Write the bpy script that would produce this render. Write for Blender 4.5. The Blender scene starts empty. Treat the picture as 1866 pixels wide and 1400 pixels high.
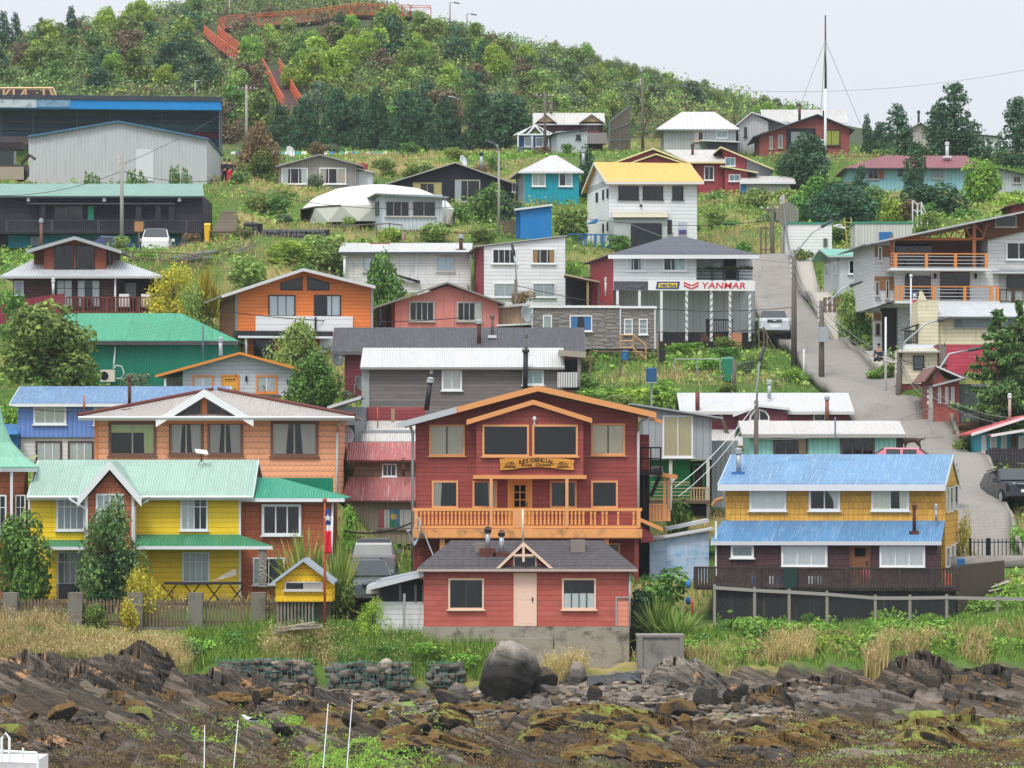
import bpy, math, random
import numpy as np
from mathutils import Vector, Matrix
from mathutils.geometry import tessellate_polygon
SC = bpy.context.scene
COL = SC.collection
F, CX, HY, CZ = 6800.0, 933.0, 860.0, 8.5      # focal length, centre and horizon measured on the photograph; camera height in metres
R = math.radians
rng = np.random.RandomState(7)
random.seed(7)
def P(px, py, Y):
 return Vector(((px-CX)/F*Y, Y, CZ-(py-HY)/F*Y))
# ---------------------------------------------------------------- mesh builder
class MB:
 def __init__(s): s.v=[]; s.f=[]; s.mi=[]; s.m=0
 def add(s, vs, fs):
  b=len(s.v); s.v.extend([tuple(v) for v in vs])
  for f in fs: s.f.append([b+i for i in f]); s.mi.append(s.m)
  return s
 def box(s, x0,y0,z0,x1,y1,z1):
  x0,x1=min(x0,x1),max(x0,x1); y0,y1=min(y0,y1),max(y0,y1); z0,z1=min(z0,z1),max(z0,z1)
  return s.add([(x0,y0,z0),(x1,y0,z0),(x1,y1,z0),(x0,y1,z0),(x0,y0,z1),(x1,y0,z1),(x1,y1,z1),(x0,y1,z1)],
          [(0,3,2,1),(4,5,6,7),(0,1,5,4),(1,2,6,5),(2,3,7,6),(3,0,4,7)])
 def prism(s, pts, vec):
  pts=[Vector(p) for p in pts]; vec=Vector(vec); n=len(pts)
  nrm=Vector((0,0,0))
  for i in range(n): nrm += (pts[i]).cross(pts[(i+1)%n])
  if nrm.dot(vec)>0: pts=pts[::-1]
  vs=pts+[p+vec for p in pts]
  fs=[]
  if n>4:
   for t in tessellate_polygon([pts]):
    a,b,c=t
    nn=(pts[b]-pts[a]).cross(pts[c]-pts[a])
    if nn.dot(vec)>0: a,c=c,a
    fs.append((a,b,c)); fs.append((n+c,n+b,n+a))
  else:
   fs.append(tuple(range(n))); fs.append(tuple(n+i for i in range(n))[::-1])
  for i in range(n):
   j=(i+1)%n; fs.append((j,i,n+i,n+j))
  return s.add(vs,fs)
 def tube(s, p0,p1,r0,r1=None,n=8,cap=True):
  p0=Vector(p0); p1=Vector(p1); r1=r0 if r1 is None else r1
  d=(p1-p0)
  if d.length<1e-6: return s
  d.normalize(); a=Vector((0,0,1)) if abs(d.z)<.9 else Vector((1,0,0))
  u=d.cross(a).normalized(); w=d.cross(u)
  vs=[]
  for p,r in ((p0,r0),(p1,r1)):
   for i in range(n):
    t=2*math.pi*i/n; vs.append(p+u*(r*math.cos(t))+w*(r*math.sin(t)))
  fs=[(i,(i+1)%n,n+(i+1)%n,n+i) for i in range(n)]
  if cap: fs+= [tuple(range(n))[::-1], tuple(range(n,2*n))]
  return s.add(vs,fs)
 def path(s, pts, r, n=6, r1=None):
  pts=[Vector(p) for p in pts]; m=len(pts); rings=[]
  for i,p in enumerate(pts):
   d=(pts[min(i+1,m-1)]-pts[max(i-1,0)]).normalized()
   a=Vector((0,0,1)) if abs(d.z)<.95 else Vector((1,0,0))
   u=d.cross(a).normalized(); w=d.cross(u)
   rr=r if r1 is None else r+(r1-r)*i/(m-1)
   rings.append([p+u*(rr*math.cos(2*math.pi*k/n))+w*(rr*math.sin(2*math.pi*k/n)) for k in range(n)])
  vs=[v for q in rings for v in q]; fs=[]
  for i in range(m-1):
   for k in range(n):
    fs.append((i*n+k,i*n+(k+1)%n,(i+1)*n+(k+1)%n,(i+1)*n+k))
  fs.append(tuple(range(n))[::-1]); fs.append(tuple((m-1)*n+k for k in range(n)))
  return s.add(vs,fs)
 def lathe(s, prof, n=12, c=(0,0,0), rot=0):
  vs=[];fs=[]
  for r,z in prof:
   for k in range(n):
    t=2*math.pi*k/n+rot; vs.append((c[0]+r*math.cos(t),c[1]+r*math.sin(t),c[2]+z))
  for i in range(len(prof)-1):
   for k in range(n):
    fs.append((i*n+k,i*n+(k+1)%n,(i+1)*n+(k+1)%n,(i+1)*n+k))
  fs.append(tuple(range(n))[::-1]); fs.append(tuple((len(prof)-1)*n+k for k in range(n)))
  return s.add(vs,fs)
 def ball(s,c,rx,ry=None,rz=None,nu=12,nv=8):
  ry=rx if ry is None else ry; rz=rx if rz is None else rz
  vs=[];fs=[]
  for j in range(nv+1):
   a=math.pi*j/nv
   for i in range(nu):
    b=2*math.pi*i/nu
    vs.append((c[0]+rx*math.sin(a)*math.cos(b),c[1]+ry*math.sin(a)*math.sin(b),c[2]-rz*math.cos(a)))
  for j in range(nv):
   for i in range(nu):
    fs.append((j*nu+i,j*nu+(i+1)%nu,(j+1)*nu+(i+1)%nu,(j+1)*nu+i))
  return s.add(vs,fs)
 def build(s, name, mats, parent=None, smooth=False, loc=None):
  me=bpy.data.meshes.new(name); me.from_pydata(s.v,[],s.f)
  if not isinstance(mats,(list,tuple)): mats=[mats]
  for m in mats: me.materials.append(m)
  if len(mats)>1: me.polygons.foreach_set('material_index', s.mi)
  if smooth: me.polygons.foreach_set('use_smooth',[True]*len(me.polygons))
  me.update()
  o=bpy.data.objects.new(name,me); COL.objects.link(o)
  if parent: o.parent=parent
  if loc is not None: o.location=loc
  return o
def np_mesh(name, v, f, mats=None, smooth=False, parent=None):
 """v (n,3), f (m,k) numpy arrays -> object"""
 me=bpy.data.meshes.new(name); v=np.asarray(v,dtype=np.float32); f=np.asarray(f,dtype=np.int32)
 k=f.shape[1]
 me.vertices.add(len(v)); me.vertices.foreach_set('co', v.ravel())
 me.loops.add(f.size); me.loops.foreach_set('vertex_index', f.ravel())
 me.polygons.add(len(f)); me.polygons.foreach_set('loop_start', np.arange(0,f.size,k,dtype=np.int32))
 me.polygons.foreach_set('loop_total', np.full(len(f),k,dtype=np.int32))
 if smooth: me.polygons.foreach_set('use_smooth', np.ones(len(f),dtype=bool))
 me.update(calc_edges=True)
 for m in (mats or []): me.materials.append(m)
 o=bpy.data.objects.new(name,me); COL.objects.link(o)
 if parent: o.parent=parent
 return o
def tag(o,label=None,cat=None,group=None,kind=None):
 if label: o['label']=label
 if cat: o['category']=cat
 if group: o['group']=group
 if kind: o['kind']=kind
 return o
def empty(name,loc=(0,0,0),rz=0):
 o=bpy.data.objects.new(name,None); COL.objects.link(o); o.location=loc; o.rotation_euler=(0,0,rz); o.empty_display_size=.2
 return o
def copy_tree(o,parent=None):
 c=o.copy(); COL.objects.link(c)
 c.parent=parent
 for ch in list(o.children): copy_tree(ch,c)
 return c
# ---------------------------------------------------------------- materials
def C(h,k=1.0):
 h=h.lstrip('#'); out=[]
 for i in (0,2,4):
  c=int(h[i:i+2],16)/255; out.append(min(.9,(c/12.92 if c<=.04045 else ((c+.055)/1.055)**2.4)*k))
 return (*out,1)
MATS={}
class NT:
 def __init__(s,name):
  s.mat=bpy.data.materials.new(name); s.mat.use_nodes=True; s.t=s.mat.node_tree; s.t.nodes.clear()
  s.out=s.n('ShaderNodeOutputMaterial'); s.b=s.n('ShaderNodeBsdfPrincipled')
  s.t.links.new(s.b.outputs[0],s.out.inputs[0])
 def n(s,ty,**kw):
  n=s.t.nodes.new(ty)
  for k,v in kw.items(): setattr(n,k,v)
  return n
 def put(s,sock,v):
  if hasattr(v,'is_linked') or isinstance(v,bpy.types.NodeSocket): s.t.links.new(v,sock)
  else: sock.default_value=v
 def m(s,op,a,b=0.0,c=None):
  n=s.n('ShaderNodeMath',operation=op); s.put(n.inputs[0],a); s.put(n.inputs[1],b)
  if c is not None: s.put(n.inputs[2],c)
  return n.outputs[0]
 def mix(s,fac,a,b,bt='MIX'):
  n=s.n('ShaderNodeMix',data_type='RGBA',blend_type=bt); s.put(n.inputs[0],fac); s.put(n.inputs[6],a); s.put(n.inputs[7],b)
  return n.outputs[2]
 def noise(s,vec,scale,detail=3,rough=.55):
  n=s.n('ShaderNodeTexNoise'); s.put(n.inputs['Vector'],vec); n.inputs['Scale'].default_value=scale
  n.inputs['Detail'].default_value=detail; n.inputs['Roughness'].default_value=rough; return n.outputs[0]
 def ramp(s,fac,stops):
  n=s.n('ShaderNodeValToRGB'); s.put(n.inputs[0],fac); cr=n.color_ramp
  while len(cr.elements)<len(stops): cr.elements.new(.5)
  for e,(p,c) in zip(cr.elements,stops): e.position=p; e.color=c if len(c)==4 else (*c,1)
  return n.outputs[0]
 def comb(s,x,y,z):
  n=s.n('ShaderNodeCombineXYZ'); s.put(n.inputs[0],x); s.put(n.inputs[1],y); s.put(n.inputs[2],z); return n.outputs[0]
 def obj(s):
  tc=s.n('ShaderNodeTexCoord'); sp=s.n('ShaderNodeSeparateXYZ'); s.t.links.new(tc.outputs['Object'],sp.inputs[0])
  return tc,tc.outputs['Object'],sp.outputs[0],sp.outputs[1],sp.outputs[2]
 def bump(s,h,dist,strength=1.0):
  n=s.n('ShaderNodeBump'); n.inputs['Strength'].default_value=strength; n.inputs['Distance'].default_value=dist
  s.put(n.inputs['Height'],h); s.t.links.new(n.outputs[0],s.b.inputs['Normal']); return n
 def fin(s,col,rough=.6,spec=.3,metal=0.0):
  s.put(s.b.inputs['Base Color'],col); s.put(s.b.inputs['Roughness'],rough)
  s.b.inputs['Specular IOR Level'].default_value=spec; s.b.inputs['Metallic'].default_value=metal
  return s.mat
def cached(fn):
 def g(*a,**k):
  key=(fn.__name__,a,tuple(sorted(k.items())))
  if key not in MATS: MATS[key]=fn(*a,**k)
  return MATS[key]
 return g
def ink(k,f):
 return (k[0]*f,k[1]*f,k[2]*f,1)
def weather(t,vec,x,z,col,amt,dirt='6A6258'):
 """patchy fading, streaks running down and specks of grime"""
 big=t.noise(vec,.8,4); st=t.noise(t.comb(t.m('MULTIPLY',x,6.0),0.0,t.m('MULTIPLY',z,.55)),1.0,4,.6)
 fine=t.noise(vec,14,3)
 f=t.m('MULTIPLY',t.m('ADD',t.m('MULTIPLY',big,.8),t.m('MULTIPLY',fine,.4)),1.0)
 c=t.mix(t.m('MULTIPLY',f,amt*.75),col,ink(col,.62) if isinstance(col,tuple) else C(dirt))
 s=t.m('MULTIPLY',t.m('SMOOTHSTEP' if False else 'MAXIMUM',t.m('MULTIPLY',t.m('SUBTRACT',st,.54),4.0),0.0),amt*.8)
 n=t.n('ShaderNodeClamp'); t.put(n.inputs[0],s)
 return t.mix(n.outputs[0],c,C(dirt))
@cached
def clap(h,pitch=.16,amt=.35,rough=.55,dirt='6A6258',gap=.75):
 """horizontal lap siding"""
 amt*=1.4; t=NT('siding_'+h); tc,v,x,y,z=t.obj(); a=t.m('ADD',x,y)
 fr=t.m('FRACT',t.m('DIVIDE',t.m('ADD',z,100.0),pitch))
 hgt=t.m('SUBTRACT',1.0,fr)
 board=t.n('ShaderNodeTexWhiteNoise',noise_dimensions='2D')
 t.put(board.inputs['Vector'],t.comb(t.m('FLOOR',t.m('DIVIDE',t.m('ADD',z,100.0),pitch)),t.m('FLOOR',t.m('DIVIDE',t.m('ADD',a,t.m('MULTIPLY',t.m('FLOOR',t.m('DIVIDE',z,pitch)),1.37)),3.2)),0.0))
 col=C(h); c=t.mix(t.m('MULTIPLY',board.outputs[0],amt*.55),col,ink(col,.72))
 big=t.noise(v,.9,4); st=t.noise(t.comb(t.m('MULTIPLY',a,7.0),0.0,t.m('MULTIPLY',z,.6)),1.0,4,.6)
 c=t.mix(t.m('MULTIPLY',big,amt*.6),c,ink(col,.62))
 fd=t.n('ShaderNodeClamp'); t.put(fd.inputs[0],t.m('MULTIPLY',t.m('SUBTRACT',t.noise(t.comb(t.m('MULTIPLY',a,.8),t.m('FLOOR',t.m('DIVIDE',t.m('ADD',z,100.0),pitch)),t.m('MULTIPLY',z,.5)),.9,5,.7),.48),3.2)); c=t.mix(t.m('MULTIPLY',fd.outputs[0],min(.5,amt)),c,(min(.85,col[0]*1.1+.09),min(.85,col[1]*1.1+.085),min(.85,col[2]*1.1+.08),1))
 cl=t.n('ShaderNodeClamp'); t.put(cl.inputs[0],t.m('MULTIPLY',t.m('SUBTRACT',st,.56),4.5*amt))
 c=t.mix(cl.outputs[0],c,C(dirt))
 gapm=t.m('LESS_THAN',fr,.022/pitch*.55)
 c=t.mix(t.m('MULTIPLY',gapm,gap),c,ink(col,.25))
 t.bump(t.m('ADD',hgt,t.m('MULTIPLY',t.noise(v,20,2),.15)),.018,.9)
 return t.fin(c,rough,.3)
@cached
def vert(h,pitch=.2,amt=.35,corr=False,rough=.55,dirt='6A6258',dist=.02,gap=.6):
 """vertical boards, or corrugated sheet when corr"""
 amt*=1.35; t=NT('boards_'+h); tc,v,x,y,z=t.obj(); a=t.m('ADD',x,y); col=C(h)
 q=t.m('DIVIDE',t.m('ADD',a,200.0),pitch); fr=t.m('FRACT',q)
 c=weather(t,v,a,z,col,amt,dirt)
 if corr:
  hgt=t.m('MULTIPLY_ADD',t.m('SINE',t.m('MULTIPLY',q,6.28318)),.5,.5)
  sheet=t.n('ShaderNodeTexWhiteNoise',noise_dimensions='1D'); t.put(sheet.inputs['W'],t.m('FLOOR',t.m('DIVIDE',q,6.0)))
  c=t.mix(t.m('MULTIPLY',sheet.outputs[0],amt*.45),c,ink(col,.78))
 else:
  e=t.m('ABSOLUTE',t.m('SUBTRACT',fr,.5)); hgt=t.m('LESS_THAN',e,.5-.012/pitch)
  wn=t.n('ShaderNodeTexWhiteNoise',noise_dimensions='1D'); t.put(wn.inputs['W'],t.m('FLOOR',q))
  c=t.mix(t.m('MULTIPLY',wn.outputs[0],amt*.6),c,ink(col,.7))
  c=t.mix(t.m('MULTIPLY',t.m('GREATER_THAN',e,.5-.012/pitch),gap),c,ink(col,.3))
 t.bump(hgt,dist,.9)
 return t.fin(c,rough,.3)
@cached
def shing(h,w=.16,hh=.2,amt=.5,scal=False,dirt='5A4A40',rough=.65):
 """wooden wall shingles, square or with rounded butts"""
 amt*=1.25; t=NT('shingles_'+h); tc,v,x,y,z=t.obj(); a=t.m('ADD',x,y); col=C(h)
 row=t.m('DIVIDE',t.m('ADD',z,100.0),hh); ri=t.m('FLOOR',row); fz=t.m('FRACT',row)
 wob=t.n('ShaderNodeTexWhiteNoise',noise_dimensions='1D'); t.put(wob.inputs['W'],ri)
 off=t.m('MULTIPLY',t.m('FRACT',t.m('MULTIPLY',ri,.5)),1.0)
 if not scal: off=t.m('ADD',off,t.m('MULTIPLY',wob.outputs[0],.6))
 q=t.m('ADD',t.m('DIVIDE',t.m('ADD',a,200.0),w),off)
 qi=t.m('FLOOR',q); fx=t.m('SUBTRACT',t.m('FRACT',q),.5)
 rnd=t.n('ShaderNodeTexWhiteNoise',noise_dimensions='2D'); t.put(rnd.inputs['Vector'],t.comb(qi,ri,0.0))
 if scal:
  arc=t.m('SUBTRACT',.5,t.m('SQRT',t.m('MAXIMUM',t.m('SUBTRACT',.25,t.m('MULTIPLY',fx,fx)),0.0)))
  low=t.m('MULTIPLY',arc,w/hh)
  edge=t.m('ABSOLUTE',t.m('SUBTRACT',fz,low)); line=t.m('LESS_THAN',edge,.09)
  hgt=t.m('MULTIPLY',t.m('GREATER_THAN',fz,low),t.m('SUBTRACT',1.2,t.m('MULTIPLY',fz,.9)))
 else:
  jx=t.m('GREATER_THAN',t.m('ABSOLUTE',fx),.5-.008/w)
  jit=t.m('MULTIPLY',t.m('SUBTRACT',rnd.outputs[0],.3),.09)
  line=t.m('MAXIMUM',jx,t.m('LESS_THAN',t.m('SUBTRACT',fz,jit),.07))
  hgt=t.m('MULTIPLY',t.m('SUBTRACT',1.0,jx),t.m('SUBTRACT',1.0,t.m('MULTIPLY',t.m('FRACT',t.m('ADD',1.0,t.m('SUBTRACT',fz,jit))),.9)))
 c=t.mix(t.m('MULTIPLY',rnd.outputs[0],amt*.6),col,ink(col,.66))
 c=t.mix(t.m('MULTIPLY',t.noise(v,1.0,4),amt*.5),c,C(dirt))
 c=t.mix(t.m('MULTIPLY',line,.72),c,ink(col,.3))
 t.bump(hgt,.02,.9)
 return t.fin(c,rough,.25)
@cached
def rmet(h,pitch=.1,amt=.45,streak='7A6A5C',rough=.5,sheet=.86,flat=False,dist=.03,spec=.35):
 """corrugated sheet roofing: ribs run down the slope whichever way it faces"""
 t=NT('roofing_'+h); tc,v,x,y,z=t.obj(); col=C(h)
 sp=t.n('ShaderNodeSeparateXYZ'); t.t.links.new(tc.outputs['Normal'],sp.inputs[0])
 g=t.m('GREATER_THAN',t.m('ABSOLUTE',sp.outputs[0]),t.m('ABSOLUTE',sp.outputs[1]))
 a=t.m('ADD',t.m('MULTIPLY',g,y),t.m('MULTIPLY',t.m('SUBTRACT',1.0,g),x))
 d=t.m('ADD',t.m('MULTIPLY',g,x),t.m('MULTIPLY',t.m('SUBTRACT',1.0,g),y))
 q=t.m('DIVIDE',t.m('ADD',a,200.0),pitch)
 hgt=t.m('MULTIPLY_ADD',t.m('SINE',t.m('MULTIPLY',q,6.28318)),.5,.5)
 if flat: hgt=t.m('GREATER_THAN',t.m('FRACT',q),.9)
 si=t.m('FLOOR',t.m('DIVIDE',t.m('ADD',a,200.0),sheet)); di=t.m('FLOOR',t.m('DIVIDE',t.m('ADD',d,t.m('MULTIPLY',si,.0)),2.4))
 wn=t.n('ShaderNodeTexWhiteNoise',noise_dimensions='2D'); t.put(wn.inputs['Vector'],t.comb(si,di,0.0))
 c=t.mix(t.m('MULTIPLY',wn.outputs[0],min(1,amt*.9)),col,ink(col,.7))
 st=t.noise(t.comb(t.m('MULTIPLY',a,9.0),t.m('MULTIPLY',d,.7),t.m('MULTIPLY',z,.7)),1.0,5,.65)
 cl=t.n('ShaderNodeClamp'); t.put(cl.inputs[0],t.m('MULTIPLY',t.m('SUBTRACT',st,.52),5.0*amt))
 c=t.mix(cl.outputs[0],c,C(streak))
 c=t.mix(t.m('MULTIPLY',t.noise(v,.7,4),amt*.6),c,ink(col,.7))
 if not flat:
  ru=t.n('ShaderNodeClamp'); t.put(ru.inputs[0],t.m('MULTIPLY',t.m('SUBTRACT',t.noise(t.comb(t.m('MULTIPLY',a,4.0),t.m('MULTIPLY',d,.9),t.m('MULTIPLY',z,.9)),1.1,6,.75),.6),7.0)); c=t.mix(t.m('MULTIPLY',ru.outputs[0],min(.7,amt*1.1)),c,C('7E5C48'))
 pt=t.n('ShaderNodeClamp'); t.put(pt.inputs[0],t.m('MULTIPLY',t.m('SUBTRACT',t.noise(v,2.3,6,.72),.54),6.0)); c=t.mix(t.m('MULTIPLY',pt.outputs[0],min(.6,amt)),c,(min(.85,col[0]*1.05+.1),min(.85,col[1]*1.05+.1),min(.85,col[2]*1.05+.1),1))
 c=t.mix(t.m('MULTIPLY',t.m('LESS_THAN',hgt,.22),.0 if flat else .3),c,ink(col,.35))  # darker colour in the grooves deepens the shading between ribs
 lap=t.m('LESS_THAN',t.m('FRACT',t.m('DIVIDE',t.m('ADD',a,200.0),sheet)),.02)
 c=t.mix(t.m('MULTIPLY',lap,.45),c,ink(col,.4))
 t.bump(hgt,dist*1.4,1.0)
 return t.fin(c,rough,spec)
@cached
def rtile(h,w=.3,hh=.34,amt=.5,dirt='7A7468',rough=.7):
 """pressed or clay-look roof tiles with wavy courses"""
 t=NT('tiles_'+h); tc,v,x,y,z=t.obj(); col=C(h)
 sp=t.n('ShaderNodeSeparateXYZ'); t.t.links.new(tc.outputs['Normal'],sp.inputs[0])
 g=t.m('GREATER_THAN',t.m('ABSOLUTE',sp.outputs[0]),t.m('ABSOLUTE',sp.outputs[1]))
 a=t.m('ADD',t.m('MULTIPLY',g,y),t.m('MULTIPLY',t.m('SUBTRACT',1.0,g),x))
 d=t.m('ADD',t.m('MULTIPLY',g,x),t.m('MULTIPLY',t.m('SUBTRACT',1.0,g),y))
 q=t.m('DIVIDE',t.m('ADD',a,200.0),w); wave=t.m('MULTIPLY_ADD',t.m('SINE',t.m('MULTIPLY',q,6.28318)),.5,.5)
 row=t.m('ADD',t.m('DIVIDE',t.m('ADD',t.m('ABSOLUTE',d),t.m('MULTIPLY',wave,-.05)),hh),50.0)
 fr=t.m('FRACT',row)
 sgn=t.m('SUBTRACT',1.0,fr)
 rnd=t.n('ShaderNodeTexWhiteNoise',noise_dimensions='2D'); t.put(rnd.inputs['Vector'],t.comb(t.m('FLOOR',q),t.m('FLOOR',row),0.0))
 c=t.mix(t.m('MULTIPLY',rnd.outputs[0],amt*.6),col,ink(col,.6))
 cl=t.n('ShaderNodeClamp'); t.put(cl.inputs[0],t.m('MULTIPLY',t.m('SUBTRACT',t.noise(v,5,5,.65),.55),6*amt))
 c=t.mix(cl.outputs[0],c,C(dirt))
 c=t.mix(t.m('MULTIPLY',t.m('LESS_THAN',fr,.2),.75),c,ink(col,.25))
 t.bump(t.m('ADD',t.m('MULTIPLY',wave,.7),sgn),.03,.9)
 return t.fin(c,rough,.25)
@cached
def plain(h,rough=.55,amt=.25,scale=3.0,metal=0.0,spec=.3,dirt=None,bump=0.0):
 t=NT('paint_'+h); tc,v,x,y,z=t.obj(); col=C(h)
 n=t.noise(v,scale,5,.6); c=t.mix(t.m('MULTIPLY',n,amt),col,ink(col,.6))
 if dirt:
  cl=t.n('ShaderNodeClamp'); t.put(cl.inputs[0],t.m('MULTIPLY',t.m('SUBTRACT',t.noise(v,scale*.8,7,.75),.5),6.0))
  c=t.mix(t.m('MULTIPLY',cl.outputs[0],.8),c,C(dirt))
 if bump: t.bump(t.noise(v,scale*6,5,.6),bump,.8)
 return t.fin(c,rough,spec,metal)
@cached
def wood(h,pitch=.14,axis='z',amt=.6,rough=.75,dirt='4C463F'):
 """weathered planks"""
 t=NT('planks_'+h); tc,v,x,y,z=t.obj(); a=t.m('ADD',x,y); col=C(h)
 u,w=(z,a) if axis=='z' else (a,z)
 q=t.m('DIVIDE',t.m('ADD',u,200.0),pitch); fr=t.m('FRACT',q)
 wn=t.n('ShaderNodeTexWhiteNoise',noise_dimensions='2D'); t.put(wn.inputs['Vector'],t.comb(t.m('FLOOR',q),t.m('FLOOR',t.m('DIVIDE',t.m('ADD',w,t.m('MULTIPLY',t.m('FLOOR',q),1.7)),2.9)),0.0))
 c=t.mix(t.m('MULTIPLY',wn.outputs[0],amt),col,ink(col,.5))
 gr=t.noise(t.comb(t.m('MULTIPLY',w,1.2),t.m('MULTIPLY',u,28.0),0.0),1.0,4,.6)
 cl=t.n('ShaderNodeClamp'); t.put(cl.inputs[0],t.m('MULTIPLY',t.m('SUBTRACT',gr,.45),2.6*amt))
 c=t.mix(cl.outputs[0],c,C(dirt))
 ln=t.m('LESS_THAN',fr,.012/pitch)
 c=t.mix(t.m('MULTIPLY',ln,.6),c,ink(col,.2))
 t.bump(t.m('ADD',t.m('SUBTRACT',1.0,t.m('MULTIPLY',fr,.8)),t.m('MULTIPLY',gr,.3)),.015,.8)
 return t.fin(c,rough,.2)
@cached
def stonewall(h,w=.5,hh=.22,amt=.6):
 t=NT('stone_cladding_'+h); tc,v,x,y,z=t.obj(); a=t.m('ADD',x,y); col=C(h)
 warp=t.noise(v,2.0,2); vv=t.comb(t.m('DIVIDE',a,w),t.m('DIVIDE',t.m('ADD',z,t.m('MULTIPLY',warp,.12)),hh),0.0)
 vo=t.n('ShaderNodeTexVoronoi',feature='F1'); t.put(vo.inputs['Vector'],vv); vo.inputs['Scale'].default_value=1.0
 vd=t.n('ShaderNodeTexVoronoi',feature='DISTANCE_TO_EDGE'); t.put(vd.inputs['Vector'],vv); vd.inputs['Scale'].default_value=1.0
 wn=t.n('ShaderNodeTexWhiteNoise',noise_dimensions='3D'); t.put(wn.inputs['Vector'],vo.outputs['Position'])
 c=t.mix(t.m('MULTIPLY',wn.outputs[0],amt),col,ink(col,.55))
 c=t.mix(t.m('MULTIPLY',t.m('LESS_THAN',vd.outputs[0],.05),.55),c,ink(col,.3))
 t.bump(t.m('MINIMUM',vd.outputs[0],.25),.12,.9)
 return t.fin(c,.8,.2)
@cached
def glass(tint='1A2226',refl=1.0):
 t=NT('window_glass_'+tint); t.t.nodes.remove(t.b)
 tr=t.n('ShaderNodeBsdfTransparent'); tr.inputs[0].default_value=(.96,.98,.98,1)
 gl=t.n('ShaderNodeBsdfGlossy'); gl.inputs['Roughness'].default_value=.03; gl.inputs[0].default_value=(1,1,1,1)
 tc=t.n('ShaderNodeTexCoord'); bp=t.n('ShaderNodeBump'); bp.inputs['Distance'].default_value=.004; bp.inputs['Strength'].default_value=.6
 t.t.links.new(t.noise(tc.outputs['Object'],1.6,2),bp.inputs['Height']); t.t.links.new(bp.outputs[0],gl.inputs['Normal'])
 fr=t.n('ShaderNodeFresnel'); fr.inputs[0].default_value=1.5
 mx=t.n('ShaderNodeMixShader'); t.put(mx.inputs[0],t.m('MULTIPLY',fr.outputs[0],refl*.7)); t.t.links.new(tr.outputs[0],mx.inputs[1]); t.t.links.new(gl.outputs[0],mx.inputs[2])
 t.t.links.new(mx.outputs[0],t.out.inputs[0]); return t.mat
@cached
def cloth(h,amt=.25):
 t=NT('curtain_'+h); tc,v,x,y,z=t.obj(); col=C(h,1.3)
 n=t.noise(t.comb(t.m('MULTIPLY',t.m('ADD',x,y),11.0),0.0,t.m('MULTIPLY',z,.4)),1.0,3)
 return t.fin(t.mix(t.m('MULTIPLY',n,amt),col,ink(col,.55)),.9,.1)
WHITE=plain('E4E6E6',.5,.18); DARK=plain('15181C',.6,.3); GALV=plain('A9AFB4',.4,.3,metal=.3); RUST=plain('5A3A30',.75,.6,4.0,dirt='30211D')
BLACK=plain('1B1C1F',.5,.2); CONC=plain('8C877E',.85,.45,1.6,dirt='4C4A46',bump=.01); POLEM=plain('8B8781',.8,.4,2.0,bump=.004); ROOM=plain('08090B',.9,.5,1.1,spec=.1)
GP=[]          # ground control points (x,y,z)
def gp(px,py,Y): GP.append(tuple(P(px,py,Y)))
HOUSES={}
def xyz(plane,a,b,dep):
 """plane ('f',w) facing the sea, ('r',u) facing right, ('l',u) facing left; a along, b up, dep outwards"""
 k,c=plane
 if k=='f': return (a,c-dep,b)
 if k=='r': return (c+dep,a,b)
 return (c-dep,a,b)
def pbox(mb,plane,a0,b0,a1,b1,d0,d1):
 p=xyz(plane,a0,b0,d0); q=xyz(plane,a1,b1,d1)
 mb.box(*p,*q)
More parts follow.
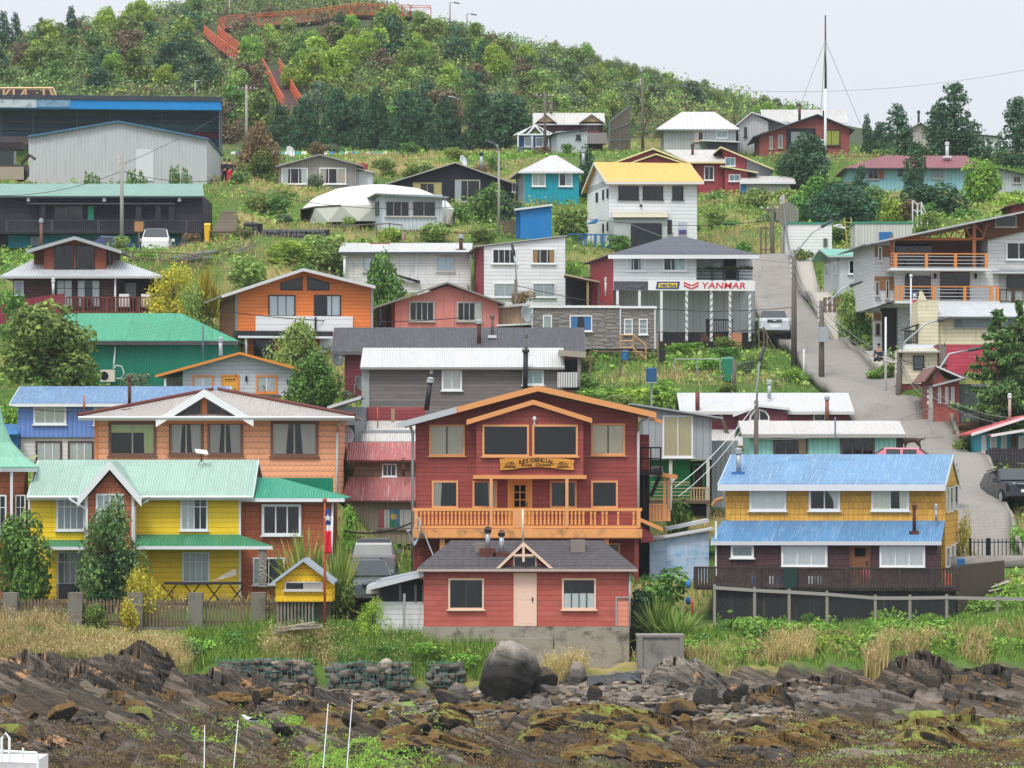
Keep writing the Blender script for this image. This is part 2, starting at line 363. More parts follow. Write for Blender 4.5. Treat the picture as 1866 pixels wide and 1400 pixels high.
class H:
 def __init__(s,name,label,cat,px,py,Y,yaw=0,group=None):
  s.loc=P(px,py,Y); s.yaw=R(yaw); s.Y=Y
  s.U=Vector((math.cos(s.yaw),math.sin(s.yaw),0)); s.W=Vector((-math.sin(s.yaw),math.cos(s.yaw),0))
  s.o=empty(name,s.loc,s.yaw); tag(s.o,label,cat,group); HOUSES[name]=s
 def ray(s,px,py): return Vector(((px-CX)/F,1,-(py-HY)/F))
 def loc_of(s,p):
  q=p-s.loc; return Vector((q.dot(s.U),q.dot(s.W),q.z))
 def L(s,px,py,w=0):
  d=s.ray(px,py); C0=Vector((0,0,CZ)); t=((s.loc-C0).dot(s.W)+w)/d.dot(s.W)
  return s.loc_of(C0+d*t)
 def S(s,px,py,u):
  d=s.ray(px,py); C0=Vector((0,0,CZ)); t=((s.loc-C0).dot(s.U)+u)/d.dot(s.U)
  return s.loc_of(C0+d*t)
 def world(s,l): return s.loc+s.U*l[0]+s.W*l[1]+Vector((0,0,l[2]))
 def base(s,py,x0,x1,d,w=0,front=-.4):
  for px in (x0,(x0+x1)/2,x1):
   l=s.L(px,py,w)
   for ww in (w+front,w+d*.5,w+d):
    p=s.world((l.x,ww,l.z)); GP.append(tuple(p))
 def blk(s,x0,y0,x1,y1,d,mat,w=0,name='wall',par=None):
  a=s.L(x0,y1,w); b=s.L(x1,y0,w); m=MB(); m.box(a.x,w,a.z,b.x,w+d,b.z)
  return m.build(name,mat,par or s.o)
 def poly(s,pts,d,mat,w=0,name='wall',par=None):
  m=MB(); m.prism([s.L(x,y,w) for x,y in pts],(0,d,0)); return m.build(name,mat,par or s.o)
 def slab(s,polys,mat,th=.07,name='roof',par=None):
  """polys: lists of local 3D points, thickened downwards"""
  m=MB()
  for p in polys: m.prism(p,(0,0,-th))
  return m.build(name,mat,par or s.o)
 def beam(s,m,p,q,h,t,up=0.0):
  """board from p to q: height h hanging from the line, thickness t along y"""
  p=Vector(p);q=Vector(q); u=Vector((0,0,up)); k=Vector((0,0,-h))
  m.prism([p+u,q+u,q+u+k,p+u+k],(0,t,0)); return m
 def gabx(s,e0,pye,e1,pyr,d,mat,r0=None,r1=None,ov=.35,so=.0,fas=WHITE,fh=.16,th=.06,w=0,gw=None,back=True,rw=None,gut=None):
  """roof whose ridge runs along the front; with r0,r1 hipped"""
  rw=d/2 if rw is None else rw
  A=s.L(e0,pye,w-ov); B=s.L(e1,pye,w-ov)
  if r0 is None:
   zr=s.L((e0+e1)/2,pyr,w+rw).z; ra=Vector((A.x,w+rw,zr)); rb=Vector((B.x,w+rw,zr))
  else:
   ra=s.L(r0,pyr,w+rw); rb=s.L(r1,pyr,w+rw)
  zb=A.z if back else ra.z
  Ab=Vector((A.x,w+d+ov,zb)); Bb=Vector((B.x,w+d+ov,zb))
  pol=[[A,B,rb,ra]]
  if back: pol.append([Bb,Ab,ra,rb])
  if r0 is not None:
   if abs(ra.x-A.x)>.05: pol.append([Ab,A,ra])
   if abs(rb.x-B.x)>.05: pol.append([B,Bb,rb])
  ro=s.slab(pol,mat,th)
  m=MB(); s.beam(m,A+Vector((0,-.03,.0)),B+Vector((0,-.03,.0)),fh,.028,-.02)
  if r0 is None:
   for q,rr,bb,sg in ((A,ra,Ab,-1),(B,rb,Bb,1)):
    for p1,p2 in ((q,rr),(rr,bb)):
     k=Vector((0,0,-fh)); z=Vector((sg*.004,0,-.01))
     m.prism([p1+z,p2+z,p2+z+k,p1+z+k],(sg*.028,0,0))
  m.build('fascia',fas,ro)
  if gw is not None:
   gm,u0,u1=gw
   sl=(zr-A.z)/(rw+ov); ez=A.z+sl*ov-th-.01; rz=zr-th-.01
   for u in (s.L(u0,pye,w).x,s.L(u1,pye,w).x):
    sg=.12 if u<(A.x+B.x)/2 else -.12; g=MB()
    g.prism([(u,w,ez-.3),(u,w+d,ez-.3),(u,w+d,ez),(u,w+rw,rz),(u,w,ez)],(sg,0,0))
    g.build('gable_wall',gm,s.o)
  if gut:
   g=MB(); g.path([A+Vector((0,-.09,-.05)),B+Vector((0,-.09,-.05))],.055,8); g.build('gutter',gut,ro)
  return ro
 def gaby(s,l,a,r,d,mat,ov=.4,fas=WHITE,fh=.2,th=.07,w=0,fa=True,bo=None):
  """roof whose gable faces the sea: l, a, r are pixel positions of eave, apex, eave on the front edge"""
  A=s.L(*l,w-ov); T=s.L(*a,w-ov); B=s.L(*r,w-ov); D=Vector((0,d+ov+(ov if bo is None else bo),0))
  ro=s.slab([[A,T,T+D,A+D],[T,B,B+D,T+D]],mat,th)
  if fa:
   m=MB(); y=Vector((0,-.032,.012))
   s.beam(m,A+y,T+y,fh,.03); s.beam(m,T+y,B+y,fh,.03); m.build('barge_board',fas,ro)
  return ro
 def shed(s,f0,f1,pyf,b0,b1,pyb,d,mat,ov=.3,fas=WHITE,fh=.14,th=.06,w=0):
  A=s.L(f0,pyf,w-ov);B=s.L(f1,pyf,w-ov);Cc=s.L(b1,pyb,w+d);D=s.L(b0,pyb,w+d)
  ro=s.slab([[A,B,Cc,D]],mat,th)
  if fas is not None:
   m=MB(); s.beam(m,A+Vector((0,-.03,0)),B+Vector((0,-.03,0)),fh,.028,-.015); m.build('fascia',fas,ro)
  return ro
 def slope(s,p0,p1,d,mat,ov=.3,fas=WHITE,fh=.14,th=.06,w=0):
  """roof plane that falls sideways: front edge from pixel p0 to p1, running back d"""
  A=s.L(*p0,w-ov);B=s.L(*p1,w-ov);D=Vector((0,d+2*ov,0))
  ro=s.slab([[A,B,B+D,A+D]],mat,th); m=MB(); s.beam(m,A+Vector((0,-.03,.01)),B+Vector((0,-.03,.01)),fh,.028); m.build('fascia',fas,ro); return ro
 def rect(s,x0,y0,x1,y1,w=0,side=None,u=None):
  if side is None:
   a=s.L(x0,y1,w); b=s.L(x1,y0,w); return ('f',w),a.x,a.z,b.x,b.z
  uu=s.L(u,y0,w).x if u is not None else 0
  a=s.S(x0,y1,uu); b=s.S(x1,y0,uu); return (side,uu),min(a.y,b.y),a.z,max(a.y,b.y),b.z
 def win(s,x0,y0,x1,y1,cols=2,rows=1,fr=None,cur='',cc='D8D6D0',w=0,fw=.06,out=.07,sill=True,transom=None,side=None,u=None,par=None,inner=None,bk=None,tint='1A2226'):
  pl,a0,b0,a1,b1=s.rect(x0,y0,x1,y1,w,side,u); fr=fr or WHITE
  m=MB(); m.m=1; pbox(m,pl,a0+fw*.4,b0+fw*.4,a1-fw*.4,b1-fw*.4,.004,.012); m.m=0
  pbox(m,pl,a0,b0,a0+fw,b1,.003,out); pbox(m,pl,a1-fw,b0,a1,b1,.003,out)
  pbox(m,pl,a0+fw,b1-fw,a1-fw,b1,.003,out); pbox(m,pl,a0+fw,b0,a1-fw,b0+fw,.003,out)
  if sill: pbox(m,pl,a0-.06,b0-.05,a1+.06,b0-.002,.003,out+.05)
  iw=a1-a0-2*fw; ih=b1-b0-2*fw; mw=max(.018,fw*.5); ft=inner or fr
  g=m; m.m=2
  for i in range(1,cols):
   c=a0+fw+iw*i/cols; pbox(g,pl,c-mw/2,b0+fw,c+mw/2,b1-fw,.022,out-.012)
  if transom:
   c=b1-fw-ih*transom; pbox(g,pl,a0+fw,c-mw/2,a1-fw,c+mw/2,.022,out-.01)
  for i in range(1,rows):
   c=b0+fw+ih*i/rows; pbox(g,pl,a0+fw,c-mw/2,a1-fw,c+mw/2,.022,out-.014)
  o=m.build('window',[fr,ROOM if bk is None else bk,ft],par or s.o)
  p=MB(); pbox(p,pl,a0+fw,b0+fw,a1-fw,b1-fw,out-.034,out-.03); p.build('pane',glass(tint),o)
  A0,A1,B0,B1=a0+fw,a1-fw,b0+fw,b1-fw
  if cur:
   cm=MB()
   def drape(t0,t1,q0,q1,top=1.0,bot=0.0,tie=0):
    nx=max(6,int((t1-t0)*(A1-A0)/.04)); ny=6 if tie else 1
    vs=[];fs=[]
    for j in range(ny+1):
     f=j/ny
     lo=t0+(q0-t0)*f; hi=t1+(q1-t1)*f
     if tie:
      k=math.sin(min(1,f*1.35)*math.pi/2)
      lo=t0+(q0-t0)*k; hi=t1+(q1-t1)*k
     for i in range(nx+1):
      a=A0+(A1-A0)*(lo+(hi-lo)*i/nx); b=B0+(B1-B0)*(top+(bot-top)*f)
      vs.append(xyz(pl,a,b,.021+.006*math.sin(i*1.9+j*.3)))
    for j in range(ny):
     for i in range(nx):
      q=j*(nx+1)+i; fs.append((q,q+1,q+nx+2,q+nx+1))
    cm.add(vs,fs)
   for k in cur:
    if k=='F': drape(0,1,0,1)
    elif k=='L': drape(0,.36,0,.3)
    elif k=='R': drape(.64,1,.7,1)
    elif k=='l': drape(0,.24,0,.22)
    elif k=='r': drape(.76,1,.78,1)
    elif k=='T': drape(0,.5,0,.16,tie=1)
    elif k=='t': drape(.5,1,.84,1,tie=1)
    elif k=='V': drape(0,1,0,1,1,.72)
    elif k=='H': drape(0,1,0,1,.52,0)
    elif k=='1': drape(0,.5,0,.5)
    elif k=='2': drape(.5,1,.5,1)
   cm.build('curtain',cloth(cc),o)
  return o
 def gwin(s,pts,fr=None,w=0,out=.07,fw=.07,bars=(),tint='1A2226'):
  """window of any outline, pixel corner points"""
  P3=[s.L(x,y,w) for x,y in pts]; m=MB(); c=sum(P3,Vector())/len(P3)
  ins=[]; n=len(P3)
  def off(i):
   p=P3[i];a=(P3[i-1]-p).normalized();b=(P3[(i+1)%n]-p).normalized()
   h=(a+b).normalized(); sn=max(.2,abs(a.cross(h).length)); return p+h*(fw/sn)
  ins=[off(i) for i in range(n)]
  y=Vector((0,-.003,0))
  for i in range(n):
   j=(i+1)%n; m.prism([P3[i]+y,P3[j]+y,ins[j]+y,ins[i]+y],(0,-out,0))
  m.m=1; m.prism([p+Vector((0,-.004,0)) for p in ins],(0,-.008,0)); m.m=0
  for (x0,y0,x1,y1) in bars:
   a=s.L(x0,y0,w);b=s.L(x1,y1,w); m.box(a.x-.02,w-.025,min(a.z,b.z),b.x+.02,w-out+.01,max(a.z,b.z))
  o=m.build('window',[fr or WHITE,ROOM],s.o)
  p=MB(); p.prism([q+Vector((0,-.035,0)) for q in ins],(0,-.004,0)); p.build('pane',glass(tint),o)
  return o
 def door(s,x0,y0,x1,y1,mat,fr=None,w=0,pan=2,glz=None,fw=.09,side=None,u=None,arch=False,gcols=2,grows=3,hs=1):
  pl,a0,b0,a1,b1=s.rect(x0,y0,x1,y1,w,side,u)
  m=MB(); pbox(m,pl,a0+fw,b0,a1-fw,b1-fw,.003,.03)
  iw=a1-a0-2*fw; ih=b1-b0-fw
  gz=(b1-fw-ih*(glz or 0))
  rows=pan
  if rows:
   for r_ in range(rows):
    z0=b0+.1+(gz-b0-.12)*r_/rows; z1=b0+.1+(gz-b0-.12)*(r_+1)/rows-.1
    for cidx in range(2):
     x_0=a0+fw+.1+(iw-.1)*cidx/2; x_1=a0+fw+(iw-.1)*(cidx+1)/2
     pbox(m,pl,x_0,z0,x_1,z1,.03,.042)
  o=m.build('door',mat,s.o)
  f=MB(); pbox(f,pl,a0,b0,a0+fw,b1,.003,.06); pbox(f,pl,a1-fw,b0,a1,b1,.003,.06); pbox(f,pl,a0+fw,b1-fw,a1-fw,b1,.003,.06)
  f.build('door_frame',fr or mat,o)
  if glz:
   g=MB(); A0=a0+fw+.1;A1=a1-fw-.1;Z0=gz+.04;Z1=b1-fw-.1
   pbox(g,pl,A0,Z0,A1,Z1,.031,.036); g.build('pane',ROOM,o)
   g=MB()
   for i in range(gcols+1):
    c=A0+(A1-A0)*i/gcols; pbox(g,pl,c-.018,Z0,c+.018,Z1,.0365,.05)
   for i in range(grows+1):
    c=Z0+(Z1-Z0)*i/grows; pbox(g,pl,A0,c-.016,A1,c+.016,.0365,.052)
   g.build('glazing_bar',mat,o)
  h=MB(); c=(a1-fw-.07) if hs>0 else (a0+fw+.07); pbox(h,pl,c-.02,b0+.95,c+.02,b0+1.1,.04,.08); h.build('handle',BLACK,o)
  return o
 def stack(s,px,y0,y1,wpx,mat,w=0,cap=True,lean=0,capmat=None,name='chimney',flash=None):
  a=s.L(px,y1,w);b=s.L(px+lean,y0,w); r=wpx/2/F*s.Y
  m=MB(); m.tube(a,b,r,n=12)
  o=m.build(name,mat,s.o,True)
  if cap:
   m=MB(); t=(b-a).normalized(); m.tube(b-t*.02,b+t*.12,r*1.45,r*1.45,12); m.tube(b+t*.15,b+t*.22,r*1.6,r*.5,12); m.build('cowl',capmat or mat,o)
  if flash:
   m=MB(); m.box(a.x-r*2.6,a.y-r*2.6,a.z-.1,a.x+r*2.6,a.y+r*2.6,a.z+.05); m.build('flashing',flash,o)
  return o
 def pipe(s,pts,mat,r=.045,name='downpipe',w=0):
  m=MB(); m.path([s.L(x,y,w-.08) for x,y in pts],r,8); return m.build(name,mat,s.o,True)
 def rail(s,x0,x1,yt,yb,mat,w=0,n=20,bw=.05,tw=.08,posts=(),name='railing',x=False,horiz=0,par=None,mat2=None):
  a=s.L(x0,yb,w);b=s.L(x1,yt,w); m=MB()
  m.box(a.x,w-.045,b.z-tw,b.x,w+.045,b.z);
  if not horiz:
   m.box(a.x,w-.03,a.z,b.x,w+.03,a.z+tw*.8)
   for i in range(n+1):
    c=a.x+bw/2+(b.x-a.x-bw)*i/n; m.box(c-bw/2,w-.02,a.z+tw*.8+.001,c+bw/2,w+.02,b.z-tw-.001)
  o=m.build(name,mat,par or s.o)
  if horiz:
   h=MB()
   for i in range(horiz):
    z=a.z+(b.z-tw-a.z)*(i+.35)/horiz; h.tube((a.x,w,z),(b.x,w,z),.022,n=6)
   h.build('cable_rail' if mat2 else 'rail_slat',mat2 or mat,o)
  for c in posts:
   p=s.L(c,yb,w); k=MB(); k.box(p.x-.08,w-.075,a.z-.05,p.x+.08,w+.075,b.z-.001); k.build('post',mat,o)
  return o
 def post(s,px,y0,y1,mat,wm=.12,w=0,name='post'):
  a=s.L(px,y1,w);b=s.L(px,y0,w); m=MB(); m.box(a.x-wm/2,w-wm/2,a.z,a.x+wm/2,w+wm/2,b.z); return m.build(name,mat,s.o)
def label_text(txt,mat,h,name,parent=None,bold=0.0,shear=0.0,w=None,ext=.008):
 """lettering as a mesh, lying in the xz plane facing -y, centred on the origin; h = cap height"""
 cu=bpy.data.curves.new(name,'FONT'); cu.body=txt; cu.align_x='CENTER'; cu.align_y='CENTER'; cu.extrude=ext; cu.offset=bold; cu.shear=shear; cu.size=1
 tmp=bpy.data.objects.new(name,cu); COL.objects.link(tmp)
 bpy.context.view_layer.update()
 me=bpy.data.meshes.new_from_object(tmp.evaluated_get(bpy.context.evaluated_depsgraph_get()))
 bpy.data.objects.remove(tmp)
 co=np.empty(len(me.vertices)*3,dtype=np.float32); me.vertices.foreach_get('co',co); co=co.reshape(-1,3)
 mn=co.min(0); mx=co.max(0); sc=h/(mx[1]-mn[1]); sx=sc if w is None else w/(mx[0]-mn[0])
 x=(co[:,0]-(mn[0]+mx[0])/2)*sx; z=(co[:,1]-(mn[1]+mx[1])/2)*sc; y=-co[:,2]
 co=np.stack([x,y,z],1).astype(np.float32); me.vertices.foreach_set('co',co.ravel()); me.update()
 me.materials.clear(); me.materials.append(mat)
 o=bpy.data.objects.new(name,me); COL.objects.link(o)
 if parent: o.parent=parent
 return o
ORW=plain('E09C62',.5,.35); PEACH=plain('E6C8B0',.5,.25); RED1='8E3035';
h=H('shore_cottage','small red clapboard cottage with dark tiled hip roof on a concrete base above the rocks','cottage',960,1142,143)
h.base(1222,1000,1147,4.5); h.base(1172,772,900,4.5);
cm=clap('B65A4E',.2,.5)
h.blk(772,1036,1147,1142,6.2,cm)
tm=rtile('4E4A4E',.3,.34,.6)
h.gabx(760,1036,1162,985,6.2,tm,822,1098,ov=.35,fas=plain('B9A9A0',.6,.3),fh=.1)
h.poly([(912,1037),(954,1000),(998,1037)],2.2,cm,w=-.02,name='dormer_wall')
ro=h.gaby((903,1037),(954,988),(1009,1037),3.0,tm,ov=.3,fas=PEACH,fh=.14,bo=-.3)
m=MB(); a=h.L(954,994,-.33); b=h.L(954,1024,-.33); m.box(a.x-.045,-.36,b.z,a.x+.045,-.3,a.z); c=h.L(936,1012,-.33);d=h.L(972,1012,-.33); m.box(c.x,-.35,c.z-.04,a.x-.045,-.31,c.z+.04); m.box(a.x+.045,-.35,c.z-.04,d.x,-.31,c.z+.04); m.build('gable_brace',PEACH,ro)
h.win(935,1013,978,1035,1,1,PEACH,'',w=-.02)
h.win(817,1054,882,1111,2,1,PEACH,'',fw=.07,inner=plain('4A4038'))
h.win(1024,1054,1086,1111,4,1,PEACH,'H','D6DDDD',fw=.07,inner=plain('3A3632'))
h.door(936,1044,978,1141,plain('EBC9B8',.5,.2),PEACH,pan=2)
m=MB(); a=h.L(1124,1141,-.02); b=h.L(1146,1090,-.02); m.box(a.x,-.03,a.z,b.x,-.004,b.z); nk=m.build('meter_niche',clap('D98C74',.2,.3),h.o)
m=MB(); m.box(a.x-.05,-.1,a.z,a.x-.002,-.004,b.z+.05); m.box(a.x,-.1,b.z+.002,b.x,-.004,b.z+.05); m.box(b.x+.002,-.1,a.z,b.x+.05,-.004,b.z+.05); m.build('niche_frame',GALV,nk)
h.pipe([(1147,1042),(1148,1142)],GALV,.04)
conc=plain('9E988A',.9,.6,2.2,dirt='3A322C',bump=.03)
m=MB(); a=h.L(770,1142,-.12);b=h.L(1147,1142,-.12); z0=h.L(900,1232,-.12).z-.8; zm=h.L(900,1163,-.5).z
m.box(a.x,-.1,z0,b.x,6.3,a.z-.004); m.box(a.x-.05,-.5,z0,h.L(1008,1160,-.5).x,-.104,zm); c=h.L(1010,1170,-.4); m.box(c.x,-.42,z0,b.x-.02,-.104,h.L(1010,1150,-.4).z)
m.build('foundation',conc,h.o)
rp=plain('6B4036',.8,.6,5.0,dirt='3A2620')
for px,y0,y1 in ((889,970,1000),(914,976,1008)):
 o=h.stack(px,y0,y1,9,GALV,w=1.4,capmat=BLACK)
 a=h.L(px,y1,1.4); m=MB(); m.box(a.x-.33,1.1,a.z-.35,a.x+.3,1.75,a.z+.02); m.build('flashing',rp,o)
for x0,x1,y0,y1 in ((866,886,990,1000),(1040,1066,984,997)):
 a=h.L(x0,y1,1.9);b=h.L(x1,y0,1.9); m=MB(); m.box(a.x,1.6,a.z-.2,b.x,2.3,b.z); m.build('roof_vent',plain('8A8078',.8,.5),h.o)
o=h.stack(953,928,990,4,plain('D9CDB8',.7,.3),w=1.4,name='vent_pipe',cap=False)
g=H('board_shed','white board lean-to with sloping roof and open mesh windows beside the red cottage','shed',752,1158,143.4)
wb=clap('D8DADA',.2,.4)
g.blk(686,1097,772,1160,2.6,wb);
g.poly([(686,1058),(686,1072),(772,1050),(772,1040)],2.5,GALV,name='gable_wall',w=.05)
A=g.L(668,1068,-.5);B=g.L(772,1042,-.5); D=Vector((0,3.4,0)); g.slab([[A,B,B+D,A+D]],rmet('C9CED2',.1,.3),.06)
m=MB(); g.beam(m,A+Vector((0,-.03,.01)),B+Vector((0,-.03,.01)),.2,.03); m.build('fascia',plain('C5CBD0',.5,.3),g.o)
for px in (690,729,757,771): g.post(px,1066,1097,plain('6F6E6C',.8,.4),.09)
m=MB(); m.box(g.L(688,1097).x,.3,g.L(700,1097).z,g.L(771,1097).x,.34,g.L(700,1056).z); m.build('wire_mesh',plain('34383A',.8,.5,9.0),g.o)
m=MB(); a=g.L(736,1165,-.5);b=g.L(737,1082,-.5); m.tube(a,b,.05); m.build('pole',GALV,g.o)
h=H('guesthouse','big dark red guesthouse with orange balcony, orange trim and carved name board','guesthouse',960,960,153)
h.base(1060,757,1165,9,front=-1.5); cm=clap('9A463E',.19,.5,dirt='5E2A26')
h.poly([(757,1062),(757,772),(978,716),(1163,758),(1163,1062)],9,cm)
rm=rmet('9A5A4A',.1,.5)
ro=h.gaby((725,771),(980,703),(1196,752),9.2,rm,ov=.9,fas=ORW,fh=.24)
m=MB(); A=h.L(725,771,-.9);T=h.L(980,703,-.9); h.beam(m,A+Vector((0,-.07,.02)),A+(T-A)*.42+Vector((0,-.07,.02)),.25,.034); m.build('weathered_board',plain('B9BEC2',.5,.3),ro)
h.poly([(868,866),(868,764),(972,738),(1063,762),(1063,866)],.85,cm,w=-.85,name='bay_wall')
h.gaby((850,766),(972,729),(1079,763),1.2,rm,ov=.28,fas=ORW,fh=.2,w=-.85,bo=-.02)
h.blk(862,866,1069,873,1.0,ORW,w=-.97,name='bay_sill')
OW=plain('E2A26C',.5,.3); BW=plain('2A2624',.5,.2)
h.win(879,774,964,832,1,1,OW,'',w=-.85,fw=.08); h.win(970,774,1053,832,1,1,OW,'',w=-.85,fw=.08)
h.win(782,774,847,831,2,1,OW,'F','B8AE9C',fw=.08,inner=BW); h.win(1077,772,1139,830,2,1,OW,'F','BFB29A',fw=.08,inner=BW)
for x0,x1,cu in ((787,835,'L'),(861,906,'R'),(1002,1051,''),(1077,1126,'')): h.win(x0,876,x1,926,1,1,OW,cu,'A9A59C',fw=.08)
for x0,x1,cu in ((800,850,''),(1085,1130,'')): h.win(x0,990,x1,1030,1,1,OW,cu,fw=.08)
h.door(925,872,970,965,plain('E29A45',.45,.3),plain('E8A058',.5,.3),pan=1,glz=.55,arch=True,fw=.16)
m=MB(); a=h.L(974,767,-.95); m.tube(a-Vector((0,0,.18)),a,.03); m.ball(a+Vector((0,0,.08)),.08,.08,.11); m.build('wall_lamp',plain('DADADA',.4,.2),h.o)
dw=-1.55
h.blk(753,975,1169,982,1.6,plain('C98A55',.7,.4),w=dw,name='balcony_floor')
h.blk(752,964,1170,980,.05,plain('EFA868',.6,.5,2.0,dirt='8A7048'),w=dw-.055,name='balcony_fascia')
h.blk(752,926,1170,931.5,.1,plain('E9A562',.55,.4),w=dw-.02,name='handrail')
h.blk(756,958,1166,963,.08,plain('E9A562',.55,.4),w=dw,name='bottom_rail')
bm=plain('EBA45C',.55,.45,6.0)
a=h.L(760,958,dw);b=h.L(760,932,dw); hh=b.z-a.z
m=MB(); m.lathe([(.055,0),(.055,hh*.16),(.035,hh*.2),(.06,hh*.33),(.035,hh*.45),(.05,hh*.55),(.03,hh*.66),(.055,hh*.8),(.055,hh)],8)
b0=m.build('baluster',bm,h.o,True); b0.location=(a.x,dw+.05,a.z)
skip={44,47,50,51,53,54,55}
for i in range(1,58):
 if i in skip: continue
 c=b0.copy(); COL.objects.link(c); p=h.L(760+i*7.05,958,dw); c.location=(p.x,dw+.05,a.z)
for i,(px,x) in enumerate(((758,.13),(895,.13),(944,.4),(1033,.13),(1164,.14))):
 a=h.L(px,962,dw); m=MB(); top=h.L(px,931 if px in(758,1164,944) else 872,dw).z
 m.box(a.x-x/2,dw-.03,a.z,a.x+x/2,dw+.09,top); m.build('post' if px!=944 else 'balcony_gate',OW,h.o)
for px in (806,1105): h.post(px,982,1060,OW,.2,w=-1.3)
for px in (757,1160): h.post(px,982,1060,plain('7A3A34',.7,.4),.18,w=-1.3)
h.pipe([(735,768),(748,778),(752,790),(752,1050)],GALV,.06,w=-.1); h.pipe([(1186,760),(1166,770),(1163,790),(1163,940)],plain('D9DCDD',.5,.2),.055,w=-.1)
h.stack(777,697,748,9.5,plain('24272B',.5,.3),w=1.5,lean=7,capmat=GALV)
m=MB(); pts=[(910,837),(925,834),(950,832),(978,831),(1005,833),(1030,836),(1047,839),(1045,846),(1046,857),(1020,855),(1000,852),(975,851),(950,853),(930,856),(911,857),(912,848)]
m.prism([h.L(x,y,-.9) for x,y in pts],(0,-.06,0)); sg=m.build('name_board',wood('D9963F',.09,'z',.5,.6,'9A6A2C'),h.o)
INK=plain('2B1D14',.8,.2)
def letters(txt,pxc,pyc,hpx,wpx,arc,w,mat,par,bold=.02,hw=h,name='lettering'):
 a=hw.L(pxc-wpx/2,pyc,w);b=hw.L(pxc+wpx/2,pyc,w); H_=hpx/F*hw.Y
 n=len(txt)
 for i,ch in enumerate(txt):
  if ch==' ': continue
  t=(i+.5)/n; o=label_text(ch,mat,H_,name,par,bold,ext=.004);
  x=a.x+(b.x-a.x)*t; o.location=(x,w,a.z-arc*((2*t-1)**2)); o.rotation_euler=(0,arc*1.2*(2*t-1),0)
letters('RESIDENCIAL',978,838.5,7.2,64,.11,-.967,INK,sg,.025)
for tx,px,ww in (('Ruca',960,.42),('Chonos',990,.62)):
 m=label_text(tx,INK,.13,'lettering',sg,.012,w=ww); m.location=h.L(px,847,-.967)
def carve(px,flip):
 c=h.L(px,846,-.962); m=MB(); k=-1 if flip else 1
 for (x0,z0,x1,z1) in ((-.26,-.12,.26,-.13),(-.2,-.07,.22,-.09),(-.18,-.02,-.05,.06),(-.05,.06,.12,.08),(.12,.08,.22,-.03),(-.02,-.01,.14,.0),(-.1,-.03,-.02,-.09),(.05,.02,.1,.1)):
  m.tube((c.x+k*x0,c.y,c.z+z0),(c.x+k*x1,c.y,c.z+z1),.014,n=5)
 m.build('carved_drawing',INK,sg)
carve(929,False); carve(1026,True)
h.blk(1164,792,1183,866,2.0,cm,w=3.0,name='side_wing')
h.slope((1160,752),(1206,766),3,rm,ov=.1,fas=ORW,fh=.16,w=2.2)
m=MB()
fr=lambda x0,y0,x1,y1,w0,r=.035: m.tube(h.L(x0,y0,w0),h.L(x1,y1,w0),r,n=6)
for x in (1168,1186,1204): fr(x,815,x,862,1.0); fr(x,815,x,862,2.2)
for y in (816,836,858): fr(1168,y,1205,y,1.0)
m.box(h.L(1166,864,1.0).x,.9,h.L(1166,866,1.0).z,h.L(1207,864,1.0).x,2.4,h.L(1166,860,1.0).z)
for (x0,y0,x1,y1) in ((1172,930,1172,866),(1186,905,1202,868)): fr(x0,y0,x1,y1,1.2,.09)
m.build('iron_landing',BLACK,h.o)
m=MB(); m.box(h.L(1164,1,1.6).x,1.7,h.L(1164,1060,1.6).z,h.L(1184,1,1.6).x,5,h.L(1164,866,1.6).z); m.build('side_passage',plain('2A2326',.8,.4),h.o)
pr=h.slope((1180,858),(1234,866),2,rmet('5A5A52',.1,.6),ov=.2,fas=ORW,fh=.17,w=1.5)
for x in (1211,1219): h.post(x,868,950,OW,.12,w=1.5)
h.rail(1183,1216,918,950,OW,w=1.5,n=5,bw=.11,name='porch_railing')
h.pipe([(1233,868),(1224,878),(1222,885),(1222,930)],plain('D9DCDD',.5,.2),.05,w=1.4)
h.poly([(1168,958),(1190,975),(1190,987),(1168,990)],1.5,clap('7E3236',.19,.4),w=-.6,name='skirt_wall')
h.slope((1166,944),(1208,962),1.6,plain('4A4640',.8,.5),ov=.15,fas=ORW,fh=.16,w=-.6)
def dish(name,label,px,py,Y,r,az,el,mat,arm=True,base=None):
 e=empty(name,P(px,py,Y),R(az)); tag(e,label,'satellite dish')
 m=MB(); pr=[]; n=20
 vs=[(0,0,0)];fs=[]
 for j in range(1,6):
  q=j/5
  for i in range(n):
   t=2*math.pi*i/n; vs.append((q*r*math.cos(t),-.28*r*q*q,q*r*math.sin(t)))
 for i in range(n): fs.append((0,1+i,1+(i+1)%n))
 for j in range(4):
  for i in range(n): fs.append((1+j*n+i,1+(j+1)*n+i,1+(j+1)*n+(i+1)%n,1+j*n+(i+1)%n))
 Rm=Matrix.Rotation(R(-el),3,'X'); vs=[Rm@Vector(v) for v in vs]
 m.add(vs,fs); o=m.build('reflector',mat,e,True); md=o.modifiers.new('s','SOLIDIFY'); md.thickness=.02
 f=Rm@Vector((0,-r*.85,r*-.05)); lo=Rm@Vector((0,-.25*r,-r*.95))
 m=MB(); m.tube(lo,f,.02,n=6); m.tube(f+Vector((0,-.04,0)),f+Vector((0,.1,.02)),.045,n=8); m.build('feed_arm',GALV,e)
 m=MB(); m.path([(0,.03,0),(0,.22,-.05),(0,.25,-r*1.2)] if base is None else [(0,.03,0),(0,.2,-.1),base],.03,8); m.build('mount',GALV,e)
 return e
dish('satellite_dish','large pale satellite dish below the guesthouse balcony by its downpipe',765,970,151.3,.6,-76,8,plain('AEB4BA',.5,.3),base=(.35,.5,-1.0))
h=H('yellow_house','long yellow clapboard house with pale green corrugated roof and red shingled gable','house',240,980,150)
h.base(1098,-60,600,8,front=-1.2)
